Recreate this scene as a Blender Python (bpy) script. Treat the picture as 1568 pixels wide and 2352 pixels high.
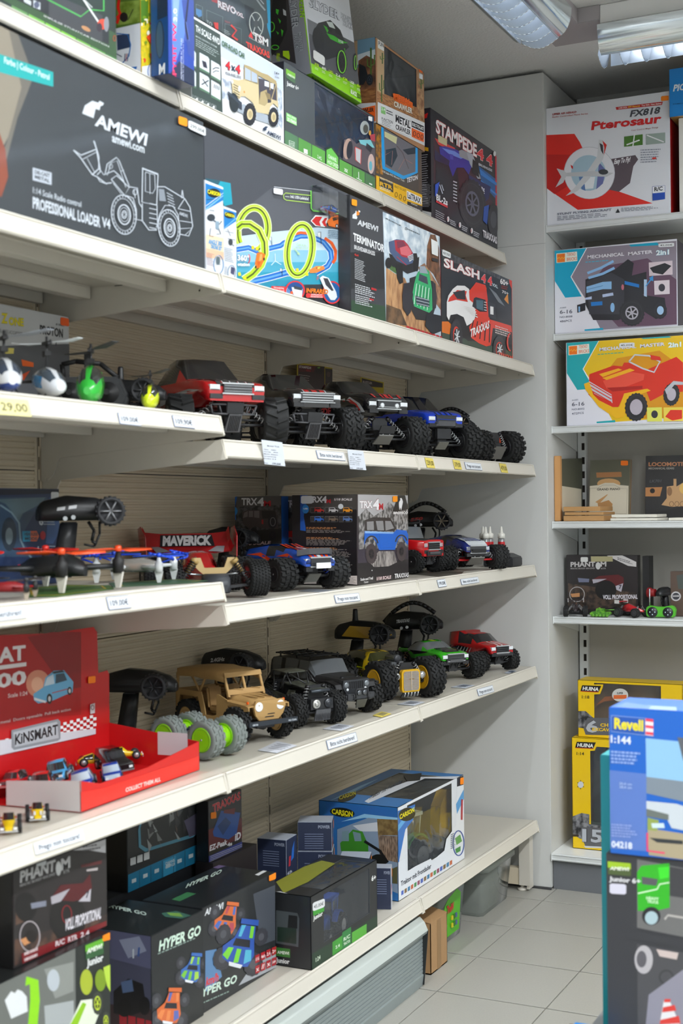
import bpy, bmesh, math, random
from mathutils import Vector, Matrix
for o in list(bpy.data.objects): bpy.data.objects.remove(o)
SC = bpy.context.scene
COL = SC.collection
# ---------------------------------------------------------------- camera
CF, CYAW, CPITCH, CROLL = 3117.066,0.456036,-0.0013625,-0.0102947
CO = Vector((1.8715,-1.3450,1.2755))
CFWD = Vector((-math.sin(CYAW)*math.cos(CPITCH), math.cos(CYAW)*math.cos(CPITCH), math.sin(CPITCH)))
_r = Vector((math.cos(CYAW), math.sin(CYAW),0)); _u = _r.cross(CFWD)
CRT = _r*math.cos(CROLL)+_u*math.sin(CROLL); CUP = -_r*math.sin(CROLL)+_u*math.cos(CROLL)
cd = bpy.data.cameras.new('camera'); cam = bpy.data.objects.new('camera', cd); COL.objects.link(cam)
cam.matrix_world = Matrix(((CRT.x, CUP.x, -CFWD.x, CO.x), (CRT.y, CUP.y, -CFWD.y, CO.y), (CRT.z, CUP.z, -CFWD.z, CO.z), (0,0,0,1)))
cd.sensor_width = 36; cd.lens = CF/2352*36; cd.clip_start = .05; cd.clip_end = 50
cd.dof.use_dof = True; cd.dof.focus_distance = 4.0; cd.dof.aperture_fstop = 5.0
SC.camera = cam
# ---------------------------------------------------------------- world, exposure
w = bpy.data.worlds.new('world'); SC.world = w; w.use_nodes = True
w.node_tree.nodes['Background'].inputs[0].default_value = (.85,.9,1,1)
w.node_tree.nodes['Background'].inputs[1].default_value = .25
SC.view_settings.view_transform = 'Standard'; SC.view_settings.look = 'None'
SC.view_settings.exposure = 0.15; SC.view_settings.gamma = 1
SC.view_settings.use_curve_mapping = False
SC.cycles.use_denoising = True
SC.cycles.max_bounces = 6; SC.cycles.diffuse_bounces = 4; SC.cycles.glossy_bounces = 3
SC.cycles.transmission_bounces = 4; SC.cycles.transparent_max_bounces = 12
SC.cycles.caustics_reflective = False; SC.cycles.caustics_refractive = False
# ---------------------------------------------------------------- lights: fluorescent fixtures along the aisle and across the shop, plus added ceiling fills
def lamp_or_fill(x, y, z, lx, ly, power, col=(.94,.975,1)):
    d = bpy.data.lights.new('lamp_or_fill_light','AREA'); d.shape = 'RECTANGLE'; d.size = lx; d.size_y = ly
    d.energy = power; d.color = col
    o = bpy.data.objects.new('lamp_or_fill_light', d); o.location = (x, y, z); COL.objects.link(o); return o
LP = 1.8
for x, y, lx, ly, p in ((.69,1.20,.10,1.2,13), (.69,-.10,.10,1.2,11), (.69,-1.5,.10,1.2,9), (1.85,2.63,1.2,.10,15), (2.95,2.63,1.2,.10,10),
                        (2.4,1.2,.14,1.2,20), (2.4,-.4,.14,1.2,24), (2.4,-2.0,.14,1.2,24), (3.5,.4,.14,1.2,16)):
    lamp_or_fill(x, y, 2.655, lx*.35 if x < 1 else lx, ly if x < 2 and ly > .5 or x > 2 else ly*.35, p*LP)
    up = lamp_or_fill(x, y, 2.672, lx, ly, p*LP*.30); up.rotation_euler = (math.pi, 0,0)  # added upward fill that brightens the ceiling, in place of light from the wings
# ---------------------------------------------------------------- helpers
def at(px, py, ax, val):
    """point where the view line of a photograph pixel meets an axis plane (used to measure the place)"""
    ax = 'xyz'.index(ax)
    d = CFWD*CF+CRT*(px-784)-CUP*(py-1176)
    return CO+d*((val-CO[ax])/d[ax])
def atp(px, py, P, N):
    d = CFWD*CF+CRT*(px-784)-CUP*(py-1176)
    return CO+d*((P-CO).dot(N)/d.dot(N))
def lin(c): return c/12.92 if c <= .04045 else ((c+.055)/1.055)**2.4
MATS = {}
def M(col, rough=.5, metal=0., coat=0., noise=0., emit=0., bump=0., bscale=200., alpha=1., trans=0.):
    """procedural principled material; col = 'rrggbb'"""
    k = (col, rough, metal, coat, noise, emit, bump, bscale, alpha, trans)
    if k in MATS: return MATS[k]
    m = bpy.data.materials.new('m_'+col); m.use_nodes = True; nt = m.node_tree
    b = nt.nodes['Principled BSDF']
    c = tuple(lin(int(col[i:i+2], 16)/255) for i in (0,2,4))+(1,)
    b.inputs['Base Color'].default_value = c
    b.inputs['Roughness'].default_value = rough; b.inputs['Metallic'].default_value = metal
    b.inputs['Coat Weight'].default_value = coat; b.inputs['Coat Roughness'].default_value = .08
    if noise:
        tc = nt.nodes.new('ShaderNodeTexCoord'); n = nt.nodes.new('ShaderNodeTexNoise'); n.inputs['Scale'].default_value = bscale*.3
        n.inputs['Detail'].default_value = 3
        mx = nt.nodes.new('ShaderNodeMix'); mx.data_type = 'RGBA'
        mx.inputs[6].default_value = c; mx.inputs[7].default_value = tuple(v*(1-noise) for v in c[:3])+(1,)
        nt.links.new(tc.outputs['Object'], n.inputs['Vector']); nt.links.new(n.outputs[0], mx.inputs[0]); nt.links.new(mx.outputs[2], b.inputs['Base Color'])
    if bump:
        tc = nt.nodes.new('ShaderNodeTexCoord'); n = nt.nodes.new('ShaderNodeTexNoise'); n.inputs['Scale'].default_value = bscale
        n.inputs['Detail'].default_value = 2
        bp = nt.nodes.new('ShaderNodeBump'); bp.inputs['Strength'].default_value = min(1, bump); bp.inputs['Distance'].default_value = .002*max(1, bump)
        nt.links.new(tc.outputs['Object'], n.inputs['Vector']); nt.links.new(n.outputs[0], bp.inputs['Height']); nt.links.new(bp.outputs[0], b.inputs['Normal'])
        nt.links.new(bp.outputs[0], b.inputs['Coat Normal'])
    if emit:
        b.inputs['Emission Color'].default_value = c; b.inputs['Emission Strength'].default_value = emit
    b.inputs['Alpha'].default_value = alpha; b.inputs['Transmission Weight'].default_value = trans
    MATS[k] = m; return m
def film(wrinkle=.6, scale=9., tint=.07, col='c8d0d8'):
    """thin clear packaging film: mostly see-through, glossy and slightly wavy"""
    k = ('film', wrinkle, scale, tint, col)
    if k in MATS: return MATS[k]
    wrinkle *= .5
    m = bpy.data.materials.new('clear_film'); m.use_nodes = True; nt = m.node_tree; nt.nodes.clear()
    o = nt.nodes.new('ShaderNodeOutputMaterial'); t = nt.nodes.new('ShaderNodeBsdfTransparent'); g = nt.nodes.new('ShaderNodeBsdfGlossy')
    g.inputs['Roughness'].default_value = .06; g.inputs['Color'].default_value = (.9,.93,1,1)
    d = nt.nodes.new('ShaderNodeBsdfDiffuse'); d.inputs[0].default_value = tuple(lin(int(col[i:i+2], 16)/255) for i in (0,2,4))+(1,)
    mx = nt.nodes.new('ShaderNodeMixShader'); mx2 = nt.nodes.new('ShaderNodeMixShader'); fr = nt.nodes.new('ShaderNodeFresnel'); fr.inputs[0].default_value = 1.38
    tc = nt.nodes.new('ShaderNodeTexCoord'); n = nt.nodes.new('ShaderNodeTexNoise'); n.inputs['Scale'].default_value = scale; n.inputs['Detail'].default_value = 1
    n.inputs['Distortion'].default_value = 1.2
    bp = nt.nodes.new('ShaderNodeBump'); bp.inputs['Strength'].default_value = wrinkle; bp.inputs['Distance'].default_value = .02
    L = nt.links.new
    L(tc.outputs['Object'], n.inputs['Vector']); L(n.outputs[0], bp.inputs['Height']); L(bp.outputs[0], g.inputs['Normal']); L(bp.outputs[0], fr.inputs['Normal'])
    mx2.inputs[0].default_value = tint; L(t.outputs[0], mx2.inputs[1]); L(d.outputs[0], mx2.inputs[2])
    L(fr.outputs[0], mx.inputs[0]); L(mx2.outputs[0], mx.inputs[1]); L(g.outputs[0], mx.inputs[2]); L(mx.outputs[0], o.inputs[0])
    MATS[k] = m; return m
def link(o, parent=None, label=None, cat=None, group=None, kind=None):
    COL.objects.link(o)
    if parent: o.parent = parent
    for k, v in (('label', label), ('category', cat), ('group', group), ('kind', kind)):
        if v: o[k] = v
    return o
def thing(name, label, cat, loc=(0,0,0), rz=0, group=None):
    o = bpy.data.objects.new(name, None); o.empty_display_size = .05; o.location = loc; o.rotation_euler = (0,0, rz)
    return link(o, None, label, cat, group)
class MB:
    """mesh collector: many shapes, several materials, ONE mesh object"""
    def __init__(s, T=None): s.v = []; s.f = []; s.m = []; s.mats = []; s.T = T or Matrix(); s.sm = []
    def mi(s, m):
        if m not in s.mats: s.mats.append(m)
        return s.mats.index(m)
    def add(s, vs, fs, m, smooth=False):
        b = len(s.v); i = s.mi(m)
        s.v += [s.T @ Vector(v) for v in vs]
        for f in fs: s.f.append([b+k for k in f]); s.m.append(i); s.sm.append(smooth)
        return s
    def box(s, c, d, m, R=None):
        x, y, z = (q/2 for q in d); c = Vector(c)
        vs = [Vector(p) for p in ((-x, -y, -z), (x, -y, -z), (x, y, -z), (-x, y, -z), (-x, -y, z), (x, -y, z), (x, y, z), (-x, y, z))]
        if R is not None: vs = [R @ p for p in vs]
        return s.add([c+p for p in vs], [(0,3,2,1), (4,5,6,7), (0,1,5,4), (1,2,6,5), (2,3,7,6), (3,0,4,7)], m)
    def bb(s, a, b, m):
        return s.box([(a[i]+b[i])/2 for i in range(3)], [abs(a[i]-b[i]) for i in range(3)], m)
    def poly(s, pts, m): return s.add(pts, [tuple(range(len(pts)))], m)
    def prism(s, pts, e, m, smooth=False):
        """closed outline pts swept along vector e"""
        n = len(pts); e = Vector(e); P = [Vector(p) for p in pts]
        s.add(P+[p+e for p in P], [tuple(range(n))[::-1], tuple(range(n, 2*n))], m)
        return s.add(P+[p+e for p in P], [(i, (i+1) % n, n+(i+1) % n, n+i) for i in range(n)], m, smooth)
    def loft(s, rings, m, caps=True, closed=True, smooth=True, bands=None):
        n = len(rings[0]); vs = [p for r in rings for p in r]
        for j in range(len(rings)-1):
            for i in range(n if closed else n-1):
                k = (i+1) % n
                mm = m if bands is None else (bands(j, i) or m)
                ii = s.mi(mm); b = None
                s.f.append([len(s.v)+q for q in (j*n+i, j*n+k, (j+1)*n+k, (j+1)*n+i)]); s.m.append(ii); s.sm.append(smooth)
        if caps:
            s.f.append([len(s.v)+q for q in range(n)][::-1]); s.m.append(s.mi(m)); s.sm.append(False)
            s.f.append([len(s.v)+(len(rings)-1)*n+q for q in range(n)]); s.m.append(s.mi(m)); s.sm.append(False)
        s.v += [s.T @ Vector(v) for v in vs]; return s
    def tube(s, a, b, r, m, r2=None, n=10, caps=True):
        a = Vector(a); b = Vector(b); d = (b-a)
        if d.length < 1e-9: return s
        q = d.normalized().to_track_quat('Z','Y').to_matrix(); r2 = r if r2 is None else r2
        c = [Vector((math.cos(2*math.pi*i/n), math.sin(2*math.pi*i/n),0)) for i in range(n)]
        return s.loft([[a+q@(p*r) for p in c], [b+q@(p*r2) for p in c]], m, caps)
    def path(s, pts, r, m, n=8, closed=False):
        P = [Vector(p) for p in pts]
        for i in range(len(P)-1+(1 if closed else 0)): s.tube(P[i], P[(i+1) % len(P)], r, m, n=n)
        return s
    def lathe(s, prof, m, axis='z', n=20, c=(0,0,0), smooth=True, bands=None, closed_prof=False):
        """prof: list of (r, h)"""
        c = Vector(c); rings = []
        for r, h in prof:
            ring = []
            for i in range(n):
                a = 2*math.pi*i/n; x, y = r*math.cos(a), r*math.sin(a)
                ring.append(c+Vector({'z': (x, y, h),'y': (x, h, y),'x': (h, x, y)}[axis]))
            rings.append(ring)
        return s.loft(rings, m, caps=not closed_prof, smooth=smooth, bands=bands)
    def ball(s, c, r, m, n=10, sc=(1,1,1)):
        c = Vector(c); R = []
        for j in range(n//2+1):
            t = math.pi*j/(n//2); t = min(max(t, .05), math.pi-.05)
            R.append([c+Vector((r*sc[0]*math.sin(t)*math.cos(2*math.pi*i/n), r*sc[1]*math.sin(t)*math.sin(2*math.pi*i/n), r*sc[2]*math.cos(t))) for i in range(n)])
        return s.loft(R, m)
    def spring(s, a, b, r, m, turns=6, wr=.0012, n=5):
        a = Vector(a); b = Vector(b); d = b-a; q = d.normalized().to_track_quat('Z','Y').to_matrix()
        N = turns*8; R = []
        for i in range(N+1):
            t = 2*math.pi*i/8; c = a+d*(i/N); e = q@Vector((math.cos(t), math.sin(t),0))
            R.append([c+e*(r+wr*math.cos(2*math.pi*k/n))+d.normalized()*wr*math.sin(2*math.pi*k/n) for k in range(n)])
        return s.loft(R, m)
    def mesh(s, name):
        me = bpy.data.meshes.new(name); me.from_pydata([tuple(v) for v in s.v], [], s.f)
        for m in s.mats: me.materials.append(m)
        me.polygons.foreach_set('material_index', s.m); me.polygons.foreach_set('use_smooth', s.sm); me.update()
        return me
    def build(s, name, parent=None, bevel=0, fix=True, **tags):
        me = s.mesh(name)
        if fix:
            bm = bmesh.new(); bm.from_mesh(me); bmesh.ops.remove_doubles(bm, verts=bm.verts, dist=1e-6) if bevel else None
            bmesh.ops.recalc_face_normals(bm, faces=bm.faces)
            if bevel: bmesh.ops.bevel(bm, geom=[e for e in bm.edges if e.is_manifold and e.calc_face_angle(0) > .5], offset=bevel, segments=2, affect='EDGES', clamp_overlap=True)
            bm.to_mesh(me); bm.free()
        o = bpy.data.objects.new(name, me); return link(o, parent, **tags)
def Rz(a): return Matrix.Rotation(a, 3,'Z')
def place(x, y, z, rz=0, s=1): return Matrix.Translation((x, y, z)) @ Matrix.Rotation(rz, 4,'Z') @ Matrix.Scale(s, 4)
def copy_tree(o, parent=None):
    c = o.copy(); COL.objects.link(c); c.parent = parent
    for ch in list(o.children): copy_tree(ch, c)
    return c
# ---------------------------------------------------------------- the room
CREAM = M('d2cdc2',.42, noise=.05, bscale=60); CREAM2 = M('d3cec3',.38); SHELFTOP = M('c6c1b5',.36, noise=.05, bscale=40)
PANEL = M('d8cbb2',.5, noise=.05, bscale=30); WALLG = M('c9cac8',.6, noise=.03, bscale=20)
DECK = dict(A=2.134, B=1.753, C=1.419, D=1.085, E=.747, F=.234)
CEIL = 2.744
b = MB(); b.bb((-.3,-3.2, CEIL), (4.6,3.8, CEIL+.1), M('dededc',.8, bump=1.4, bscale=120)); b.build('ceiling', kind='structure')
# floor: grout bed with every tile on it
fl = MB().bb((-.3,-3.2,-.06), (4.6,3.8,-.005), M('7d7a72',.9)).build('floor', kind='structure')
tm = MB(); t_ = .1480
tm.loft([[(-t_, -t_, -.005), (t_, -t_, -.005), (t_, t_, -.005), (-t_, t_, -.005)], [(-t_, -t_, -.001), (t_, -t_, -.001), (t_, t_, -.001), (-t_, t_, -.001)],
         [(-t_+.001,-t_+.001,0), (t_-.001,-t_+.001,0), (t_-.001, t_-.001,0), (-t_+.001, t_-.001,0)]], M('a6a49c',.42, noise=.16, bscale=700), smooth=False)
tme = tm.mesh('tile')
random.seed(4)
for i in range(14):
    for j in range(18):
        x = .505+.299*(i-2)+.1495; y = 2.893-.3035*(j-2)+.15
        if x < -.2 or y > 3.4: continue
        o = bpy.data.objects.new('tile', tme); o.location = (x, y-.3,0); link(o, fl)
MB().bb((-.13,-3.2,0), (-.03,3.8, CEIL), WALLG).build('wall_left', kind='structure')
MB().bb((-.03,3.03,.004), (.493,3.8, CEIL-.012), WALLG).build('wall_end', bevel=.003, kind='structure')
MB().bb((.493,3.42,0), (4.6,3.5, CEIL), WALLG).build('wall_back', kind='structure')
MB().bb((4.5,-3.2,0), (4.6,3.42, CEIL), WALLG).build('wall_right', kind='structure')
MB().bb((-.03,-3.2,0), (4.5,-3.1, CEIL), WALLG).build('wall_front', kind='structure')
MB().bb((-.03,3.022,0), (.4935,3.0301,.006), M('3a3a3c',.7)).build('baseboard_end', kind='structure')
MB().bb((-.03,3.0292,2.16), (.494,3.0302,2.1612), M('9a9b9a',.7)).build('trim_1', kind='structure')

# ---------------------------------------------------------------- long gondola shelving on the left
gon = thing('gondola_shelving','long cream metal shelving with six levels and ribbed back panels along the left wall','shelving', (0,0,0))
SLOT = M('1d1712',.9)
for yj in (0,1,2,3):
    u = MB(); y0 = yj-.006 if yj < 3 else yj-.012
    u.bb((-.028, y0-.014,.02), (-.001, y0+.014,2.7), PANEL)
    u.bb((-.0025, y0-.0045,.1), (-.0004, y0-.0035,2.6), SLOT)
    for k in range(52): u.bb((-.0012, y0-.001,.12+.05*k), (-.0004, y0+.002,.147+.05*k), M('5a4d3c',.8))
    u.bb((-.02, y0-.014,.02), (.435, y0+.014,.075), PANEL)
    u.bb((.40, y0-.018,.02), (.437, y0+.018,.19), CREAM)
    u.bb((.425, y0-.014,.008), (.434, y0+.03,.02), CREAM2) if yj == 3 else None
    u.lathe([(.016,0), (.016,.007), (.006,.009), (.006,.03)], CREAM2,'z',14,(.405, y0,.0))
    u.build('upright', gon)
seams = [.2,.605,.986,1.367,1.748,2.13,2.70]
for yj in (0,1,2):
    for k in range(6):
        a, c = seams[k]+.0012, seams[k+1]-.0012; n = int((c-a)/.0127); q = MB()
        st = (c-a)/n; prof = []
        for i in range(n):
            z = a+i*st
            prof += [(0, z), (0, z+st*.42), (-.0028, z+st*.62), (-.0028, z+st*.84)]
        prof.append((0, c))
        y0, y1 = yj+.004, yj+.984
        q.loft([[(x, y0, z) for x, z in prof], [(x, y1, z) for x, z in prof]], PANEL, caps=False, closed=False, smooth=False)
        q.bb((-.02, y0, a), (-.0035, y1, c), PANEL)
        q.build('back_panel', gon, fix=False)
def shelf(lv, yj, dz=0, depth=.463, deck=None, left_open=False):
    zd = (deck or DECK[lv])+dz; d = depth
    y0, y1 = yj-.997+1-.001, yj+.999
    y0 = yj+.003; y1 = yj+.997
    s = MB(); s.bb((.004, y0, zd-.003), (d-.018, y1, zd), SHELFTOP)
    s.bb((d-.0205, y0+.002, zd-.0016), (d-.0195, y1-.002, zd+.0004), M('8d8678',.6))
    o = s.build('shelf', gon)
    for xx in (.018,.143,.332):
        if xx > d-.05: continue
        w_ = .030 if xx > .1 else .016
        c = MB().bb((xx-w_, y0+.006, zd-.0275), (xx, y1-.006, zd-.0032), CREAM)
        c.bb((xx-w_-.012, y0+.02, zd-.0055), (xx+.012, y1-.02, zd-.0032), CREAM)
        c.build('stiffener', o, bevel=.0012)
    # ticket rail: top lip, slanting face, bottom return
    P = [(d-.018, zd-.003), (d-.018, zd), (d-.0105, zd+.0008), (d-.0015, zd-.031), (d-.003, zd-.034), (d-.012, zd-.0335), (d-.012, zd-.0315), (d-.0045, zd-.0315), (d-.0125, zd-.003)]
    MB().prism([(x, y0+.0015, z) for x, z in P], (0, y1-y0-.003,0), CREAM2).build('price_rail', o)
    r_ = MB(); r_.prism([(d-.0125, y0+.0015, zd-.001), (d-.0105, y0+.0015, zd+.0022), (d-.0085, y0+.0015, zd-.001)], (0, y1-y0-.003,0), CREAM2)
    r_.prism([(d-.0045, y0+.0015, zd-.029), (d-.0003, y0+.0015, zd-.0315), (d-.0025, y0+.0015, zd-.035)], (0, y1-y0-.003,0), CREAM2)
    r_.build('rail_edge', o)
    Q = [(d-.020,0), (d-.0105,.0012), (d+.0003,-.037), (d-.0015,-.0395), (d-.006,-.0398), (.052,-.073), (.044,-.088), (.036,-.108), (.026,-.116), (.020,-.120), (.017,-.112), (.014,-.121), (.003,-.122), (.003,-.004)]
    for side, yy in ((0, y0-.0024), (1, y1)):
        e = MB().prism([(x, yy, zd+z) for x, z in Q], (0,.0024,0), CREAM)
        # flange turned over the end of the rail
        sg = 1 if side == 0 else -1
        yb = yy+.0024 if side == 0 else yy
        e.prism([(d-.0095, yb, zd+.0012), (d-.0075, yb, zd+.0012), (d+.0012, yb, zd-.037), (d-.0005, yb, zd-.0385)], (0, sg*.0045,0), CREAM2)
        e.prism([(d-.030, yb, zd-.004), (d-.026, yb, zd-.004), (d-.030, yb, zd-.030), (d-.034, yb, zd-.030)], (0, sg*.0015,0), CREAM2)
        e.lathe([(.0022,0), (.0022,.0006)], M('f1ece0',.3),'y',8,(d-.055, yb, zd-.030))
        for xh in (.30,.20,.11): e.bb((xh, yb-.0003*sg, zd-.0045), (xh+.02, yb+.0004*sg, zd-.003), SLOT)
        e.build('bracket', o)
    return o
for yj in (0,1,2):
    shelf('A', yj, depth=.3685)
    for lv in 'BCDEF':
        shelf(lv, yj, dz=.047 if (lv in 'CD' and yj == 0) else 0)

# slatted aluminium plinth front, pulled out and leaning, below the near bays
AL = M('98a3a4',.38, metal=.25, noise=.04); AL2 = M('c6cecb',.34, metal=.2)
pf = thing('plinth_front','grey ribbed aluminium plinth panel leaning out below the bottom shelf','panel', (.455,1.5,0))
def plx(z): return -.002+.0*z
y0, y1 = -2.6,.505
P = [(-.008,.0), (.0,.0), (.004,.030), (.0,.034)]
z = .036
while z < .135:
    P += [(.002, z), (.002, z+.0075), (-.0005, z+.0085), (-.0005, z+.0100)]; z += .0102
P += [(.004,.139), (.014,.142), (.017,.150), (.008,.170), (-.006,.184), (-.016,.183), (-.010,.176), (.000,.166), (.003,.152), (-.006,.143)]
MB().prism([(x-(.03*.0), y0, zz) for x, zz in P], (0, y1-y0,0), AL).build('slatted_face', pf)
MB().prism([(.0155, y0,.1505), (.0178, y0,.1512), (.0086, y0,.1712), (-.0055, y0,.1852), (-.0062, y0,.1838), (.0078, y0,.1702)], (0, y1-y0,0), AL2).build('top_lip', pf)
MB().prism([(-.0075, y1,.003), (.0045, y1,.003), (.0175, y1,.150), (-.004, y1,.183), (-.016, y1,.183)], (0,.003,0), M('23282a',.6)).build('end_cap', pf)
# ---------------------------------------------------------------- right-hand wall shelving
WS = M('d3d6d6',.45, noise=.03); WS2 = M('e2e5e5',.35); BK = M('a8a59d',.55, noise=.03)
ws = thing('wall_shelving','pale grey metal wall shelving with seven levels against the back wall','shelving', (.493,3.4,0))
YB = 3.39
RS = [(2.221,3.040), (1.866,3.110), (1.550,3.076), (1.230,3.073), (.910,3.072), (.122,3.027)]
def rel(b): b.T = Matrix.Translation((-.493,-3.4,0)); return b
rel(MB()).bb((.497, YB, .1), (3.4, YB+.01,2.6), BK).build('back_panel', ws)
for xu in (.512,1.512,2.512):
    u = rel(MB()); u.bb((xu-.013, YB-.022,.1), (xu+.017, YB-.0005,2.62), WS)
    for k in range(50):
        u.bb((xu+.002, YB-.0232,.13+.05*k), (xu+.012, YB-.0219,.155+.05*k), SLOT)
    u.build('upright', ws)
for zt, yf in RS:
    for k in range(3):
        x0, x1 = (.494,1.5) if k == 0 else (.502+k, 1.5+k)
        s = rel(MB()); s.bb((x0, yf+.006, zt-.003), (x1, YB-.022, zt), WS2)
        s.bb((x0+.01, yf+.02, zt-.022), (x1-.01, YB-.03, zt-.003), WS) if False else None
        o = s.build('shelf', ws)
        P = [(yf+.006, zt), (yf, zt-.001), (yf-.002, zt-.004), (yf+.001, zt-.006), (yf+.001, zt-.017), (yf-.002, zt-.019), (yf, zt-.023), (yf+.012, zt-.023), (yf+.012, zt-.003)]
        rel(MB()).prism([(x0+.002, y, z) for y, z in P], (x1-x0-.004,0,0), WS).build('price_rail', o)
        rel(MB()).bb((x0+.0005, yf-.003, zt-.0245), (x0+.003, yf+.01, zt+.0005), WS2).build('rail_end', o)
        for xx in (x0+.001, x1-.0035):
            Q = [(yf+.004, zt-.003), (yf+.004, zt-.022), (YB-.022, zt-.075), (YB-.022, zt-.003)]
            rel(MB()).prism([(xx, y, z) for y, z in Q], (.0025,0,0), WS).build('bracket', o)
rel(MB()).bb((.496,3.045,.0), (3.4,3.06,.098), M('6d7075',.5)).build('plinth', ws)
# ---------------------------------------------------------------- ceiling light fixtures in an L
CHR = M('dfe6ea',.12, metal=.9); CHR2 = M('c8d4e2',.3, metal=.5, coat=.3); HOUS = M('a39ea0',.5)
TUBE = M('ffffff',.3, emit=3.0)
def fixture(name, label, cx, cy, L, axis):
    """twin-wing louvre fixture; runs along +axis from (cx,cy)"""
    t = thing(name, label, 'ceiling light', (cx, cy, CEIL),0 if axis == 'y' else -math.pi/2, group=None)
    # local: runs along -y, cross-section in x,z with z down from the ceiling
    h = MB().bb((-.065,-L, -.055), (.065,0,-.0005), M('e4e4e2',.4)); h.bb((-.03,-L+.01,-.075), (.03,-.01,-.055), CHR); h.build('housing', t, bevel=.002)
    MB().tube((-.022,-L+.03,-.098), (-.022,-.03,-.098),.011, TUBE, n=12).tube((.022,-L+.03,-.098), (.022,-.03,-.098),.011, TUBE, n=12).build('fluorescent_tube', t)
    # central basket: side rails and curved cross blades
    n = int(L/.062)
    br = MB()
    for s in (-1,1):
        br.bb((s*.055-.0012,-L, -.145), (s*.055+.0012,0,-.094), CHR2)
    br.build('side_rail', t)
    bl = MB()
    for i in range(n+1):
        y = -.002-i*(L-.004)/n
        top = [(-.055+.11*k/8, y, -.094) for k in range(9)]
        bot = [(-.055+.11*k/8, y+.012,-.141-.022*math.sin(math.pi*k/8)) for k in range(9)]
        for k in range(8): bl.add([top[k], top[k+1], bot[k+1], bot[k]], [(0,1,2,3)], CHR2, True)
        bl.path([bot[k] for k in range(9)], .0009, CHR, n=4)
    bl.build('cross_blades', t, fix=False)
    for s in (-1,1):
        wg = MB(); N = 6; cs = []
        for k in range(N+1):
            a = k/N; cs.append((s*(.056+.040*math.sin(a*math.pi/2)),-.142+.075*(1-math.cos(a*math.pi/2))))
        wg.loft([[(x, -L, z) for x, z in cs], [(x, 0, z) for x, z in cs]], CHR, caps=False, closed=False)
        m = int(L/.08)
        for i in range(m+1):
            y = -.001-i*(L-.002)/m
            wg.add([(x, y, z) for x, z in cs]+[(s*.056, y, -.067)], [tuple(range(N+2))], CHR2)
            if i < m:
                for kk in range(3):
                    yy = y-.02-kk*.02
                    wg.add([(s*.06, yy, -.125), (s*.088, yy-.012,-.095), (s*.06, yy-.02,-.07)], [(0,1,2)], CHR)
        wg.build('wing_reflector', t, fix=False)
    return t
fixture('ceiling_light','bright louvred ceiling light running towards the grey end wall',.692,2.36,2.9,'y')
t = fixture('ceiling_light','bright louvred ceiling light above the white boxed toy plane on the right',.815,2.62,2.4,'x')
t.rotation_euler = (0,0, math.pi/2)
cn = thing('corner_joint','flat grey L-shaped joint plate between the two ceiling lights','light joint', (.70,2.6, CEIL))
MB().prism([(-.07,.117,-.045), (-.07,-.24,-.045), (.05,-.24,-.045), (.05,-.05,-.045), (.115,-.05,-.045), (.115,.117,-.045)], (0,0,.0445), HOUS).build('joint_plate', cn, bevel=.0015)
for (x, y, a) in ((2.4,1.8,0), (2.4,.2,0), (2.4,-1.4,0)):
    pass
# ---------------------------------------------------------------- printed cartons
_tc = bpy.data.curves.new('t','FONT'); _to = bpy.data.objects.new('t', _tc); _tcache = {}
def glyphs(s, bold=0., res=1):
    k = (s, bold, res)
    if k not in _tcache:
        _tc.body = s; _tc.offset = bold; _tc.resolution_u = res+1; _tc.size = 1
        me = bpy.data.meshes.new_from_object(_to)
        vs = [(v.co.x, v.co.y) for v in me.vertices]; fs = [tuple(p.vertices) for p in me.polygons]
        bpy.data.meshes.remove(me)
        if vs:
            x0 = min(v[0] for v in vs); x1 = max(v[0] for v in vs)
            hh = .729 if any(c.isupper() or c.isdigit() or c in 'bdfhklt' for c in s) else .54
            vs = [((x-x0)/max(1e-6, x1-x0), y/hh) for x, y in vs]
        _tcache[k] = (vs, fs)
    return _tcache[k]
def N2(c1, c2, scale=30, rough=.35, detail=4, sharp=.1, stretch=(1,1,1)):
    """printed photo texture: two ink colours mixed by noise"""
    k = ('n2', c1, c2, scale, rough, stretch)
    if k in MATS: return MATS[k]
    m = bpy.data.materials.new('print'); m.use_nodes = True; nt = m.node_tree; b = nt.nodes['Principled BSDF']
    cc = [tuple(lin(int(c[i:i+2], 16)/255) for i in (0,2,4))+(1,) for c in (c1, c2)]
    tc = nt.nodes.new('ShaderNodeTexCoord'); mp = nt.nodes.new('ShaderNodeMapping'); mp.inputs['Scale'].default_value = stretch
    n = nt.nodes.new('ShaderNodeTexNoise'); n.inputs['Scale'].default_value = scale; n.inputs['Detail'].default_value = detail
    r = nt.nodes.new('ShaderNodeValToRGB'); r.color_ramp.elements[0].position = .5-sharp; r.color_ramp.elements[1].position = .5+sharp
    r.color_ramp.elements[0].color = cc[0]; r.color_ramp.elements[1].color = cc[1]
    L = nt.links.new; L(tc.outputs['Object'], mp.inputs[0]); L(mp.outputs[0], n.inputs['Vector']); L(n.outputs[0], r.inputs[0]); L(r.outputs[0], b.inputs['Base Color'])
    b.inputs['Roughness'].default_value = rough; b.inputs['Coat Weight'].default_value = .25; b.inputs['Coat Roughness'].default_value = .15
    MATS[k] = m; return m
def INK(c): return M(c, .42, coat=.22) if isinstance(c, str) else c
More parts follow.
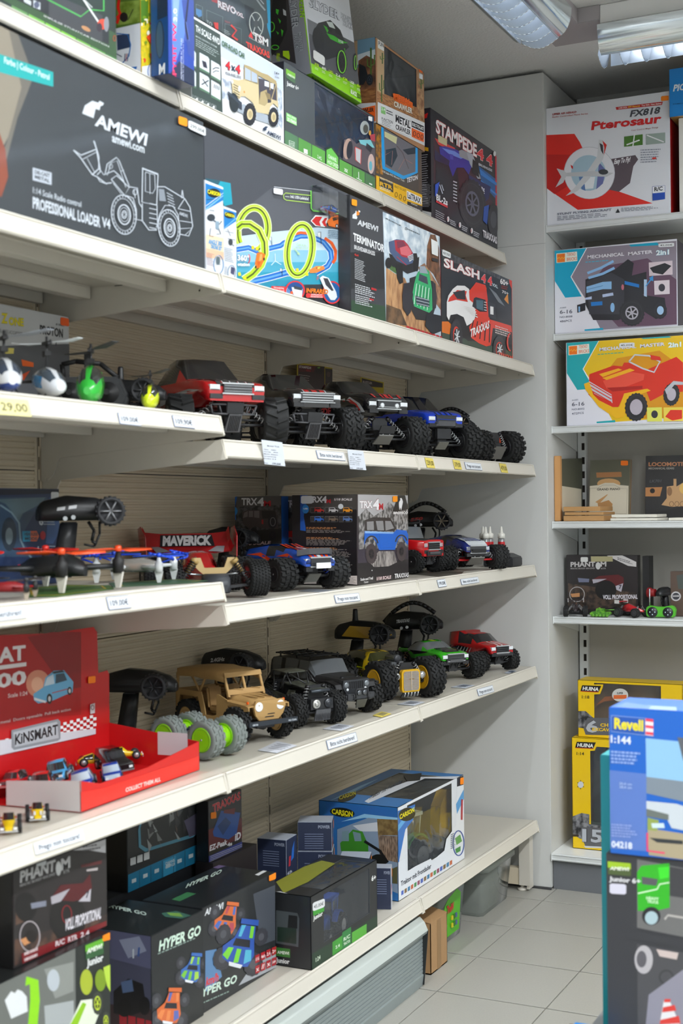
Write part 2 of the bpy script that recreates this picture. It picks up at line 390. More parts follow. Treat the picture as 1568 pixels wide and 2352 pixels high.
class Face:
    def __init__(s, car, O, U, V, w, h):
        s.c = car; s.O = O; s.U = U; s.V = V; s.w = w; s.h = h; s.N = U.cross(V); s.k = 0; s.crop = (0,0,1.)
    def cr(s, x0, y0, k): s.crop = (x0, y0, k); return s
    def uv(s, x, y):
        p = atp(s.crop[0]+x*s.crop[2], s.crop[1]+y*s.crop[2], s.O, s.N)-s.O
        return (p.dot(s.U), p.dot(s.V))
    def w3(s, q, cl=True):
        u, v = q
        if cl: u = min(max(u, .0004), s.w-.0004); v = min(max(v, .0004), s.h-.0004)
        return s.O+s.U*u+s.V*v+s.N*(.00025+.000035*s.k)
    def _p(s, qs, col, mb=None):
        s.k += 1; (mb or s.c.art).add([s.w3(q) for q in qs], [tuple(range(len(qs)))], INK(col)); return s
    def bg(s, col): return s.ur(0,0,1,1, col)
    def ur(s, u0, v0, u1, v1, col): return s._p([(u0*s.w, v0*s.h), (u1*s.w, v0*s.h), (u1*s.w, v1*s.h), (u0*s.w, v1*s.h)], col)
    def up(s, pts, col): return s._p([(a*s.w, b*s.h) for a, b in pts], col)
    def poly(s, col, *xy):
        q = [s.uv(xy[i], xy[i+1]) for i in range(0, len(xy),2)]
        return s._p(q, col)
    def polys(s, col, *lists):
        for l in lists: s.poly(col, *l)
        return s
    def ell(s, col, cx, cy, rx, ry, n=20, rot=0):
        c, d = math.cos(rot), math.sin(rot); q = []
        for i in range(n):
            a = 2*math.pi*i/n; x, y = rx*math.cos(a), ry*math.sin(a); q += [cx+x*c-y*d, cy+x*d+y*c]
        return s.poly(col, *q)
    def ring(s, col, cx, cy, rx, ry, wd, n=24, rot=0, a0=0, a1=360):
        c, d = math.cos(rot), math.sin(rot); P = []
        for i in range(n+1):
            a = math.radians(a0+(a1-a0)*i/n); x, y = rx*math.cos(a), ry*math.sin(a); P += [cx+x*c-y*d, cy+x*d+y*c]
        return s.line(col, wd, *P)
    def line(s, col, wd, *xy):
        P = [Vector((xy[i], xy[i+1])) for i in range(0, len(xy),2)]; s.k += 1; n = len(P); L = []; R = []
        for i in range(n):
            d = (P[min(i+1, n-1)]-P[max(i-1,0)]); d = d.normalized() if d.length > 0 else Vector((1,0)); nn = Vector((-d.y, d.x))*wd/2
            L.append(P[i]+nn); R.append(P[i]-nn)
        vs = [s.w3(s.uv(*p)) for p in L+R]
        s.c.art.add(vs, [(i, i+1, n+i+1, n+i) for i in range(n-1)], INK(col)); return s
    def box(s, col, x0, y0, x1, y1, dy=0):
        """upright rectangle in the print given by its left/right edges; dy = drop of the right edge"""
        return s.poly(col, x0, y0, x1, y0+dy, x1, y1+dy, x0, y1)
    def t(s, txt, x0, y0, x1, y1, hh, col, bold=.01, sh=0., out=None, res=1, ow=.03):
        """lettering: baseline from (x0,y0) to (x1,y1), cap height hh"""
        a = Vector(s.uv(x0, y0)); b = Vector(s.uv(x1, y1)); c = Vector(s.uv(x0, y0-hh)); e1 = b-a; e2 = c-a
        for cc, bb in ((out, min(bold, .035)+ow*.8), (col, min(bold, .035))):
            if cc is None: continue
            s.k += 1
            vs, fs = glyphs(txt, bb, res)
            s.c.txt.add([s.w3(tuple(a+e1*x+e2*y+e1.normalized()*(sh*y*e2.length))) for x, y in vs], fs, INK(cc))
        return s
    def small(s, x0, y0, x1, y1, hh, n, col, dx=0, gap=2.):
        """n lines of small print as rows of short dashes"""
        rr = random.Random(int(x0*7+y0)); s.k += 1
        for i in range(n):
            yy = i*hh*gap; x = 0.; W_ = 1-rr.random()*.3
            while x < W_:
                l = .04+rr.random()*.09; e = min(x+l, W_)
                q = [(x0+(x1-x0)*x, y0+(y1-y0)*x+yy), (x0+(x1-x0)*e, y0+(y1-y0)*e+yy)]
                s.c.txt.add([s.w3(s.uv(*q[0])), s.w3(s.uv(*q[1])), s.w3(s.uv(q[1][0], q[1][1]-hh)), s.w3(s.uv(q[0][0], q[0][1]-hh))], [(0,1,2,3)], INK(col))
                x = e+.025
        return s
    def tyre(s, cx, cy, rx, ry, hub='555560', rot=0, lug=14, tr='1c1c20', hr=.52, spk=6):
        q = []
        for i in range(lug*2):
            a = math.pi*i/lug; f = 1 if i % 2 else .93; x, y = rx*f*math.cos(a), ry*f*math.sin(a)
            c, d = math.cos(rot), math.sin(rot); q += [cx+x*c-y*d, cy+x*d+y*c]
        s.poly(tr, *q); s.ring('34343a', cx, cy, rx*.8, ry*.8, rx*.06,20, rot)
        s.ell(hub, cx, cy, rx*hr, ry*hr, 18, rot)
        if spk:
            s.ell('111114', cx, cy, rx*hr*.8, ry*hr*.8,16, rot)
            for i in range(spk):
                a = 2*math.pi*i/spk+.3; c, d = math.cos(rot), math.sin(rot); x, y = rx*hr*.85*math.cos(a), ry*hr*.85*math.sin(a)
                s.line(hub, rx*hr*.22, cx, cy, cx+x*c-y*d, cy+x*d+y*c)
            s.ell(hub, cx, cy, rx*hr*.28, ry*hr*.28,10, rot)
        return s
    def sticker(s, col, x0, y0, x1, y1, dy=0, txt=None, tcol='222222', name='price_sticker'):
        mb = MB(s.c.T); e = .12
        pts = [(x0+(x1-x0)*e, y0+dy*e), (x1-(x1-x0)*e, y0+dy*(1-e)), (x1, y0+dy+(y1-y0)*e), (x1, y1+dy-(y1-y0)*e), (x1-(x1-x0)*e, y1+dy*(1-e)), (x0+(x1-x0)*e, y1+dy*e), (x0, y1-(y1-y0)*e), (x0, y0+(y1-y0)*e)]
        s.k += 3; mb.prism([s.w3(s.uv(*p)) for p in pts], s.N*.00015, M(col, .55)); s.k += 6
        if txt:
            a = Vector(s.uv(x0+(x1-x0)*.1, y1-(y1-y0)*.28+dy*.1)); b = Vector(s.uv(x1-(x1-x0)*.1, y1-(y1-y0)*.28+dy*.9)); c = Vector(s.uv(x0+(x1-x0)*.1, y0+(y1-y0)*.3+dy*.1)); e1 = b-a; e2 = c-a
            vs, fs = glyphs(txt, .005,1); mb.add([s.w3(tuple(a+e1*x+e2*y)) for x, y in vs], fs, M(tcol, .6))
        mb.build(name, s.c.o, fix=False); return s
class Carton:
    def __init__(s, name, label, p0, p1, pt, X=None, z=None, d=.12, col='333333', side=None, top=None, group=None, cat='box', lean=0, win=None, topwin=None, inner='2a2a2c', Y=None, h=None, rectdir=None, sidewin=None, tilt=0, pd=None):
        if X is not None:
            A = at(*p0,'x', X); B = at(*p1,'x', X)
            if z is not None: A.z = B.z = z
            else: B.z = A.z
            tp = at(*pt, 'x', X)
        elif Y is not None:
            A = at(*p0,'y', Y); B = at(*p1,'y', Y); A.z = B.z = z if z is not None else A.z; tp = at(*pt, 'y', Y)
        else:
            A = at(*p0,'z', z); B = at(*p1,'z', z)
            dd = (B-A).normalized(); nn = Vector((dd.y, -dd.x, 0)); tp = atp(*pt, A, nn)
        s.h = h or (tp.z-A.z); A.z += .0008; B.z += .0008; s.U = (B-A).normalized(); s.w = (B-A).length; s.D = Vector((-s.U.y, s.U.x, 0))
        if pd is not None: d = abs((at(*pd, 'z', A.z)-A).dot(s.D))
        s.V = Vector((0,0,1))
        if lean:
            R = Matrix.Rotation(-lean, 3, s.U); s.V = R@s.V; s.D = R@s.D; s.D = -s.D if s.D.dot(Vector((-s.U.y, s.U.x, 0))) < 0 else s.D
        s.A = A; s.d = d; s.T = Matrix.Translation(-A)
        s.o = thing(name, label, cat, tuple(A),0, group)
        s.art = MB(s.T); s.txt = MB(s.T)
        side = side or col; top = top or side
        U, V, D, w, h_ = s.U, s.V, s.D, s.w, s.h
        s.front = Face(s, A, U, V, w, h_); s.left = Face(s, A+D*d, -D, V, d, h_); s.right = Face(s, A+U*w, D, V, d, h_); s.topf = Face(s, A+V*h_, U, D, w, d); s.bot = Face(s, A+D*d, U, -D, w, d)
        b = MB(s.T); cm = lambda c: INK(c)
        if not (win or topwin or sidewin):
            P = [A, A+U*w, A+U*w+D*d, A+D*d]; Q = [p+V*h_ for p in P]
            b.add(P+Q, [(0,1,5,4)], cm(col)); b.add(P+Q, [(1,2,6,5), (2,3,7,6), (3,0,4,7)], cm(side)); b.add(P+Q, [(4,5,6,7), (0,3,2,1)], cm(top))
            b.build('carton', s.o, bevel=.0012, fix=True)
        else:
            t_ = .0012
            def panel(O, E1, E2, a, c, col_, hole, out):
                fr = [(0,0,1,1)] if not hole else [(0,0,1, hole[1]), (0, hole[3], 1,1), (0, hole[1], hole[0], hole[3]), (hole[2], hole[1], 1, hole[3])]
                for u0, v0, u1, v1 in fr:
                    if u1-u0 < 1e-4 or v1-v0 < 1e-4: continue
                    q = [O+E1*(x*a)+E2*(y*c) for x, y in ((u0, v0), (u1, v0), (u1, v1), (u0, v1))]
                    b.add(q, [(0,1,2,3)], cm(col_)); b.add([p-out*t_ for p in q], [(3,2,1,0)], cm(inner))
                    b.add(q+[p-out*t_ for p in q], [(0,4,5,1), (1,5,6,2), (2,6,7,3), (3,7,4,0)], cm(inner))
            panel(A, U, V, w, h_, col, win, -D); panel(A+D*d, U, V, w, h_, side, None, D)
            panel(A, D, V, d, h_, side, sidewin, -U); panel(A+U*w, D, V, d, h_, side, None, U)
            panel(A, U, D, w, d, top, None, -V); panel(A+V*h_, U, D, w, d, top, topwin, V)
            b.build('carton', s.o, fix=False)
            pw = MB(s.T)
            def pane(O, E1, E2, a, c, hole, out):
                n = 12; g = []
                for j in range(n+1):
                    for i in range(n+1):
                        u = hole[0]+(hole[2]-hole[0])*i/n; v = hole[1]+(hole[3]-hole[1])*j/n
                        g.append(O+E1*(u*a)+E2*(v*c)-out*.0018+out*(.0015*math.sin(i*1.9+j*1.3)*math.sin(math.pi*i/n)*math.sin(math.pi*j/n)))
                pw.add(g, [(j*(n+1)+i, j*(n+1)+i+1,(j+1)*(n+1)+i+1,(j+1)*(n+1)+i) for j in range(n) for i in range(n)], film(), True)
            if win: pane(A, U, V, w, h_, win, -D)
            if topwin: pane(A+V*h_, U, D, w, d, topwin, V)
            if sidewin: pane(A, D, V, d, h_, sidewin, -U)
            pw.build('window_film', s.o, fix=False)
    def done(s):
        if s.art.f: s.art.build('artwork', s.o, fix=False)
        if s.txt.f: s.txt.build('lettering', s.o, fix=False)
        return s.o
# ---------------------------------------------------------------- cartons on the top shelf
ZA = DECK['A']; XA = .3545
ORG = 'f58a1e'
# green and black window carton, far left
c = Carton('toy_box','black and green window carton at the left end of the top shelf', (-420,-240), (268,146), (268,-150), X=XA, z=ZA, d=.20, col='2c3a34')
f = c.front.cr(0,0,460/1568)
f.poly('3d5a3c',-900,-700,920,270,920,500,-900,-500)
for i, (x0, x1) in enumerate(((90,215), (222,348), (355,470), (477,592), (600,708), (716,825), (832,918))):
    a = lambda x: (x-90)*.51+40; g = ('6f9f62','7fbf58','85cf4c','80c845','72b248','5f9a4c','4c8048')[i]
    f.poly(g, x0, a(x0), x1, a(x1), x1, a(x1)+80, x0, a(x0)+80)
f.poly('2e3136',90,-200,850,170,850,350,90,-20); f.poly('46484c',380,-60,800,120,800,330,380,150)
f.line('53b85c',12,340,-20,630,130,700,75,810,85,810,-90); f.line('e8ecec',14,640,-20,780,190); f.line('cfd4d6',8,600,-60,720,60)
f.ell('d8503c',800,190,40,42); f.ell('3a3038',775,215,22,34); f.ell('8d8f96',830,190,20,60); f.ell('c48f62',670,225,40,16, rot=.5)
f.t('IMPULSE STUNTCAR EDITION',340,130,850,372,14,'e8e8e8',.01); f.poly('cfd6dc',180,-20,240,10,240,45,185,15); f.poly('cfd6dc',258,0,312,22,312,78,258,56)
f.ell('5a6078',284,38,22,26); f.ring('c8503e',893,300,10,22,4)
c.left.bg('33363a'); c.done()
# helicopter window carton, corner towards the camera
c = Carton('toy_box','white and yellow floral helicopter carton beside the green window box on the top shelf', (324,163), (364,191), (330,-70), X=.3545, z=ZA, d=.17, col='e3b81c', side='dfe3ea')
f = c.front.cr(0,0,460/1568)
f.bg(N2('e6c81e','c9c028',120)); f.poly('4e7a1c',1100,0,1160,0,1160,150,1100,190)
rr = random.Random(3)
for i in range(46):
    x = 1100+rr.random()*128; y = -300+rr.random()*800; f.ell(rr.choice(['f4f0d8','f4f0d8','7a9a1e','e2581c','f0d63a','5c7a18']), x, y, 5+rr.random()*12,6+rr.random()*14,7)
f.polys('e8481c', (1140,290,1175,260,1225,340,1180,360)); f.poly('d84a1a',1165,420,1228,410,1228,480,1180,490); f.ell('6a2a1e',1195,440,14,16)
f.poly('e4e8f0',1100,520,1230,500,1240,700,1100,640); f.ring('2f5a9c',1188,560,38,66,6); f.ell('39455f',1200,540,20,34); f.ell('dfe4ee',1178,580,14,30)
f = c.left.cr(0,0,460/1568)
f.bg('dfe3ea'); f.poly('4e6a22',905,-400,1100,-400,1100,180,905,225); f.poly(N2('62791f','8aa04a',40),915,20,1095,0,1095,170,915,200)
f.line('e01e14',22,935,-20,925,60,940,110,915,185); f.line('e01e14',12,912,140,948,95); f.ell('231c1a',970,135,32,38); f.line('1c1c1c',6,1000,160,1045,70)
f.poly('32405e',915,275,1015,265,1020,370,920,395); f.line('1f6fb8',8,912,262,1000,270,1024,350,1010,440,940,515); f.line('2c3c60',7,910,420,955,445)
for i in range(3): f.line('b8483c' if i % 2 else '33466e',6,980+i*12,420,975+i*12,480)
f.poly('1c67b4',1000,530,1075,520,1060,570,1040,560); f.t('SPORT',1062,320,1062,220,22,'d0607a')
c.done()
# blue quadcopter carton standing proud of the shelf edge
c = Carton('toy_box','narrow blue carton overhanging the top shelf edge in front of the shelf joint', (387,191), (447,221), (387,-90), X=.40, z=ZA+.0022, d=.04, col='2b4aa8', side='123c78')
f = c.front.cr(0,0,460/1568)
f.poly('27324f',1400,480,1530,560,1530,760,1330,680); f.poly('5f86e0',1335,-300,1500,-300,1440,300,1350,560); f.poly('8fb0f4',1350,-200,1420,-200,1380,260,1355,300)
f.poly('3a4f9c',1420,0,1527,0,1527,480,1470,420); f.line('1d2340',14,1475,-40,1465,60,1450,200,1470,310); f.line('6a7ab8',4,1440,150,1450,320,1480,320,1455,170)
# sideways title: written bottom to top
def vt(f, txt, x, y0, y1, wid, col, bold=.02):
    vs, fs = glyphs(txt, bold); a = Vector(f.uv(x, y0)); b = Vector(f.uv(x, y1)); cc = Vector(f.uv(x-wid, y0)); f.k += 1
    f.c.txt.add([f.w3(tuple(a+(b-a)*p+(cc-a)*q)) for p, q in vs], fs, INK(col))
vt(f, 'SPYRIT FW',1378,635,180,30,'ee3c6a',.03); vt(f, '3.0',1382,170,65,28,'f0f2ff',.03)
vt(f, 'QUADROCOPTER RC A VUES',1424,655,300,12,'d5dcf4',.01); vt(f, '4 KANAL RC QUADCOPTER FW 3.0',1436,668,310,7,'c0c8ea')
f = c.left.cr(0,0,460/1568); f.bg('15467e'); f.ell('24364c',1252,310,34,150); f.ell('3b5874',1250,310,26,140); f.poly('1c2f4a',1232,-300,1330,-300,1330,120,1232,160)
f.t('M',1245,600,1292,590,100,'e8ecf2',.03); f.t('MOTION',1240,640,1290,615,22,'4aa8e8')
c.bot.bg('10305e').cr(0,0,1); c.done()
# off-road car carton
SC2 = (430,0,250/1568)
c = Carton('toy_box','white off-road car carton with a printed tan jeep beneath the dark truck carton', (440,235), (652,342), (645,158), X=.3545, z=ZA, d=.20, col='eef1f4', side='7d3a34')
f = c.front.cr(*SC2)
f.poly('eef1f4',-10,0,1400,700,1400,2150,-10,1700); f.poly('cfdaea',480,500,1380,1010,1380,1320,485,820)
f.poly(N2('dfe6ef','93a3b8',60),1280,1250,1365,1300,1370,1880,1290,1760); f.poly(N2('e9eef4','9eabc0',60),490,1120,640,1180,620,1450,500,1420)
f.poly('3b4a46',-60,180,472,500,508,1680,-60,1380)
f.t('TH SCALE 4WD',118,445,468,652,92,'eef2f2',.03); f.t('MOTE CONTROL SYSTEM',120,530,420,690,22,'d5dcdc',.01)
f.small(120,570,470,770,9,4,'c0cac8', gap=3.2)
for j in range(2):
    for i in range(3):
        x = (-20,172,338)[i]; y = (670,755,865)[i]+j*285; wd = 142 if i < 2 else 136
        f.poly('dfe6ea', x, y, x+wd-20, y+66, x+wd, y+100, x+wd, y+320-0, x, y+250); f.poly('5f8268', x, y+215, x+wd, y+295, x+wd, y+320, x, y+250)
f.poly('2e2c3e',205,870,265,895,285,990,225,965); f.line('2a3440',12,360,1000,400,975,455,985); f.line('2a3440',10,362,1045,405,1020,450,1030)
f.line('2a3440',16,200,1220,300,1160); f.line('2a3440',12,215,1140,290,1250); [f.line('2a3440',9,385+i*22,1215+i*10,380+i*22,1270+i*10) for i in range(4)]
for i in range(5):
    x = 20+i*80; y = 1345+i*38; f.line('d8dcdc',3, x, y, x+62, y+28, x+62, y+130, x, y+102, x, y); f.poly('a83838', x+6, y+68, x+56, y+90, x+56, y+118, x+6, y+96); f.ell('e4e8e8', x+30, y+48,18,22,8)
f.t('OFF-ROAD CAR',488,660,822,855,82,'4b7252',.03)
f.t('4',540,985,610,1015,118,'d8303a',.03, out='26364e'); f.t('4',680,1040,755,1070,125,'d8303a',.03, out='26364e'); f.t('x',620,1010,682,1035,82,'26364e',.03)
f.t('FOUR-WHEEL DRIVE',538,1075,762,1140,42,'3f4c60',.02)
# printed jeep
T1, T2, T3 = 'd8c79c','b7a478','8c7b58'
f.poly('aab4c0',620,1560,900,1700,1300,1830,1290,1740,800,1500)
f.poly('4a4752',1010,1130,1270,1180,1275,1500,1020,1480); f.poly('dfe7f0',1100,1165,1165,1185,1165,1260,1100,1240); f.poly('dfe7f0',1185,1195,1235,1205,1230,1290,1185,1270)
f.poly(T2,805,930,880,955,1060,1050,1150,1080,1270,1170,1275,1230,1010,1090,810,965)
f.poly('b6c4d8',815,970,990,1070,1000,1195,815,1140); f.line(T2,10,905,1020,908,1170); f.line(T2,12,812,960,812,1150)
f.line(T2,16,1000,1090,1020,1500); f.line(T2,14,1270,1200,1195,1450); f.line(T2,14,1175,1180,1180,1300); f.line(T2,12,1272,1200,1282,1500)
f.poly(T1,620,1135,720,1160,820,1140,1010,1210,1015,1500,1190,1480,1200,1430,1290,1460,1300,1560,1230,1490,1180,1540,1160,1650,990,1620,930,1480,820,1390,760,1390,740,1430,640,1360)
f.poly(T2,1040,1330,1130,1290,1145,1480,1100,1530,1020,1500); f.poly(T3,1100,1320,1180,1360,1190,1440,1140,1430)
for i in range(5): f.line('463f33',9,650,1215+i*36,735,1262+i*36)
f.ell('e9edf0',632,1180,16,30); f.ell('e9edf0',735,1280,18,44); f.poly('e0a050',795,1310,815,1315,815,1345,795,1340); f.line(T3,5,820,1150,1000,1215)
f.poly('38404e',570,1320,770,1480,770,1590,740,1570,600,1450); f.ell('2a3238',660,1480,64,140, rot=-.1); f.poly('3c4654',575,1315,765,1480,770,1530,575,1365)
f.tyre(885,1650,92,168, T1,0,20,'25262e',.48,0); f.ell(T2,888,1652,26,52); f.tyre(1225,1690,76,145, T1,0,20,'25262e',.5,0); f.ell(T2,1228,1692,22,46)
f.t('14+',1240,1070,1308,1090,42,'33404c',.02); f.t('AGES',1242,1120,1305,1138,22,'33404c')
f.poly('2f3f58',1075,1850,1110,1820,1145,1830,1125,1850,1120,1880,1078,1885); f.t('AMEWI',1128,1930,1325,2020,62,'2a3a55',.03, sh=.2); f.small(1190,1990,1320,2045,8,1,'2a3a55')
c.left.bg('8a8f8c'); c.done()
# truck carton on top of it
c = Carton('toy_box','dark truck carton with a steering wheel print lying on the white jeep carton', (440,47), (623,144), (620,-60), X=.3545, z=c.A.z+c.h, d=.20, col='30383c', side='1e2630')
f = c.front.cr(*SC2)
f.poly('3a4446',-20,-800,1180,-800,1200,860,-20,250); f.poly('2f9fc8',1120,0,1190,0,1200,560,1150,400); f.poly('4c5352',620,-100,1130,-100,1160,330,1060,400,980,200)
f.line('9fa6a4',22,960,-60,1060,80,1120,150); f.line('c6cccc',10,1000,-60,1100,60); f.poly('2a3032',820,60,960,130,900,500,840,330)
f.t('REVO',440,100,700,210,98,'f0eef0',.04, sh=-.15, out='b03030'); f.t('VXL',690,205,810,262,56,'e8dcdc',.04, out='b03030'); f.poly('b83a36',345,0,430,0,430,50,350,20)
f.ring('d4d8ce',990,350,96,172,12, rot=-.1); [f.line('cfd2ca',12,985,340,985+dx, 340+dy) for dx, dy in ((-60,-120), (70,-110), (-40,140), (70,110))]; f.ell('4a4c4c',987,345,34,60)
f.poly('d83a3a',875,525,915,455,945,560); f.t('TSM',945,560,1160,670,105,'e9ecec',.04, out='933'*2, sh=.0); f.small(885,545,1160,690,8,1,'d0d4d4')
f.t('TRAXXAS',850,690,1185,840,92,'e0453c',.035, sh=-.25)
for a in ((272,145,505,245,500,490,275,370), (535,340,772,420,772,630,540,500), (118,60,212,100,220,330,120,290)): f.line('9aa4a4',3, *a, a[0], a[1])
f.poly('4f7fae',118,120,200,150,205,230,160,250,118,200); f.t('TQ',270,345,350,385,60,'aeb6b6',.01); f.poly('c83c38',370,320,440,330,440,440,395,420); f.line('d0403c',26,620,360,700,440,640,520,720,580)
f.small(520,430,620,480,8,4,'b0b8b8', gap=3); f.t('TEST',528,320,612,345,26,'b85050')
c.done()
# toy monster truck carton lying at an angle
SC3 = (620,0,360/1568)
c = Carton('toy_box','lime, grey and black monster truck carton tipped back on top of its neighbour', (716.5,170), (830,241), (815,35), X=.3545, z=at(859,268,'x',.3545).z+.014, d=.105, h=.30, col='d4d6da', side='8f9198', lean=.12)
f = c.front.cr(*SC3)
f.poly('57585c',370,185,880,455,930,900,400,640); f.poly('8fd416',400,625,930,885,935,1075,400,740); f.poly('d6d8dc',340,-300,900,-100,880,455,370,185)
f.poly('77797d',370,185,700,360,560,420,380,330)
f.t('SLYDER',385,60,695,200,88,'c9ccd2',.03, out='3a3f48', ow=.05); f.t('MONSTER',705,175,842,252,52,'c9ccd2',.02, out='3a3f48', ow=.05); f.t('TRUCK',718,245,825,300,54,'c9ccd2',.02, out='3a3f48', ow=.05)
f.polys('2e3033', (480,230,600,200,700,300,740,400,790,470,690,560,560,600,450,480,440,300)); f.ell('26282b',480,400,55,130, rot=-.15)
f.polys('3fae2c', (530,250,590,290,570,330), (560,330,640,360,700,400,780,430,700,440,600,390), (735,480,750,490,745,520)); f.poly('1a1b1d',570,210,640,240,610,330,570,290); f.poly('c8d0c8',560,215,620,225,650,290,590,270)
f.poly('1a1b1d',650,270,700,320,705,360,650,330); f.t('SLYDER',680,415,730,440,26,'e0e4e0',.02)
f.tyre(713,620,56,130,'2a2c2f',-.05,14,'232528',.6,6); f.ring('7ed83a',713,620,40,112,10, rot=-.05); f.tyre(850,625,26,92,'2a2c2f',0,10,'232528',.6,0); f.ring('7ed83a',850,628,12,70,6); f.tyre(500,560,50,80,'3a3c40',0,10,'2a2c2f',.5,4)
f.sticker('e4e4e0',425,495,540,590, dy=75)
for i, s_ in enumerate(('RTR','4WD','LED','2.4','KM','USB','8+')):
    x = 440+i*70; y = 655+i*35; f.t(s_, x, y, x+42, y+20,26,'c8f000' if i % 2 == 0 else 'f0f4e0',.03); f.small(x, y+22, x+46, y+44,6,2,'e8f4d0', gap=2.2)
f.t('BLACK',798,935,860,972,44,'f4f8ec',.05); f.t('ZON',862,974,908,1000,42,'3a5a10',.04)
f = c.left.cr(*SC3); f.bg('8f9198'); f.poly('3a3638',-500,-300,150,-300,260,640,-500,700); f.poly('97d81a',280,-300,345,-300,425,745,412,745)
def vt2(f, txt, pts, col, out=None, bold=.02):
    a, b, cc = (Vector(f.uv(*p)) for p in pts)
    for co, bo in ((out, bold+.04), (col, bold)):
        if co is None: continue
        vs, fs = glyphs(txt, bo); f.k += 1; f.c.txt.add([f.w3(tuple(a+(b-a)*p+(cc-a)*q)) for p, q in vs], fs, INK(co))
vt2(f, 'SLYDER', ((192,-60), (225,290), (258,-75)),'aeb2b8','33363e'); vt2(f, 'MONSTER', ((276,330), (290,520), (318,320)),'aeb2b8','33363e'); vt2(f, 'TRUCK', ((235,335), (255,490), (276,330)),'aeb2b8','33363e')
vt2(f, 'BLACKZON', ((290,-160), (300,175), (335,-165)),'9cdc20','3a4a10')
f.poly('1c1a1c',40,-80,160,-60,170,300,120,420,60,520,20,560,0,200); f.polys('3fc02c', (60,90,90,100,80,150,60,130), (80,180,110,210,100,240), (110,290,135,310,120,370), (60,310,90,330,80,350))
f.ring('5ad838',15,270,30,48,9); f.ring('5ad838',52,475,36,22,8); f.poly('c9ccd0',130,90,160,110,165,160,135,150); f.poly('b8e020',130,510,190,510,200,570,195,600,130,560); f.t('4WD',65,610,100,612,80,'c6e820',.03)
c.bot.bg('86cc14'); c.bot.cr(*SC3).t('BLACKZON',420,790,545,870,30,'20300c',.04)
c.done()
# junior stunt truck window carton
c = Carton('toy_box','dark green-banded window carton with a yellow-wheeled truck inside under the lime carton', (653.5,337), (861,433), (859,268), X=.3545, z=ZA, d=.21, col='4a4f52', side='2a2c33', win=(.31,.20,.985,.97), topwin=(.25,.05,.98,.8), inner='1f5aa0')
f = c.front.cr(*SC3)
f.poly('4a4f52',130,600,268,690,285,1390,140,1290)
for i in range(7):
    xs = [135,280,415,552,690,822,948,1058]; x0, x1 = xs[i], xs[i+1]; g = lambda x: 1295+(x-135)*.53; k_ = lambda x: 1450+(x-135)*.53
    f.poly(('58805c','5c9a4a','62a848','6cb64e','5fa648','5a9a4a','4f7c50')[i], x0+3, g(x0+3), x1-3, g(x1-3), x1-3, k_(x1-3)+60, x0+3, k_(x0+3)+60)
f.poly('2a3a30',552,1480,612,1462,690,1560,690,1720,552,1650); f.poly('6cc050',562,1500,610,1480,680,1575,680,1715,562,1660)
f.t('CHANNEL',580,1580,665,1625,40,'eaf6e4',.02); f.t('HIGH SPEED',572,1632,682,1690,40,'eaf6e4',.02); f.t('TRUCK',600,1698,662,1728,34,'eaf6e4',.02)
f.line('e8f4e8',4,188,1405,242,1425,242,1475,188,1452,188,1405); f.t('1/12',195,1448,236,1462,30,'e8f4e8',.02)
f.poly('f0f6f0',333,1485,372,1500,374,1545,335,1530); f.t('2.4G',470,1580,512,1605,34,'f0f6f0',.02); f.t('xx',738,1712,775,1730,36,'f0f6f0',.03); f.line('f0f6f0',7,862,1780,915,1810); f.line('f0f6f0',7,882,1720,884,1790); f.poly('f0f6f0',988,1828,1018,1842,1018,1856,988,1842)
for i in range(1,7): f.small(160+i*130,1500+i*69,240+i*130,1540+i*69,5,1,'cfe0cf')
f.poly('7aba3c',155,685,248,738,248,838,158,782); f.poly('4c6e4c',156,740,248,790,248,838,158,782); f.t('AMEWI',168,750,240,792,24,'eef4e8',.02, sh=.2); f.t('Junior 6+',162,850,282,905,42,'f0f2f0',.03)
f.poly('8cd47c',157,1125,260,1180,262,1260,158,1210); f.t('25 KM/H',168,1205,256,1248,32,'f4fcf0',.03); f.t('MAX. SPEED',168,1158,252,1200,18,'f4fcf0',.01)
# printed crawler at the right of the front
f.poly('5b5358',735,1400,800,1380,860,1440,960,1380,1050,1420,1055,1760,720,1600); f.ell('b89a8c',770,1490,42,105, rot=.1); f.ell('2c2c34',790,1500,30,90, rot=.1)
f.poly('c4c8cc',845,1470,905,1500,900,1640,850,1600); f.line('d8524c',8,845,1470,905,1500,900,1645,850,1600,845,1470); f.poly('7ec8d0',880,1400,1000,1400,1040,1480,980,1470,900,1440); f.poly('2d2f36',960,1430,1020,1480,1000,1530,950,1480)
f.ell('d4b8b0',1005,1640,34,100); f.ell('6cb8c8',1000,1660,16,48); f.ell('a8b0b0',940,1280,46,70); f.ell('50504a',950,1290,26,44); f.poly('b8404c',990,1350,1045,1340,1045,1420,1000,1400); f.ell('d8a040',992,1330,12,26)
f.sticker('eceef0',976,1160,1016,1205, dy=12)
c.left.bg('31323c'); c.done(); JUNBOX = c
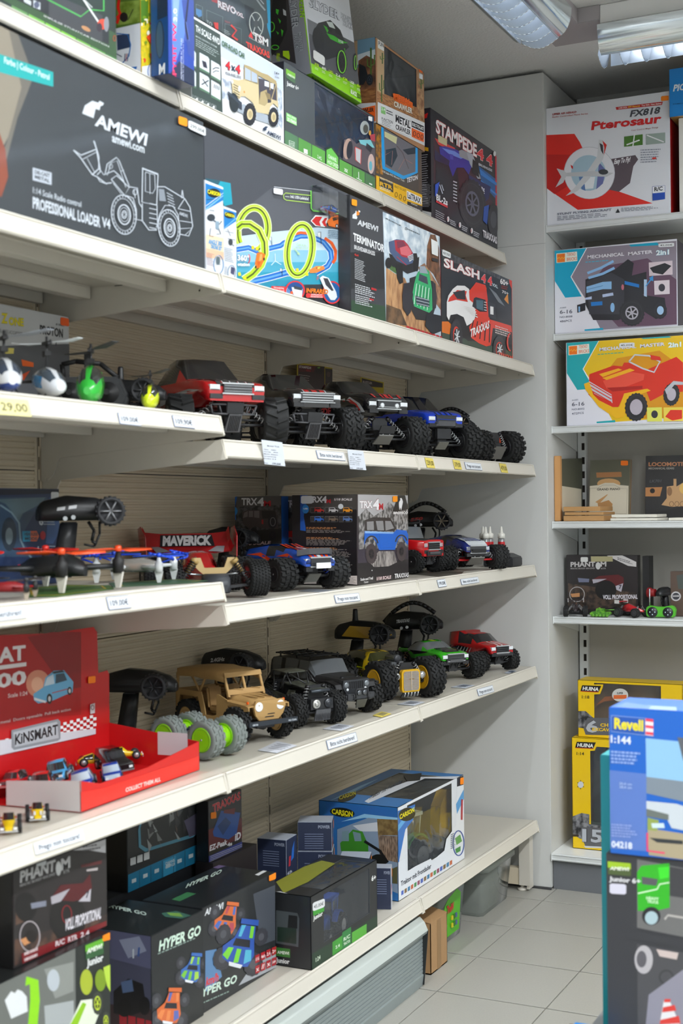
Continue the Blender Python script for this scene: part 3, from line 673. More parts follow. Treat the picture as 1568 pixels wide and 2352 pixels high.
# desert crawler carton standing on the monster truck carton
SC4 = (800,80,360/1568)
c2 = Carton('toy_box','brown and yellow window carton with a blue-edged window, beneath the desert carton', (862,431), (969,489), (969,300), X=.3545, z=ZA, d=.17, col='4a4038', side='c08a20', h=at(865,284,'x',.3545).z-ZA-.0012)
f = c2.front.cr(*SC4)
f.bg('4c423a'); f.poly(N2('b47816','4a3c2e',60),272,880,335,900,345,1400,275,1380); f.poly('5a4a3c',700,1100,730,1110,735,1560,700,1560)
f.poly('19a0e6',326,900,690,1090,692,1380,560,1442,545,1445,340,1340,332,1300); f.poly('6e6c74',350,910,668,1080,668,1370,550,1410,365,1320)
f.polys('1f3542', (370,1150,470,1130,490,1210,430,1330,370,1290), (540,1150,668,1120,668,1190,590,1200)); f.line('a8746c',5,370,1200,440,1160,430,1300); f.line('a8746c',5,500,1350,560,1240,640,1290); f.line('5a4a50',8,480,1110,540,1180,600,1340)
f.poly('cfcc9c',358,965,485,1025,475,1092,360,1020)
f.t('1/18 Scale 4WD Monster Truck',335,1372,558,1472,22,'e8e4dc',.015); f.t('TETON',580,1480,690,1445,48,'eeecec',.04, sh=.1, out='5c3030')
f.poly('f4bc10',275,1405,735,1602,735,1780,275,1565); f.poly('3b3630',305,1425,445,1485,446,1580,306,1515); f.t('RTR',312,1505,438,1550,40,'f4bc10',.05); f.t('READY-TO-RUN',314,1440,438,1492,20,'f0e8d0',.02); f.small(312,1522,440,1575,9,2,'f0e8d0', gap=2)
f.t('BUILT TO LAST',458,1525,572,1572,24,'6a5418',.01); [f.ring('6a4c10',474+i*42,1600+i*20,12,24,6,12) for i in range(3)]
f.poly('f8f8fa',580,1560,728,1630,728,1700,580,1640); f.t('LaTRAX',588,1630,722,1690,58,'2a2c34',.04, sh=-.1); f.poly('322c28',585,1665,735,1715,735,1795,585,1725); f.t('TRAXXAS',612,1745,715,1785,34,'f0eaea',.03); f.small(622,1690,700,1722,9,1,'d8d0c8')
c2.left.bg(N2('f0a818','8a5a10',40)); c2.done()
c3 = Carton('toy_box','desert cactus window carton with an orange crawler title, stacked second from the end', (863.5,284), (975,334), (863.5,87), X=.3555, z=c2.A.z+c2.h, d=.15, col='b08058', side='b89a78', win=(.13,.36,.83,.97), inner='4a4c52')
f = c3.front.cr(*SC4)
f.poly(N2('c08a58','94603c',50, stretch=(1,1,5)),285,560,760,760,760,920,290,680); f.poly('c8a880',283,30,356,60,356,600,286,560); f.poly(N2('caa47a','8a5a3c',40),690,260,745,290,752,880,690,780)
for x, y, l in ((338,180,110), (330,400,270), (725,430,110)): f.line('4d6a34',12, x, y, x, y+l); f.line('5c7a3a',9, x-22, y+l*.3, x-20, y+l*.55, x, y+l*.6); f.line('5c7a3a',9, x+20, y+l*.2, x+20, y+l*.5, x, y+l*.55)
f.poly('eeeeea',290,45,352,75,352,165,292,130); f.t('FUN',297,100,350,128,40,'48484c',.03)
f.poly('d8d8da',290,670,760,880,760,1110,290,885); f.poly('e6e6e8',290,675,760,885,758,1080,290,868)
f.poly('f06a14',440,585,500,595,640,680,640,730,610,740,450,650); f.t('METAL',450,640,620,705,58,'f8660a',.05, out='5a3018', sh=.15); f.t('CRAWLER',452,715,636,790,56,'eee8dc',.05, out='5a4030')
f.t('METAL',468,868,616,938,72,'33343a',.04); f.t('CRAWLER',468,942,618,1004,50,'33343a',.03); f.t('FUNCTION',328,850,440,892,28,'50525a',.01); f.small(330,862,440,905,6,3,'7a7c84', gap=2.6)
f.poly('8ac878',322,715,366,732,366,800,322,782); f.t('2.4',326,750,362,763,26,'f0faf0',.02); f.small(375,760,445,790,12,2,'60626a')
f.poly('2c2e34',628,860,750,915,750,975,628,920); f.t('BUILT-TO-LAST',634,908,746,958,32,'eceef0',.03); f.poly('f0641a',628,930,750,985,750,1075,628,1020); [f.ring('401c0c',655+i*38,990+i*17,13,24,6,10) for i in range(3)]; f.line('404248',3,466,800,618,868)
f.poly('f06a1c',702,330,736,345,736,385,702,370); f.poly('e4e8ec',702,385,738,400,738,450,702,435)
f = c3.left.cr(*SC4); f.poly('6e92a8',90,20,280,0,285,330,90,330); f.poly('cfd8dc',90,200,285,140,285,260,90,300); f.poly(N2('8a5c40','4c3428',30),100,260,180,205,285,250,290,640,90,640); f.poly(N2('b07a48','7a4c2c',40, stretch=(1,1,6)),100,560,290,520,290,690,100,700)
f.line('4c6b2e',18,225,130,225,400); f.line('5a7a34',13,190,240,192,310,225,330); f.line('5a7a34',13,262,200,258,290,225,310); f.tyre(212,450,36,60,'3a4650',0,12,'23262a',.6,5); f.poly('23262a',110,290,170,320,200,420,150,500,110,500)
f.poly('dcdcde',90,690,290,675,290,885,90,900); f.poly('f0641a',100,745,270,705,272,865,100,900); f.t('WLER',150,775,256,768,40,'2a2426',.04)
c3.done()
# stampede carton
c = Carton('toy_box','black carton with a blue printed monster truck at the far end of the top shelf', (990.5,499), (1142,575), (1142,353), X=.3545, z=ZA, d=.19, col='2c2a30', side='2a2733')
f = c.front.cr(*SC4)
f.poly('43202c',850,1040,1200,1200,1480,1750,850,1850); f.poly('1c1c28',845,1480,1490,1760,1490,2160,850,1840); f.poly('1f5c9c',1300,1310,1480,1450,1480,1650,1330,1480); f.poly('c82a3a',1465,1190,1492,1230,1492,1760,1470,1740)
f.polys('d83a34', (860,1030,1060,1130,1080,1180,900,1100)); f.polys('2f7fd0', (1310,1340,1480,1480,1480,1510,1320,1400), (1320,1450,1480,1590,1480,1610,1330,1490))
f.t('STAMPEDE',872,970,1282,1222,130,'f0ecec',.05, out='d83038', ow=.035); f.t('4',1283,1225,1352,1262,110,'e03038',.05, out='f4eeee'); f.t('4',1375,1285,1440,1318,110,'e03038',.05, out='f4eeee'); f.t('BRUSHLESS',1300,1305,1435,1370,24,'d8dce4',.03)
f.poly('c9bf94',893,1000,985,1048,982,1115,895,1070)
# truck
f.poly('1d1c26',870,1180,1080,1260,1100,1480,1060,1700,960,1720,870,1560)
f.poly('33329c',905,1120,960,1115,1080,1150,1180,1210,1240,1280,1200,1400,1150,1330,1080,1330,1040,1420,1000,1300,920,1230); f.poly('6f8fe0',930,1130,1060,1165,1160,1230,1120,1240,1000,1190); f.poly('24224a',860,1150,910,1190,1010,1260,1000,1310,860,1250)
f.poly('4f4fb8',1010,1190,1045,1200,1045,1250,1015,1245); f.poly('9a9ca4',1100,1160,1130,1150,1235,1190,1220,1270,1110,1220); f.poly('aeb2bc',1180,1180,1240,1195,1320,1440,1290,1440,1210,1290)
f.poly('15151c',1240,1240,1290,1290,1305,1430,1230,1380); f.poly('24265e',1200,1400,1420,1520,1400,1640,1330,1700,1310,1560,1200,1440); f.t('STAMPEDE',1238,1500,1358,1590,50,'e8e8f0',.04); f.t('44',1305,1640,1352,1660,45,'e03038',.04)
f.tyre(1235,1690,140,255,'5c5c70',-.1,22,'28252e',.5,7); f.ell('1a1a20',1085,1560,20,130); [f.line('c8c8d4',11,1042,1465+i*32,1080,1480+i*32) for i in range(7)]
f.tyre(1445,1850,60,170,'46464f',0,16,'201f28',.5,0); f.poly('1f4ea8',1350,1720,1400,1700,1380,1900,1340,1860); f.poly('2c55c8',860,1500,905,1470,880,1600,860,1620); f.line('c8ccdc',9,905,1500,935,1590); f.line('c8ccdc',8,925,1500,945,1560)
f.poly('d8303a',870,1655,985,1712,985,1735,870,1675); f.t('BL-2s',872,1650,985,1708,62,'f0eef2',.05)
f.small(865,1760,965,1812,8,5,'c4c4cc', gap=2.6)
for i in range(3): f.ell('e8e6ea',990+i*118,1845+i*58,12,28); f.line('d03838',5,986+i*118,1830+i*58,982+i*118,1860+i*58); f.small(1008+i*118,1855+i*58,1068+i*118,1885+i*58,9,3,'d0d0d8', gap=2)
f.t('TRAXXAS',1340,2020,1478,2092,70,'eeeaf0',.04, sh=-.15); f.ell('e8e8ea',1455,1190,14,26)
f = c.left.cr(*SC4); f.poly('d8201c',755,800,795,780,785,830,755,840); f.poly('e0a818',720,1110,800,1130,800,1165,720,1150); f.poly('18161c',720,1165,838,1180,838,1800,720,1780); f.small(725,1210,800,1200,7,22,'b8b8c0', gap=3.3); f.small(730,1500,835,1500,7,16,'8a8a92', gap=2.1)
f.poly('d0d0d0',730,1755,845,1775,845,1845,735,1850); c.done()
# ---------------------------------------------------------------- cartons on the second shelf
ZB = DECK['B']; XB = .4445
SC5 = (0,100,480/1568); WL = 'c4ccd6'
c = Carton('loader_box','big dark grey carton with a white line drawing of a wheel loader', (-330,430), (470.5,622), (470,283), X=XB, z=ZB, d=.36, col='3b4045', side='30343a')
f = c.front.cr(*SC5)
f.poly('8f8778',-1200,-900,60,-560,160,330,60,700,-40,900,-1200,300); f.poly('6e6a62',60,-560,130,-540,250,250,130,560,40,900,-20,950,60,700,160,330); f.poly('3b4045',-1200,700,40,860,-20,1250,-1200,1000)
f.poly('8a4632',-1200,500,-30,600,40,800,60,1000,10,1150,-1200,900)
f.poly('18a9a9',-500,-90,398,215,398,325,-500,80); f.t('Farbe | Colour - Petrol',30,145,370,275,48,'dff2f2',.02)
f.poly('d8dfe8',615,525,635,465,690,430,735,445,745,430,778,448,770,465,752,470,745,500,715,490,700,560)
f.t('AMEWI',708,610,1095,765,95,'d8dfe8',.05, sh=.25); f.t('amewi.com',838,735,1082,822,48,'d0d8e0',.03)
f.poly('bcc4d0',243,930,385,970,385,1062,243,1025); f.t('DIE-CAST',258,975,372,1005,28,'3b4045',.04); f.t('METAL',258,1010,372,1045,26,'3b4045',.04)
f.t('1:14 Scale Radio control',245,1120,607,1228,46, WL, .015); f.t('PROFESSIONAL LOADER',243,1232,750,1378,84,'ccd4de',.035); f.t('V4',762,1372,825,1392,74,'ccd4de',.03)
def wl(wd, *p): f.line(WL, wd, *p)
wl(8,548,800,600,855,690,985,725,1000,790,1050,835,1045); wl(8,548,800,605,838,715,795); wl(9,700,730,720,790,750,960,725,985); wl(5,705,735,740,850,735,940,690,980); wl(5,618,868,725,812); wl(4,650,862,705,965)
wl(7,690,985,740,940,775,985,850,955,890,990,940,1060); wl(6,725,1000,745,1035,800,1055); wl(7,785,975,800,905,870,855,890,880,965,1070); wl(5,800,990,830,895,875,880,940,1080); f.ring(WL, 826,922,14,17,4,12)
wl(7,830,1020,930,1140,965,1080,870,990,830,1020); wl(4,845,1050,905,1130); wl(5,900,960,925,950)
wl(7,965,1075,1025,1085,1040,1200,1060,1230); wl(5,1000,1095,1010,1160); f.ring(WL, 1008,1115,16,22,5,12)
wl(8,1065,940,1180,985,1170,1215,1060,1190,1065,940); wl(5,1085,965,1155,985,1160,1090,1140,1125,1085,1110,1085,965); wl(4,1118,975,1120,1130); wl(9,1060,935,1180,980)
wl(7,1170,1075,1230,1075,1380,1165,1420,1230,1440,1370,1410,1445,1340,1430); f.poly('8a929c',1185,1090,1225,1095,1240,1185,1190,1180)
for i in range(5): wl(5,1245+i*3,1120+i*22,1290+i*5,1145+i*22)
wl(6,1330,1240,1375,1170); wl(5,1330,1240,1420,1260); wl(6,1360,1100,1355,1160,1370,1160,1362,1100); f.t('AMEWI',1338,1285,1400,1308,26, WL, .02); wl(5,1340,1330,1435,1345); wl(5,1345,1390,1435,1385,1380,1440)
wl(7,1060,1200,1060,1330,1110,1400,1170,1400); wl(6,1170,1215,1175,1390)
for i in range(6): wl(6,1112,1200+i*36,1168,1212+i*36)
wl(6,1165,1380,1190,1280,1230,1215,1290,1220,1330,1290,1340,1430); wl(6,935,1140,990,1160,1015,1250,1015,1320,1060,1330)
for cx, cy, rx, ry in ((920,1285,92,148), (1257,1385,80,138)):
    f.ring(WL, cx, cy, rx, ry, 7,32,-.12); f.ring(WL, cx, cy, rx*.82, ry*.82,4,32,-.12)
    for i in range(26):
        a = 2*math.pi*i/26; c_, s_ = math.cos(a), math.sin(a); wl(5, cx+rx*.86*c_, cy+ry*.86*s_, cx+rx*.98*c_, cy+ry*.98*s_)
    f.ring(WL, cx, cy, rx*.5, ry*.5,9,24,-.1); f.ring(WL, cx, cy, rx*.36, ry*.36,4,20,-.1); f.ring(WL, cx, cy, rx*.2, ry*.2,6,14)
    for i in range(6): a = i*1.047; f.ell(WL, cx+rx*.11*math.cos(a), cy+ry*.11*math.sin(a),4,6,8)
f.sticker('ff9a14',1323,545,1388,605, dy=22); f.sticker('dfe3e6',1395,575,1532,640, dy=62, txt='299,00€', name='price_label')
c.done()
SC6 = (460,400,360/1568)
for (nm, p0, p1, pt, X, dd, lay) in (('blue and white quadcopter carton beside the big dark loader carton', (473,628), (514.5,640), (514.5,431),.4445,.03,0), ('shorter white and blue helicopter carton in front of the loop track carton', (515,638), (544,646), (543.5,485),.4445,.03,1)):
    c = Carton('toy_box', nm, p0, p1, pt, X=X, z=ZB, d=dd, col='dfe3ea', side='c8d0dc'); f = c.front.cr(*SC6)
    if lay == 0:
        f.poly('2080c8',50,70,228,135,228,260,52,360); f.poly('e9eef4',50,70,228,135,228,155,50,90); f.line('8ac6f0',14,55,350,228,215); f.line('f0f4f8',7,52,320,228,190)
        f.ell('1e2020',133,190,66,46,20,.12); f.t('CARSON',70,190,200,225,40,'f4ec10',.05)
        f.poly('f2d8b8',55,600,230,640,232,860,55,830); f.poly('eec0a0',55,740,232,780,232,850,55,830); f.poly('dfe3ea',55,840,232,860,232,1030,55,980)
        f.ell('343c44',105,435,40,36); f.line('3a4a5c',10,110,450,190,500,210,470); f.line('4a5058',6,100,540,90,620,130,625); f.line('4a5058',6,180,540,200,600,160,600); f.line('56606c',5,90,360,135,368); f.poly('8fa8bc',150,470,185,475,180,560,150,545); f.line('26323c',5,60,255,130,250)
        f.t('ANGLE 300',75,695,210,720,48,'38a0e0',.05, sh=.2); f.t('DRONE SET',100,740,210,765,38,'38a0e0',.05, sh=.2); f.small(62,790,135,810,6,9,'a8888c', gap=2.4)
        f.ring('4a7fb0',178,905,48,92,8); f.poly('5c6c74',150,820,195,830,195,910,152,905); f.ring('dfe3e8',172,865,24,50,4)
    else:
        f.poly('2080c8',232,330,358,372,358,470,234,550); f.poly('e9eef4',232,328,358,370,358,385,232,345); f.line('8ac6f0',10,234,540,358,440)
        f.ell('1e2020',290,412,52,32,18,.15); f.t('CARSON',245,408,340,438,30,'f4ec10',.05)
        f.line('6a7480',4,245,570,330,590); f.line('6a7480',4,270,550,300,620); f.ell('3c444c',300,680,22,34); f.line('3c444c',6,300,690,335,720); f.line('4a5460',5,275,645,345,660); f.small(240,740,330,765,8,8,'a4acb6', gap=2.2); f.small(240,930,275,940,6,6,'8e98a4', gap=2.4)
        f.ring('5a7c9c',310,985,38,72,6); f.poly('484a6a',305,925,340,940,335,1010,300,990)
    c.done()
# loop track set
c = Carton('track_set_box','large grey and blue racing track carton with lime green loops on the second shelf', (471,628), (806,722), (806,449), X=.410, z=ZB, d=.10, col='4a4d54', side='22282e')
f = c.front.cr(*SC6)
f.poly('5a5d64',480,320,720,130,1500,215,1500,570,1170,530,360,610); f.poly('1fa0b8',150,60,300,90,320,300,240,320); f.poly('2c5f70',50,40,200,65,160,140,50,110)
f.poly('c8dff0',360,625,700,580,1170,532,1500,570,1500,800,360,860); f.poly('8cc4e0',360,760,1500,760,1500,900,360,900); f.poly('4eaac8',360,880,1500,880,1500,1000,360,1000); f.poly('2f9cb8',360,980,1500,980,1500,1100,1420,1100,360,1140); f.poly('2a8fae',360,1060,1000,1060,860,1140,700,1180,360,1100)
f.poly('34363c',560,1150,860,1140,1100,1110,1500,1090,1500,1430,560,1170)
LG, LG2, LG3 = 'b5d92c','d8f06a','3f4a1c'
def tr(wd, *p): f.line('e4ecf4', wd+14, *p); f.line('1f6ec8', wd, *p); f.line('6aa8e8', wd*.3, *p)
tr(52,360,755,480,735,560,770,700,740,800,715,830,690,900,660,1000,620,1100,620); tr(52,1140,640,1230,680,1300,770,1310,850,1270,920,1150,990); tr(60,470,1085,700,1030,860,985,980,985)
f.line('f0642c',26,920,605,1000,585,1130,600); f.line('f0642c',30,1240,640,1310,690,1350,770,1345,850,1320,890)
for cx, cy, rx, ry, a0, a1 in ((520,560,150,225,140,420), (990,760,125,255,0,360)):
    f.ring('e9f6cc', cx, cy, rx, ry, 78,40,.12, a0, a1); f.ring(LG, cx, cy, rx, ry, 62,40,.12, a0, a1); f.ring(LG2, cx, cy, rx+12, ry+12,12,40,.12, a0, a1); f.ring(LG3, cx, cy, rx, ry, 13,40,.12, a0, a1)
P = (360,540,410,500,490,500,580,560,635,680,640,800,600,910,520,1000,430,1060)
f.line('e9f6cc',88, *P); f.line(LG, 72, *P); f.line(LG2,14, *[v+(14 if i % 2 == 0 else -10) for i, v in enumerate(P)]); f.line(LG3,16, *P)
f.poly('f07a20',560,790,600,780,640,800,640,850,600,930,560,945,540,900); f.poly('f8a860',590,800,615,800,610,860,580,870); f.poly('d85a18',560,870,600,880,570,930); f.ell('2c2420',548,930,9,16); f.ell('2c2420',630,850,9,16)
f.poly('f08a40',1080,960,1150,920,1230,920,1240,950,1160,985,1090,990); f.poly('f8d060',1130,935,1200,925,1180,950); f.poly('b04c1c',1140,935,1170,930,1160,950)
for x, y in ((520,735), (560,745), (965,960), (1060,1000), (440,1040), (530,1110), (385,1000)): f.poly('f8dc20', x-16, y-14, x+6, y-20, x+16, y+14, x-12, y+18)
for x, y, s_ in ((690,650,1), (1175,610,1.5), (795,960,.9)): f.line('2a3440',5, x, y-18*s_, x+14*s_, y-22*s_, x+18*s_, y+60*s_); f.poly('e8f0f4', x-8*s_, y-14*s_, x+12*s_, y-18*s_, x+12*s_, y+14*s_, x-4*s_, y+12*s_)
f.line('e8f4fa',6,738,795,740,870); f.line('e8f4fa',6,700,912,740,870,800,906)
f.t('CAR RUN',955,715,1050,730,24,'b8dcb0',.02); f.t('IN 360 LOOP',945,745,1068,752,20,'b8dcb0',.01); f.line('c4e4b0',10,925,740,985,805); f.poly('c4e4b0',975,780,990,812,955,800)
f.t('360°',362,862,478,872,58,'f4f8fa',.06, out='1f78a8'); f.t('otation',362,918,484,920,36,'f4f8fa',.05, out='1f78a8'); f.ring('e83848',460,845,26,50,8,14,0,-60,70)
f.poly('f0f2f4',1092,468,1140,412,1270,415,1270,455,1235,530,1140,520); f.poly('e82a28',1104,468,1145,425,1210,428,1180,478,1195,522,1148,512); f.poly('e82a28',1205,480,1235,440,1260,440,1240,480,1255,525,1228,520)
f.poly('f07a30',1255,470,1300,430,1370,412,1430,430,1450,480,1435,510,1360,540,1275,520); f.poly('4a3a30',1310,440,1360,424,1380,450,1320,470); f.poly('2c2a2c',1385,430,1420,440,1425,465,1392,460); f.ell('3a3234',1355,520,15,22); f.ell('c8c8cc',1355,520,8,13); f.ell('3a3234',1430,492,12,20); f.line('e8e8e8',4,1445,450,1496,465)
f.line('b4dc5c',7,1095,215,840,190,820,210,824,245,850,262,1095,290); f.t('Inkl. USB-Ladekabel',890,238,1070,262,30,'e8eef0',.02); f.line('dfe8e4',5,838,224,880,230)
f.line('dfe4ea',5,725,128,1095,170); f.poly('6a6c70',1105,175,1395,210,1392,385,1108,360); f.line('7cd45c',13,1095,165,1098,345,1118,368,1375,395,1400,370,1400,212)
f.small(1270,565,1430,580,7,5,'6c8ca4', gap=2.5)
f.poly('d83438',700,1120,840,1125,850,1215,690,1170); f.t('Fahrzeugladung',722,1142,822,1150,18,'f4e0e0',.02); f.t('per Handdruck',716,1165,828,1178,18,'f4e0e0',.02); f.t('ausziehbar',730,1188,818,1198,16,'f4e0e0',.02)
f.ell('d83438',935,1165,100,98,28); f.ell('1f4c90',935,1165,84,84,28); f.poly('e0e4ea',900,1130,1010,1150,1000,1262,960,1250,910,1190); f.poly('3a4450',920,1115,1005,1140,1005,1165,925,1150); [f.ring('9cc8f0',900,1185,24+i*14,36+i*18,5,10,0,140,220) for i in range(3)]; f.ell('f06030',900,1188,14,16)
f.ell('d83438',1305,1185,95,115,28); f.ell('1f5c9c',1305,1185,82,100,28); f.poly('e0e4ea',1180,1040,1210,1016,1270,1040,1345,1180,1355,1230,1330,1262,1290,1260,1240,1180); f.poly('3c3e46',1215,1040,1260,1045,1320,1165,1300,1170,1240,1110); [f.ring('d84a50',1180,1045,14+i*13,20+i*15,5,10,.3,140,220) for i in range(2)]
f.t('INFRARED',1042,1185,1262,1200,46,'f08020',.05, sh=.25, out='1c1c20'); f.poly('d84040',1045,1195,1218,1200,1215,1240,1050,1235); f.ell('d83438',1062,1215,22,24); f.t('INFRAROT',1095,1212,1205,1218,15,'f4d8d8',.02); f.t('FERNBEDIENUNG',1088,1232,1208,1238,15,'f4d8d8',.02)
f.t('3+',1388,1328,1450,1332,42,'eef0f2',.03); f.small(1392,1358,1455,1362,8,2,'b8bcc4', gap=3)
f.sticker('e8eaf0',716,138,808,195, dy=16)
c.done()
# toy car in the blister of the track box: a thing of its own
def small_car(name, label, loc, rz, L, body, roof='2c3440', wheel='1a1a1c', hub='b0b4b8', stripe=None, group=None, boxy=0, parent_T=None, shape='coupe', rx=0, cat='toy car', glossy=True):
    """little die-cast car, length L, nose towards +x"""
    t = thing(name, label, cat, loc, rz, group); t.rotation_euler = (rx, 0, rz)
    W = L*.42; H = L*.34; b = MB(); bm_ = M(body, .22, coat=.8) if glossy else M(body, .5)
    P = {'coupe': [(-.5,.10,.24,.8), (-.44,.08,.42,.95), (-.30,.08,.50,1), (-.16,.08,.76,.98), (.06,.08,.80,.96), (.22,.08,.52,1), (.42,.08,.42,.96), (.5,.10,.26,.8)],
         'beetle': [(-.5,.12,.34,.7), (-.42,.10,.62,.9), (-.25,.10,.95,.98), (-.02,.10,1.08,1), (.14,.10,.98,1), (.24,.10,.60,1), (.40,.10,.52,.92), (.5,.12,.30,.74)],
         'suv': [(-.5,.14,.85,.9), (-.45,.12,1.05,.98), (-.1,.12,1.08,1), (.08,.12,1.02,1), (.16,.12,.70,1), (.42,.12,.64,.97), (.5,.14,.50,.85)],
         'buggy': [(-.45,.2,.5,.5), (-.3,.2,.75,.6), (-.05,.2,.95,.62), (.1,.2,.6,.6), (.35,.2,.45,.4), (.5,.2,.3,.3)]}[shape]
    R = []
    for x, zb, zt, wf in P:
        w = W/2*wf; z1 = zb*H; z3 = zt*H; z2 = z1+(min(zt, .52)*H-z1)*.9; top = .74 if zt > .6 else .86
        R.append([(x*L, -w*.94, z1), (x*L, -w, z2), (x*L, -w*top, z3), (x*L, w*top, z3), (x*L, w, z2), (x*L, w*.94, z1)])
    gl = M(roof, .1, coat=1)
    def bands(j, i):
        za, zb_ = P[j][2], P[j+1][2]
        if i in (1,3) and min(za, zb_) > .7: return gl
        if i == 2 and abs(za-zb_) > .2: return gl
        return None
    b.loft(R, bm_, bands=bands, smooth=True)
    b.build('body', t)
    d = MB()
    for sy in (-1,1):
        d.box((.5*L-.008*L, sy*W*.3,.36*H), (.02*L, W*.16,.12*H), M('f0f2f4',.1, coat=1)); d.box((-.49*L, sy*W*.32,.38*H), (.02*L, W*.12,.1*H), M('b01c1c',.2))
    d.box((.495*L, 0,.2*H), (.03*L, W*.86,.08*H), M('c8ccd0',.2, metal=.7)); d.box((-.495*L, 0,.2*H), (.03*L, W*.8,.08*H), M('c8ccd0',.2, metal=.7))
    if stripe:
        for sy in (-.16,.16): d.add([(.44*L, W*(sy-.05),.45*H), (.44*L, W*(sy+.05),.45*H), (.24*L, W*(sy+.05),.57*H), (.24*L, W*(sy-.05),.57*H)], [(0,1,2,3)], M(stripe, .3))
        d.box((0,0,.24*H), (.6*L, W*1.005,.05*H), M(stripe, .3))
    d.build('trim', t)
    r = H*(.34 if shape == 'buggy' else .25)
    for sx in (-.3,.31):
        for sy in (-1,1):
            wq = MB(); y = sy*W*(.5 if shape == 'buggy' else .44); wd = W*.2
            wq.lathe([(r*.6,-wd/2), (r, -wd/2), (r*1.04,0), (r, wd/2), (r*.6, wd/2)], M(wheel, .7),'y',14,(sx*L, y, r)); wq.lathe([(r*.1,-wd*.52), (r*.6,-wd*.52), (r*.6, wd*.52), (r*.1, wd*.52)], M(hub, .3, metal=.5),'y',10,(sx*L, y, r)); wq.build('wheel', t)
    return t
p = atp(460+1240*360/1568,400+365*360/1568, c.A+Vector((.012,0,0)), Vector((1,0,0)))
blz = c
bl = MB(c.T); q0 = at(460+1102*.2296,400+375*.2296,'x',.410); q1 = at(460+1345*.2296,400+205*.2296,'x',.410)
bl.box(((.410+.442)/2,(q0.y+q1.y)/2,(q0.z+q1.z)/2), (.032, abs(q1.y-q0.y), abs(q1.z-q0.z)-.012), film(.3,10,.04)); bl.build('blister_window', c.o)
small_car('model_car','glossy blue racing car in the clear blister of the loop track carton', (.428,(q0.y+q1.y)/2, min(q0.z, q1.z)+.010), math.radians(90),.058,'2468d8','1c2c4c', stripe='e8ecf0')
# terminator carton
SC7 = (800,440,390/1568)
c = Carton('toy_box','black and sky-coloured truck carton', (806,723), (1012.5,778.5), (1010,544), X=.4445, z=ZB, d=.033, col='3c3e42', side='2a2b2e')
f = c.front.cr(*SC7)
f.poly('3c3e44',10,30,320,180,345,1240,10,1160); f.poly('26282c',20,560,340,560,345,900,20,900); f.poly('2c4a34',25,1000,345,1060,345,1230,25,1150)
f.poly('b9cbd9',315,185,840,410,860,1380,345,1240); f.poly(N2('e6eef4','a8bccc',28),316,186,840,412,845,760,340,700)
f.poly(N2('8a5c3c','5a3a26',50),755,395,800,400,835,520,850,900,780,760,715,700,725,500); f.poly(N2('c89a6c','9a6c48',34, stretch=(1,2,.6)),345,700,430,760,520,800,600,1000,720,1180,800,1320,780,1350,345,1235)
f.poly(N2('7a5c40','4c3a2c',30),345,1040,480,1090,540,1240,345,1225); f.poly('4a6a3c',345,640,440,680,440,760,380,720); f.poly(N2('b88a64','7c5640',40),640,700,700,660,860,900,860,1100,780,1000)
f.polys('f48a1c', (62,195,98,175,98,215,62,225)); f.polys('dfe2e6', (35,215,62,195,62,180,72,178,72,225,80,235,75,255,35,248), (90,170,106,180,106,192,92,190))
f.t('AMEWI',80,305,268,370,52,'d4d8dc',.03, sh=.25, out='7a7e84', ow=.02)
f.t('TERMINATOR',42,450,328,560,72,'e8eaec',.035); f.t('BRUSHED&BRUSHLESS',50,528,242,592,38,'d8dadc',.03)
f.t('4x4',52,590,90,602,22,'c83430',.03); f.small(55,625,160,665,8,12,'b8bcc0', gap=2); f.small(58,860,250,915,9,5,'c4c8cc', gap=2); f.small(60,960,225,1000,9,5,'c4c8cc', gap=2); f.poly('b82c30',208,885,255,900,255,918,208,905); f.poly('b82c30',190,985,230,995,230,1010,190,1000)
f.small(340,250,520,340,9,1,'5c6870'); f.small(540,350,690,415,9,1,'5c6870'); f.ring('3a444c',528,343,8,12,4,10)
# red truck
f.poly('26262a',370,570,470,620,600,640,650,600,640,730,540,760,480,720,400,690); f.poly('4a5c80',368,465,440,440,510,450,545,490,600,580,590,660,530,680,440,640,380,560); f.poly('b02c3c',420,450,505,450,545,490,590,570,560,620,490,600,430,540); f.poly('d86a74',470,520,540,500,580,560,560,600,480,580)
f.poly('7c3048',440,460,500,455,525,500,450,525); f.poly('c8ccd4',540,600,590,575,600,620,560,650); [f.line('2a2a34',5,545,608+i*14,598,585+i*14) for i in range(3)]; f.line('c82c3c',6,440,600,530,680); f.poly('1d1d20',430,660,495,680,500,840,470,855,445,800); f.poly('1d1d20',595,570,625,570,645,660,630,740,600,720); f.ell('232326',365,660,30,50)
# green truck
f.poly('26262a',560,800,620,780,780,830,800,1060,760,1200,620,1180,560,1060); f.poly('2fae6c',640,740,700,700,740,740,765,900,770,1090,740,1120,600,1060,582,960,600,860,620,780); f.poly('3c4450',650,760,720,790,730,860,640,820)
for i in range(5): f.line('dfeee4',6,625+i*28,850+i*10,600+i*30,1040+i*14); f.line('1f7a4c',5,640+i*28,860+i*10,620+i*30,1020+i*14)
f.poly('9ca8b4',650,690,700,690,730,760,650,750); f.poly('34404c',610,960,740,1000,735,1070,620,1040); [f.line('c8d0d8',5,620,975+i*28,740,1005+i*28) for i in range(3)]
f.poly('2e2c34',505,850,560,840,590,950,570,1110,540,1150,495,1080,490,960); f.poly('2e2c34',765,830,795,850,810,980,800,1080,770,1060); f.poly('1d2028',720,1120,860,1150,860,1290,770,1320,700,1240)
f.poly('eef0f0',755,436,820,470,820,600,762,575); f.poly('2c2a2c',764,610,820,625,820,655,764,640)
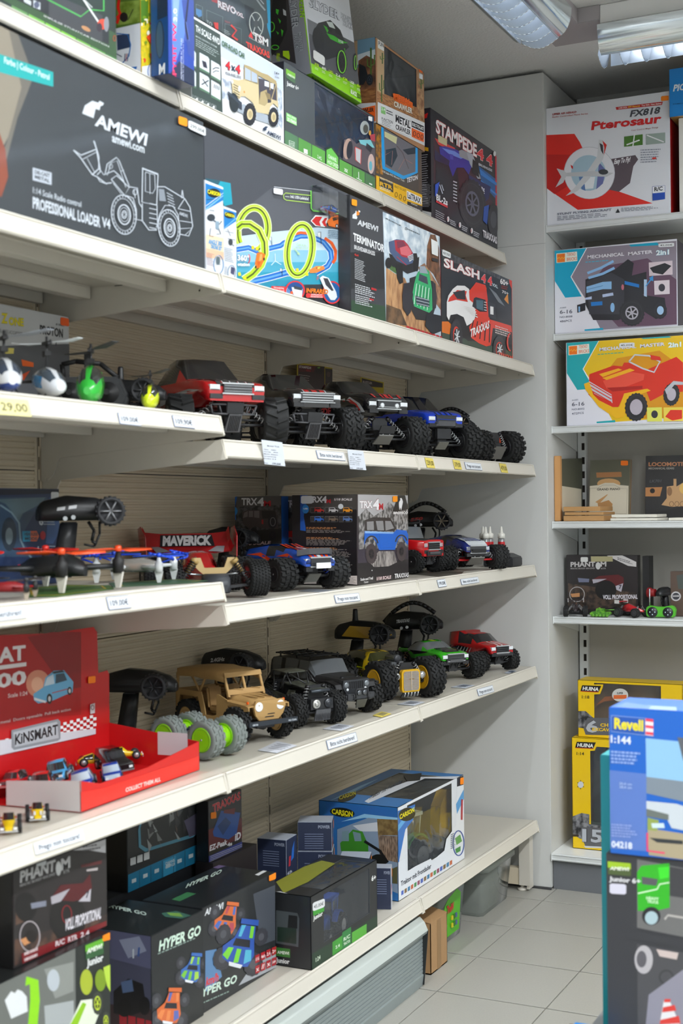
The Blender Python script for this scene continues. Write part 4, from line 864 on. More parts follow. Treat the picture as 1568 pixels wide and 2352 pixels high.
for i in range(10):
    x = 528+i*34; y = 1238+i*10.5; f.poly('b81f2a', x, y, x+27, y+8, x+27, y+80, x, y+70); f.poly('e8e8ea', x+3, y+32, x+24, y+38, x+24, y+78, x+3, y+72); f.line('6a3038',4, x+7, y+45, x+20, y+62)
f.sticker('ff9a14',18,68,66,125, dy=12)
c.done(); c.o['label'] = 'black and pale blue carton printed with red and green trucks on rocks'
# slash carton
c = Carton('toy_box','black carton printed with a red and white racing truck, end of second shelf', (1014,779), (1177,828), (1012,572), X=.4445, z=ZB, d=.28, col='2e2d30', side='b02c24')
f = c.front.cr(*SC7)
f.poly('262a30',850,540,1520,820,1520,1580,860,1390); f.poly(N2('5c5c60','2c2c30',60),850,530,1500,800,1500,860,1240,740,860,620); f.poly('d8701c',862,1200,960,1200,930,1330,862,1330); f.poly('e8902a',1420,1020,1470,940,1480,1080); f.poly('3a4c40',862,1300,1520,1480,1520,1560,862,1390)
f.poly('e0402c',1480,800,1522,830,1522,1575,1512,1570,1505,900,1485,850)
f.t('SLASH',878,690,1208,812,82,'f2eeee',.06, out='d83028', ow=.03); f.t('4',1222,832,1268,846,78,'e83838',.05, out='e8e0e0'); f.t('4',1282,855,1325,868,78,'e83838',.05, out='e8e0e0'); f.t('VXL',1325,870,1378,895,28,'c8d8dc',.04); f.t('60+',1398,848,1472,875,50,'eee8e8',.05); f.small(1408,875,1470,890,9,2,'a02820'); f.t('70+',1415,935,1475,955,26,'d8d4d4',.03)
# truck
f.poly('1b1b1f',900,950,1100,880,1500,1050,1510,1400,1100,1380,900,1180)
f.poly('eceaea',905,1020,920,960,960,900,1000,868,1070,870,1110,900,1130,980,1180,1060,1160,1200,1090,1240,1060,1160,1000,1130,940,1140,925,1190,905,1150); f.poly('d8341c',930,980,1000,910,1090,920,1080,960,1100,1020,990,1000,915,1020); f.poly('2a2a30',960,930,1070,910,1080,1000,1000,990)
f.poly('e03820',1110,920,1175,838,1260,862,1285,930,1290,1100,1300,1180,1400,1210,1500,1240,1505,1300,1330,1260,1310,1420,1270,1430,1200,1400,1130,1350,1110,1250,1180,1150,1150,1030,1115,1000); f.poly('24242a',1155,985,1175,975,1262,1000,1275,1110,1210,1110,1140,1060); f.poly('4a6a78',1175,1000,1240,1005,1240,1100,1180,1080); [f.line('e8e4e4',6,1248,1020+i*24,1272,1026+i*24) for i in range(4)]
f.poly('24242a',1270,900,1300,900,1420,980,1490,1060,1500,1220,1380,1180,1350,1060,1285,1020); f.poly('34343a',1280,1010,1350,1040,1360,1180,1290,1160); f.t('1',1305,1130,1335,1136,74,'eeecec',.02); f.poly('7a7e84',1290,880,1360,940,1440,1060,1380,1020)
for d_ in range(5): f.line('1c1c20',9,1150+d_*38,1190+d_*8,1120+d_*44,1330+d_*16)
for d_ in range(4): f.line('e8e4e2',8,1060+d_*18,1060+d_*20,1170+d_*6,1090+d_*24)
f.t('TRAXXAS',1118,1345,1295,1258,72,'f0ecec',.05, sh=.1); f.small(1350,1245,1490,1290,10,4,'d8c8c4', gap=2)
f.tyre(992,1335,58,165,'d83a2a',-.05,22,'2c2c34',.55,0); f.ell('2a2a30',996,1340,30,78); [f.line('d4d8dc',9,998,1340,998+26*math.cos(a),1340+70*math.sin(a)) for a in (0,.9,1.8,2.7,3.6,4.5,5.4)]
f.poly('2e2d30',900,1400,1100,1440,1100,1500,900,1430) if False else None
f.tyre(1388,1460,62,130,'d83a2a',-.05,22,'34343c',.55,0); f.ell('2a2a30',1390,1460,30,62); [f.line('d4d8dc',9,1392,1460,1392+26*math.cos(a),1460+55*math.sin(a)) for a in (0,.9,1.8,2.7,3.6,4.5,5.4)]
f.ring('d83a2a',1490,1390,30,80,14,14,0,90,270); f.t('TRAXXAS',1378,1520,1512,1560,40,'e8503c',.05)
f.sticker('dfe2e4',858,532,935,590, dy=30, txt='469,95€', name='price_label')
c.done()
# ---------------------------------------------------------------- radio-controlled vehicles
BLK = M('1b1b1d',.55); BLK2 = M('2c2d30',.45); GRY = M('55565a',.45); RUB = M('191a1b',.78, noise=.25, bscale=90); SIL = M('c3c7cb',.25, metal=.8); GLS = M('23262b',.08, coat=1.)
GLS2 = M('7c8288',.1, coat=1.); LAMP = M('e8edf2',.12, coat=1.); WHT = M('eceded',.35)
_wc = {}
def wheel_meshes(R, W, style, rim, tyre='191a1b', face=1, hr=.56):
    k = (R, W, style, rim, tyre, hr)
    if k in _wc: return _wc[k]
    m = M(tyre, .78, noise=.25, bscale=90) if tyre == '191a1b' else M(tyre, .7, noise=.2, bscale=90); b = MB(); h = W/2; r0 = R*.9
    b.lathe([(R*hr, -h*.92), (R*.72,-h), (R*.86,-h*.97), (r0,-h*.8), (r0*1.015,0), (r0, h*.8), (R*.86, h*.97), (R*.72, h), (R*hr, h*.92), (R*hr*.98,0)], m, 'y',30)
    def lug(a, y, lw, ll, hgt=.1, sk=0.):
        c, s = math.cos(a), math.sin(a); er = Vector((c, 0, s)); et = Vector((-s, 0, c)); ey = Vector((0,1,0)); base = er*(r0*.985)+ey*y
        q = [(-ll/2,-lw/2), (ll/2,-lw/2), (ll/2, lw/2), (-ll/2, lw/2)]; q = [(u+sk*v, v) for u, v in q]
        t_ = R*hgt+.015*r0; lo = [base+et*u+ey*v for u, v in q]; hi = [base+er*t_+et*(u*.8)+ey*(v*.9) for u, v in q]
        b.add(lo+hi, [(4,5,6,7), (0,1,5,4), (1,2,6,5), (2,3,7,6), (3,0,4,7)], m)
    if style == 'paddle':
        n = 13
        for i in range(n):
            for s_ in (-1,1): lug(2*math.pi*(i+(.5 if s_ > 0 else 0))/n, s_*h*.46, h*.98, R*.10,.11, s_*.45)
    elif style == 'pin':
        n = 34
        for i in range(n):
            for j in range(6): lug(2*math.pi*(i+.5*(j % 2))/n, (-.83+j*.333)*h, h*.17, R*.09,.085)
    elif style == 'block':
        n = 17
        for i in range(n):
            for j, y in enumerate((-.78,-.28,.28,.78)): lug(2*math.pi*(i+.5*(j % 2))/n, y*h, h*.42, R*.25,.10,.25*(1 if j % 2 else -1))
    elif style == 'tri':
        n = 14
        for i in range(n):
            for j, y in enumerate((-.6,.1,.7)): lug(2*math.pi*(i+.5*(j % 2))/n, y*h, h*.44, R*.30,.05,.5)
    else:   # 'v' directional
        n = 18
        for i in range(n):
            for j, (y, sk) in enumerate(((-.72,-.8), (-.24,.7), (.24,-.7), (.72,.8))): lug(2*math.pi*(i+.3*j)/n, y*h, h*.40, R*.17,.095, sk)
    me = b.mesh('wheel')
    q = MB(); rm = M(rim, .35, coat=.5); hr_ = R*hr
    for s_ in (-1,1):
        q.lathe([(hr_*1.04, s_*h*.93), (hr_*.86, s_*h*.97), (hr_*.82, s_*h*.5), (hr_*.2, s_*h*.42), (hr_*.18, s_*h*.75), (hr_*.02, s_*h*.75)], rm, 'y',22)
        for i in range(6):
            a = 2*math.pi*i/6; c, s = math.cos(a), math.sin(a)
            q.tube((hr_*.1*c, s_*h*.66, hr_*.1*s), (hr_*.84*c, s_*h*.78, hr_*.84*s), hr_*.085, rm, n=6)
        q.lathe([(hr_*.1, s_*h*.7), (hr_*.1, s_*h*.95), (hr_*.02, s_*h*.95)], SIL, 'y',6)
    _wc[k] = (me, q.mesh('rim')); return _wc[k]
def add_wheel(t, x, y, R, W, style='v', rim='1c1c1f', tyre='191a1b', steer=0, hr=.56, z=None, tilt=0):
    a, c = wheel_meshes(R, W, style, rim, tyre, 1, hr)
    o = bpy.data.objects.new('wheel', a); o.location = (x, y, R*1.0 if z is None else z); o.rotation_euler = (tilt, x*7+y*3, steer); o.rotation_mode = 'XYZ'; link(o, t)
    r = bpy.data.objects.new('rim', c); link(r, o)
def shock(t, a, b, r=.0055, col='c9cacc', body='232326', turns=7):
    a = Vector(a); b = Vector(b); m = MB(); m.tube(a, a.lerp(b, .55), r*.6, M(body, .35, metal=.3), n=8); m.tube(a, b, r*.28, SIL, n=6); m.tube(a, a.lerp(b, .12), r*1.05, M(body, .35), n=8); m.tube(b, b.lerp(a, .1), r*1.05, BLK, n=8)
    m.spring(a.lerp(b, .12), b.lerp(a, .1), r, M(col, .3, metal=.5), turns, r*.16); m.build('shock_absorber', t, fix=False)
def running_gear(t, wb, tr, R, W, arm='232427', spring='c9cacc', z0=None, plate='4b4c50', knuckle=None, cw=.034, deckz=None):
    z = z0 or R*.85
    ch = MB(); P = M(plate, .45); am = M(arm, .5)
    ch.box((0,0, z+.004), (wb*.86, cw*1.3,.006), am); ch.box((0,0, z+.014), (wb*.7, cw, .018), BLK)
    for s in (-1,1): ch.box((s*wb/2,0, z+.008), (.040,.032,.026), BLK2); ch.box((s*(wb/2+.004),0, z+.038), (.006,.05,.034), BLK2)
    ch.box((.01,.0, z+.028), (.05,.03,.022), M('26282c',.4)); ch.lathe([(.012,-.018), (.012,.018)], M('3a3b40',.3, metal=.5),'x',12,(-wb*.25,.004, z+.03))
    ch.build('chassis', t, bevel=.001)
    for s in (-1,1):
        for q in (-1,1):
            a = MB(); x = s*wb/2; yo = q*(tr/2-W*.62)
            for dx in (-.012,.012): a.tube((x+dx, q*.014, z-.002), (x+dx*.35, yo, R*.82),.0032, am, n=6)
            for k in (.35,.6,.8): a.tube((x-.012*(1-k*.65), q*.014+(yo-q*.014)*k, z-.002+(R*.82-z+.002)*k), (x+.012*(1-k*.65), q*.014+(yo-q*.014)*k, z-.002+(R*.82-z+.002)*k),.002, am, n=5)
            a.tube((x-.004, q*.014, z+.03), (x, yo, R*1.18),.0018, SIL, n=5); a.tube((x, q*.012, z+.010), (x, yo, R),.0026, BLK2, n=6)
            a.box((x, yo, R), (.014,.010, R*.5), M(knuckle, .35) if knuckle else BLK2); a.build('suspension_arm', t)
            shock(t, (x+.006, q*.022, z+.055), (x+.006, q*(tr/2-W*.9), R*.85),.0062, spring)
def car_body(t, L, W, St, paint, glass=GLS, z0=0, x0=0, name='body_shell', gth=.0, glassb=True, top=None, lower=None, n2=1, smooth=True):
    """St rows: (x, zb, zm, zt, wm, wt, tag) in metres / fractions of W; tag: 'g' side glass, 'w' windscreen towards the next row, '' paint"""
    b = MB(); R = []
    for r in St:
        x, zb, zm, zt, wm, wt = r[:6]; w = W/2*wm; v = W/2*wt; x = x0+x*L
        R.append([(x, -w*.96, z0+zb), (x, -w, z0+zm), (x, -(w+(v-w)*.5)-.0006, z0+zm+(zt-zm)*.55), (x, -v, z0+zt-.002), (x, -v*.55, z0+zt), (x, v*.55, z0+zt), (x, v, z0+zt-.002), (x, (w+(v-w)*.5)+.0006, z0+zm+(zt-zm)*.55), (x, w, z0+zm), (x, w*.96, z0+zb)])
    def bands(j, i):
        tg = St[j][6] if len(St[j]) > 6 else ''
        if 'g' in tg and i in (1,2,6,7): return glass
        if 'w' in tg and i in (3,4,5): return glass
        if 'W' in tg and i in (2,3,4,5,6): return glass
        if top and i in (3,4,5) and 'w' not in tg: return top
        if lower and i in (0,8): return lower
        return None
    b.loft(R, paint, bands=bands, smooth=smooth); o = b.build(name, t); return o, R
def on_top(b, R, j, k, u0, u1, m, off=.0009, f0=0., f1=1., sh=0.):
    """strip of paint on the top of a lofted body between rows j..k; u across -1..1"""
    for i in range(j, k):
        A, B = R[i], R[i+1]
        def pt(ring, u):
            ys = ring[3][1], ring[6][1]; y = (ys[0]+ys[1])/2+(ys[1]-ys[0])/2*u; return Vector((ring[4][0], y, max(ring[4][2], ring[3][2])+off))
        fa = f0 if i == j else 0.; fb = f1 if i == k-1 else 1.
        P = [pt(A, u0).lerp(pt(B, u0+sh), fa), pt(A, u1).lerp(pt(B, u1+sh), fa), pt(A, u1).lerp(pt(B, u1+sh), fb), pt(A, u0).lerp(pt(B, u0+sh), fb)]
        b.add(P, [(0,1,2,3)], m)
def on_side(b, R, s, pts, m, off=.0010):
    """patch on the flank s=-1/+1; pts (x, z) metres; follows the flank plane between the rows"""
    out = []
    for x, z in pts:
        for i in range(len(R)-1):
            if R[i][0][0] <= x <= R[i+1][0][0] or i == len(R)-2:
                f = min(max((x-R[i][0][0])/max(1e-6, R[i+1][0][0]-R[i][0][0]),0),1); break
        col = [Vector(R[i][q]).lerp(Vector(R[i+1][q]), f) for q in (0,1,2,3)]; y = col[-1].y
        for q in range(3):
            if col[q].z <= z <= col[q+1].z or (q == 0 and z < col[0].z): y = col[q].y+(col[q+1].y-col[q].y)*max(0, min(1,(z-col[q].z)/max(1e-6, col[q+1].z-col[q].z))); break
        out.append((x, s*(abs(y)+off), z))
    b.add(out, [tuple(range(len(out)))], m)
def word(b, txt, O, U, V, m, bold=.03, sh=0.):
    vs, fs = glyphs(txt, bold); O = Vector(O); U = Vector(U); V = Vector(V); b.add([O+U*x+V*y+U.normalized()*sh*y*V.length for x, y in vs], fs, m)
def monster(name, label, x, y, deck, rz, wb, tr, R, W, L, BW, St, paint, style='v', rim='1c1c1f', z0=.0, bx=0., spring='c9cacc', decals=None, nose=None, bumper='skid', glass=GLS, steer=0, knuckle=None, top=None, lower=None, group=None, tyre='191a1b', hr=.56, cat='toy truck', arm='232427'):
    t = thing(name, label, cat, (x, y, deck+.0015), rz, group)
    for sx in (-1,1):
        for sy in (-1,1): add_wheel(t, sx*wb/2, sy*(tr/2-W/2), R, W, style, rim, steer=steer if sx > 0 else 0, tyre=tyre, hr=hr)
    running_gear(t, wb, tr, R, W, spring=spring, knuckle=knuckle, arm=arm)
    o, Rr = car_body(t, L, BW, St, paint, glass, z0, bx, top=top, lower=lower)
    if decals: d = MB(); decals(d, Rr, L, BW, z0); d.build('paint_decals', t, fix=False)
    if nose: n = MB(); nose(n, bx+L/2, BW, z0); n.build('grille_and_lamps', t, bevel=0)
    zc = R*.85; f = wb/2+.012
    b = MB()
    if bumper == 'skid':      # loop guards either side of an upright skid plate
        b.prism([(f+.026,-.016, zc+.018), (f+.026,.016, zc+.018), (f+.006,.019, zc-.020), (f+.006,-.019, zc-.020)], (.004,0,.001), GRY)
        for i in range(7): b.box((f+.0205,-.012+i*.004, zc-.001), (.002,.0012,.036), BLK2, Matrix.Rotation(.48,3,'Y'))
        b.prism([(f+.022,-.02, zc+.020), (f+.022,.02, zc+.020), (f+.026,.02, zc+.044), (f+.026,-.02, zc+.044)], (.004,0,0), BLK2)
        for s in (-1,1): b.path([(f+.024, s*.018, zc+.040), (f+.020, s*.056, zc+.040), (f+.016, s*.050, zc+.020), (f+.024, s*.018, zc+.019)], .0024, GRY, n=6, closed=True); b.tube((f+.02, s*.036, zc+.040), (f+.02, s*.030, zc+.02),.0018, GRY)
    elif bumper == 'plate':
        b.prism([(f+.02,-.026, zc+.012), (f+.02,.026, zc+.012), (f+.030,.024, zc+.032), (f+.030,-.024, zc+.032)], (.003,0,-.001), BLK2)
        b.prism([(f+.022,-.024, zc+.008), (f+.022,.024, zc+.008), (f-.004,.028, zc-.014), (f-.004,-.028, zc-.014)], (.001,0,-.003), M('6b6a66',.4))
        for s in (-1,1): b.lathe([(.002,0), (.002,.002)], SIL, 'x',8,(f+.02, s*.011, zc+.008))
    elif bumper == 'block':
        b.prism([(f+.016,-.052, zc+.048), (f+.034,-.030, zc+.052), (f+.034,.030, zc+.052), (f+.016,.052, zc+.048), (f+.010,.048, zc+.048), (f+.010,-.048, zc+.048)], (0,0,.014), M('4d4e52',.5))
        b.box((f+.012,0, zc+.03), (.014,.05,.03), BLK2); b.prism([(f+.016,-.018, zc+.006), (f+.016,.018, zc+.006), (f-.004,.018, zc-.014), (f-.004,-.018, zc-.014)], (.003,0,-.002), M('77766f',.45))
    elif bumper == 'bar':
        b.box((f+.022,0, zc+.028), (.010,.072,.012), BLK2); b.box((f+.027,0, zc+.03), (.004,.05,.006), GRY)
        for s in (-1,1): b.tube((f+.02, s*.02, zc+.024), (f, s*.012, zc-.006),.0022, BLK2); b.tube((f+.02, s*.008, zc+.024), (f, s*.01, zc-.006),.0018, BLK2)
    b.build('front_bumper', t)
    return t, Rr
def truckSt(h=.085, cab=1., zb=.005, hood=.56, bedz=.5, arch=.022, wbf=.30):
    """generic cab-forward pickup profile; h = height of the shell"""
    H = h; return [(-.50, zb+.012,.42*H, bedz*H, .88,.80), (-.44, zb+.008,.44*H, bedz*H*1.03,.97,.88), (-wbf-.07, zb+arch*.7,.46*H, bedz*H*1.05,1., .9,''), (-wbf+.05, zb+arch*.8,.48*H, bedz*H*1.1,1., .88,'g'),
        (-.18, zb, .50*H, .94*H*cab, .96,.66,'g'), (-.08, zb, .50*H, H*cab, .95,.66,'g'), (.04, zb, .50*H, .97*H*cab, .95,.66,'W'), (.165, zb, .50*H, (hood+.06)*H, .95,.80), (wbf-.08, zb+arch*.6,.48*H, (hood+.03)*H, 1., .84), (wbf+.06, zb+arch, .46*H, hood*H, 1., .84), (.44, zb+.006,.42*H, (hood-.05)*H, .98,.84), (.495, zb+.004,.30*H, (hood-.16)*H, .90,.80)]
ZC = DECK['C']+.0012
RED = M('c4161c',.22, coat=.9); BKS = M('1d1c1f',.2, coat=1.); BLUE = M('1440c8',.22, coat=.9)
def stripes(cols, us, j=6, k=10, w=.06):
    def f(d, R, L, BW, z0):
        for c, u in zip(cols, us): on_top(d, R, j, k, u-w, u+w, M(c, .25, coat=.8))
    return f
def nose_std(grille='9a9da2', gw=.46, lampc=LAMP, bars=3, hh=.03, bar='d4d8dc'):
    def f(n, xf, BW, z0):
        z = z0+hh
        n.box((xf-.001,0, z), (.008, BW*gw, .020), M('2e3034',.3, coat=.8)); n.box((xf+.0005,0, z+.011), (.008, BW*(gw+.05),.003), M(bar, .2, metal=.6)); n.box((xf+.0005,0, z-.011), (.008, BW*(gw+.05),.003), M(bar, .2, metal=.6))
        for i in range(bars): n.box((xf+.0025,0, z-.006+i*.006), (.004, BW*gw*.96,.0018), M(grille, .2, metal=.6))
        for s in (-1,1): n.box((xf-.005, s*BW*.36, z+.002), (.010, BW*.16,.012), lampc); n.box((xf-.0005, s*BW*.36, z-.003), (.004, BW*.14,.0012), BLK); n.box((xf-.004, s*BW*.34, z-.017), (.010, BW*.2,.010), BLK2)
    return f
def d1(d, R, L, BW, z0):
    for u, c, w in ((-.62,'3a3b3e',.10), (-.30,'3a3b3e',.12), (0,'4a4b4f',.12), (.32,'3a3b3e',.12), (.64,'3a3b3e',.10)): on_top(d, R, 7,11, u-w, u+w, M(c, .2, coat=.9), f0=.15)
    for u in (-.45,-.15,.18,.48): on_top(d, R, 7,11, u-.015, u+.015, M('d8dadc',.25),.0012, f0=.3)
    h = z0; x = R[0][0][0]
    for s in (-1,1):
        on_side(d, R, s, [(x+.01*L, h+.026), (x+.32*L, h+.030), (x+.44*L, h+.020), (x+.30*L, h+.012), (x+.02*L, h+.016)], M('a9abad',.3, coat=.6)); on_side(d, R, s, [(x+.5*L, h+.036), (x+.75*L, h+.040), (x+.9*L, h+.034), (x+.7*L, h+.032)], M('c2c4c6',.3, coat=.6),.0014)
        on_side(d, R, s, [(x, h+.012), (x+.22*L, h+.012), (x+.26*L, h+.024), (x, h+.024)], BKS, .0013)
    word(d, 'DOMINATOR'[3:], (x+.03*L, -BW*.485, h+.0135), (.15*L, -.002,0), (0,0,.009), M('c8cacc',.4))
def place_truck(px, py, z, rz, wb, tr, W):
    """put the viewer-right front wheel on the line of a photograph pixel at height z; returns origin"""
    p = at(px, py, 'z', z); f = Vector((math.cos(rz), math.sin(rz),0)); l = Vector((-f.y, f.x, 0)); o = p-f*wb/2-l*(tr/2-W/2); return o.x, o.y
HD = math.radians(-40)
def P_(pxX, px, py, rz, wb, tr, W):
    p = at(px, py, 'x', pxX); f = Vector((math.cos(rz), math.sin(rz),0)); l = Vector((-f.y, f.x, 0)); o = p-f*wb/2-l*(tr/2-W/2); return o.x, o.y
a = P_(.395,627,967, math.radians(-32),.25,.285,.055)
monster('monster_truck','red and grey monster truck with paddle tyres, half behind the raised near shelf', *a, ZC, math.radians(-32),.25,.285,.054,.055,.35,.150, truckSt(.118, hood=.50), RED, 'paddle', z0=.083, bx=.0, decals=d1, nose=nose_std(hh=.036), top=None, steer=-.30)
def d2(d, R, L, BW, z0):
    for u, w in ((-.35,.10), (0,.12), (.35,.10)): on_top(d, R, 7,11, u-w, u+w, M('c81a20',.2, coat=.9), f0=.1)
    for u in (-.5,.5): on_top(d, R, 7,11, u-.02, u+.02, M('d8dadc',.25),.0012)
    on_top(d, R, 4,6,-.9,-.6, RED); on_top(d, R, 4,6,.6,.9, RED); x = R[0][0][0]
    for s in (-1,1): on_side(d, R, s, [(x+.1*L, z0+.02), (x+.5*L, z0+.03), (x+.62*L, z0+.042), (x+.3*L, z0+.036)], RED); on_side(d, R, s, [(x+.2*L, z0+.008), (x+.5*L, z0+.008), (x+.6*L, z0+.024), (x+.3*L, z0+.016)], M('8e1218',.25))
a = P_(.40,794,988, math.radians(-34),.25,.27,.055)
monster('monster_truck','black monster truck with red hood stripes and chrome grille, second of the row', *a, ZC, math.radians(-34),.25,.27,.055,.055,.35,.146, truckSt(.105, hood=.54), BKS, 'v', z0=.093, decals=d2, nose=nose_std('e4e8ec',.6, bars=4, hh=.032, bar='aeb2b6'))
def d3(d, R, L, BW, z0):
    for u, w in ((-.72,.06), (-.25,.05), (0,.10), (.25,.05), (.72,.06)): on_top(d, R, 7,11, u-w, u+w, M('c81a20',.2, coat=.9), f0=0)
    x = R[0][0][0]
    for s in (-1,1): on_side(d, R, s, [(x+.62*L, z0+.046), (x+.78*L, z0+.050), (x+.90*L, z0+.030), (x+.955*L, z0+.006), (x+.915*L, z0+.006), (x+.86*L, z0+.03), (x+.76*L, z0+.040)], M('c9cbcf',.22, coat=.9)); on_side(d, R, s, [(x+.66*L, z0+.042), (x+.78*L, z0+.045), (x+.86*L, z0+.030), (x+.92*L, z0+.008), (x+.90*L, z0+.008), (x+.84*L, z0+.028)], RED, .0016)
    word(d, 'STAMPEDE', (x+.10*L, -BW*.49, z0+.010), (.42*L, -.003,0), (0,0,.018), M('c0303a',.4),.05,.1)
a = P_(.40,943,1001, math.radians(-28),.25,.28,.058)
def n3(n, xf, BW, z0):
    nose_std('c4c8cc',.5, bars=1, hh=.026)(n, xf, BW, z0)
    for s in (-1,1): n.lathe([(.001,-.001), (.0065,0), (.0065,.004), (.002,.005)], LAMP, 'x',14,(xf+.002, s*BW*.17, z0+.024))
monster('monster_truck','black, red and white monster truck showing large coil springs, third of the row', *a, ZC, math.radians(-28),.25,.28,.055,.058,.34,.146, truckSt(.104, hood=.58), BKS, 'v', z0=.108, decals=d3, nose=n3, bumper='plate')
a = P_(.405,1068,1012, math.radians(-31),.25,.26,.055)
def d4(d, R, L, BW, z0):
    on_top(d, R, 4,6,-1,1, BKS); on_top(d, R, 6,7,-.25,.25, BKS)
    for u in (-.5,-.2,.15,.45): on_top(d, R, 8,11, u-.04, u+.04, M('20283c',.3), f0=.3)
monster('monster_truck','bright blue monster truck with a black cab and grey block bumper', *a, ZC, math.radians(-31),.25,.26,.055,.055,.33,.14, truckSt(.108, hood=.52), BLUE, 'block', z0=.090, decals=d4, nose=nose_std('2c50c0',.5, bars=2, hh=.028, bar='4a4c50'), bumper='block', knuckle='1238c8', spring='e4e6ea')
# small orange bodied car without a shell
rz = math.radians(-20); wb, tr, R, W = .12,.21,.0545,.055; a = P_(.395,1167,1029, rz, wb, tr, W)
t = thing('stunt_truck','open black truck chassis with a bright orange battery cover at the row end','toy truck', (a[0], a[1], ZC+.0015), rz)
for sx in (-1,1):
    for sy in (-1,1): add_wheel(t, sx*wb/2, sy*(tr/2-W/2), R, W, 'block')
running_gear(t, wb, tr, R, W)
b = MB(); OR = M('f0501a',.4)
for i in range(3): b.lathe([(.001,-.03), (.016,-.027), (.017,0), (.016,.027), (.001,.03)], OR, 'x',14,(.035,-.026+i*.026,.078))
b.build('battery_cover', t); b = MB()
for x in (.02,.05): b.path([(x, -.044,.07), (x, -.034,.095), (x, .034,.095), (x, .044,.07)], .002, M('2a3c9c',.4), n=6)
b.prism([(.09,-.03,.055), (.09,.03,.055), (.065,.03,.015), (.065,-.03,.015)], (.003,0,0), M('6c6a66',.4)); b.box((.02,0,.052), (.12,.10,.006), BLK); b.build('frame_bars', t)

# ---------------------------------------------------------------- pistol-grip transmitters
def transmitter(label, x, y, z, rz, s=1., body='1c1d20', accent=None, loop=True, wheelc='26272b', base=True, antenna=False, pitch=0., spokes='3a3b40', txt=None, tcol='c8cace', grip=1.):
    t = thing('transmitter', label, 'remote control', (x, y, z), rz); t.scale = (s, s, s)
    # local: nose (wheel side) faces -y; x is the length of the head; grip hangs below at origin
    m = M(body, .42); gh = .085*grip; zb = .012+gh if base or grip > .5 else gh
    b = MB()
    St = [(-.070,.012,.022), (-.060,.020,.034), (-.02,.024,.044), (.03,.023,.040), (.062,.018,.030), (.078,.010,.018)]
    b.loft([[(xx, -w, zb+.012), (xx, -w*1.1, zb+.012+h*.5), (xx, -w*.7, zb+.012+h), (xx, w*.7, zb+.012+h), (xx, w*1.1, zb+.012+h*.5), (xx, w, zb+.012)] for xx, w, h in St], m)
    b.build('head', t, bevel=.002)
    if accent:
        b = MB(); am = M(accent, .35)
        for q in (-1,1): b.prism([(-.05, q*.026, zb+.02), (-.03, q*.027, zb+.045), (.05, q*.026, zb+.04), (.072, q*.016, zb+.022), (.02, q*.027, zb+.014)], (0, q*.002,0), am)
        b.build('accent_panel', t)
    b = MB(); b.loft([[(-.014-.014*f+sx*(.013+.004*f), sy*.014,.010+gh*(1-f)+ .012*(1-f)) for sx, sy in ((-1,-1), (-1.2,0), (-1,1), (1,1), (1.15,0), (1,-1))] for f in (0,.3,.6,1)], m); b.build('grip', t, bevel=.002)
    if base: b = MB(); b.loft([[(-.018+sx*(.045-k), sy*(.032-k), zz) for sx, sy in ((-1,-.7), (-.7,-1), (.7,-1), (1,-.7), (1,.7), (.7,1), (-.7,1), (-1,.7))] for zz, k in ((0,.002), (.002,0), (.016,.002), (.020,.010))], m, smooth=False); b.build('base', t)
    w = MB(); cx, cz = .046, zb+.028; wm = M(wheelc, .6)
    w.lathe([(.020,-.028), (.020,-.050), (.024,-.052), (.0245,-.068), (.020,-.070), (.018,-.062), (.004,-.062)], wm, 'y',24,(cx, 0, cz))
    for i in range(6): q = 2*math.pi*i/6; w.tube((cx, -.066, cz), (cx+.019*math.cos(q),-.066, cz+.019*math.sin(q)),.0017, M(spokes, .4, metal=.4), n=5)
    for i in range(20): q = 2*math.pi*i/20; w.box((cx+.0248*math.cos(q),-.060, cz+.0248*math.sin(q)), (.003,.014,.003), wm)
    w.build('steering_wheel', t)
    b = MB(); b.path([(.020,0, zb+.010), (.030,0, zb-.006), (.026,0, zb-.024), (.034,0, zb-.030)], .003, m, n=6); b.path([(.012,0, zb-.03), (.030,0, zb-.034), (.040,0, zb-.012), (.040,0, zb+.01)], .0022, m, n=6); b.build('trigger', t)
    if loop:
        b = MB(); pts = [(-.052+.11*k/10,0, zb+.046+.032*math.sin(math.pi*(k+.6)/11.2)) for k in range(11)]; b.path(pts, .0055, m, n=8); b.path([(-.052,0, zb+.05), (-.072,0, zb+.028)], .006, m); b.build('carry_handle', t)
    if antenna: MB().lathe([(.009,0), (.007,.01), (.006,.03), (.005,.034)], m, 'z',10,(-.02,.0, zb+.05)).build('antenna', t)
    if txt: b = MB(); word(b, txt, (-.04,-.0265, zb+.028), (.034,0,.004), (0,0,.008), M(tcol, .4),.05,.2); b.tube((-.012,-.026, zb+.018), (-.012,-.031, zb+.018),.004, SIL); b.tube((-.026,-.026, zb+.016), (-.026,-.031, zb+.016),.004, SIL); b.build('lettering', t)
    return t
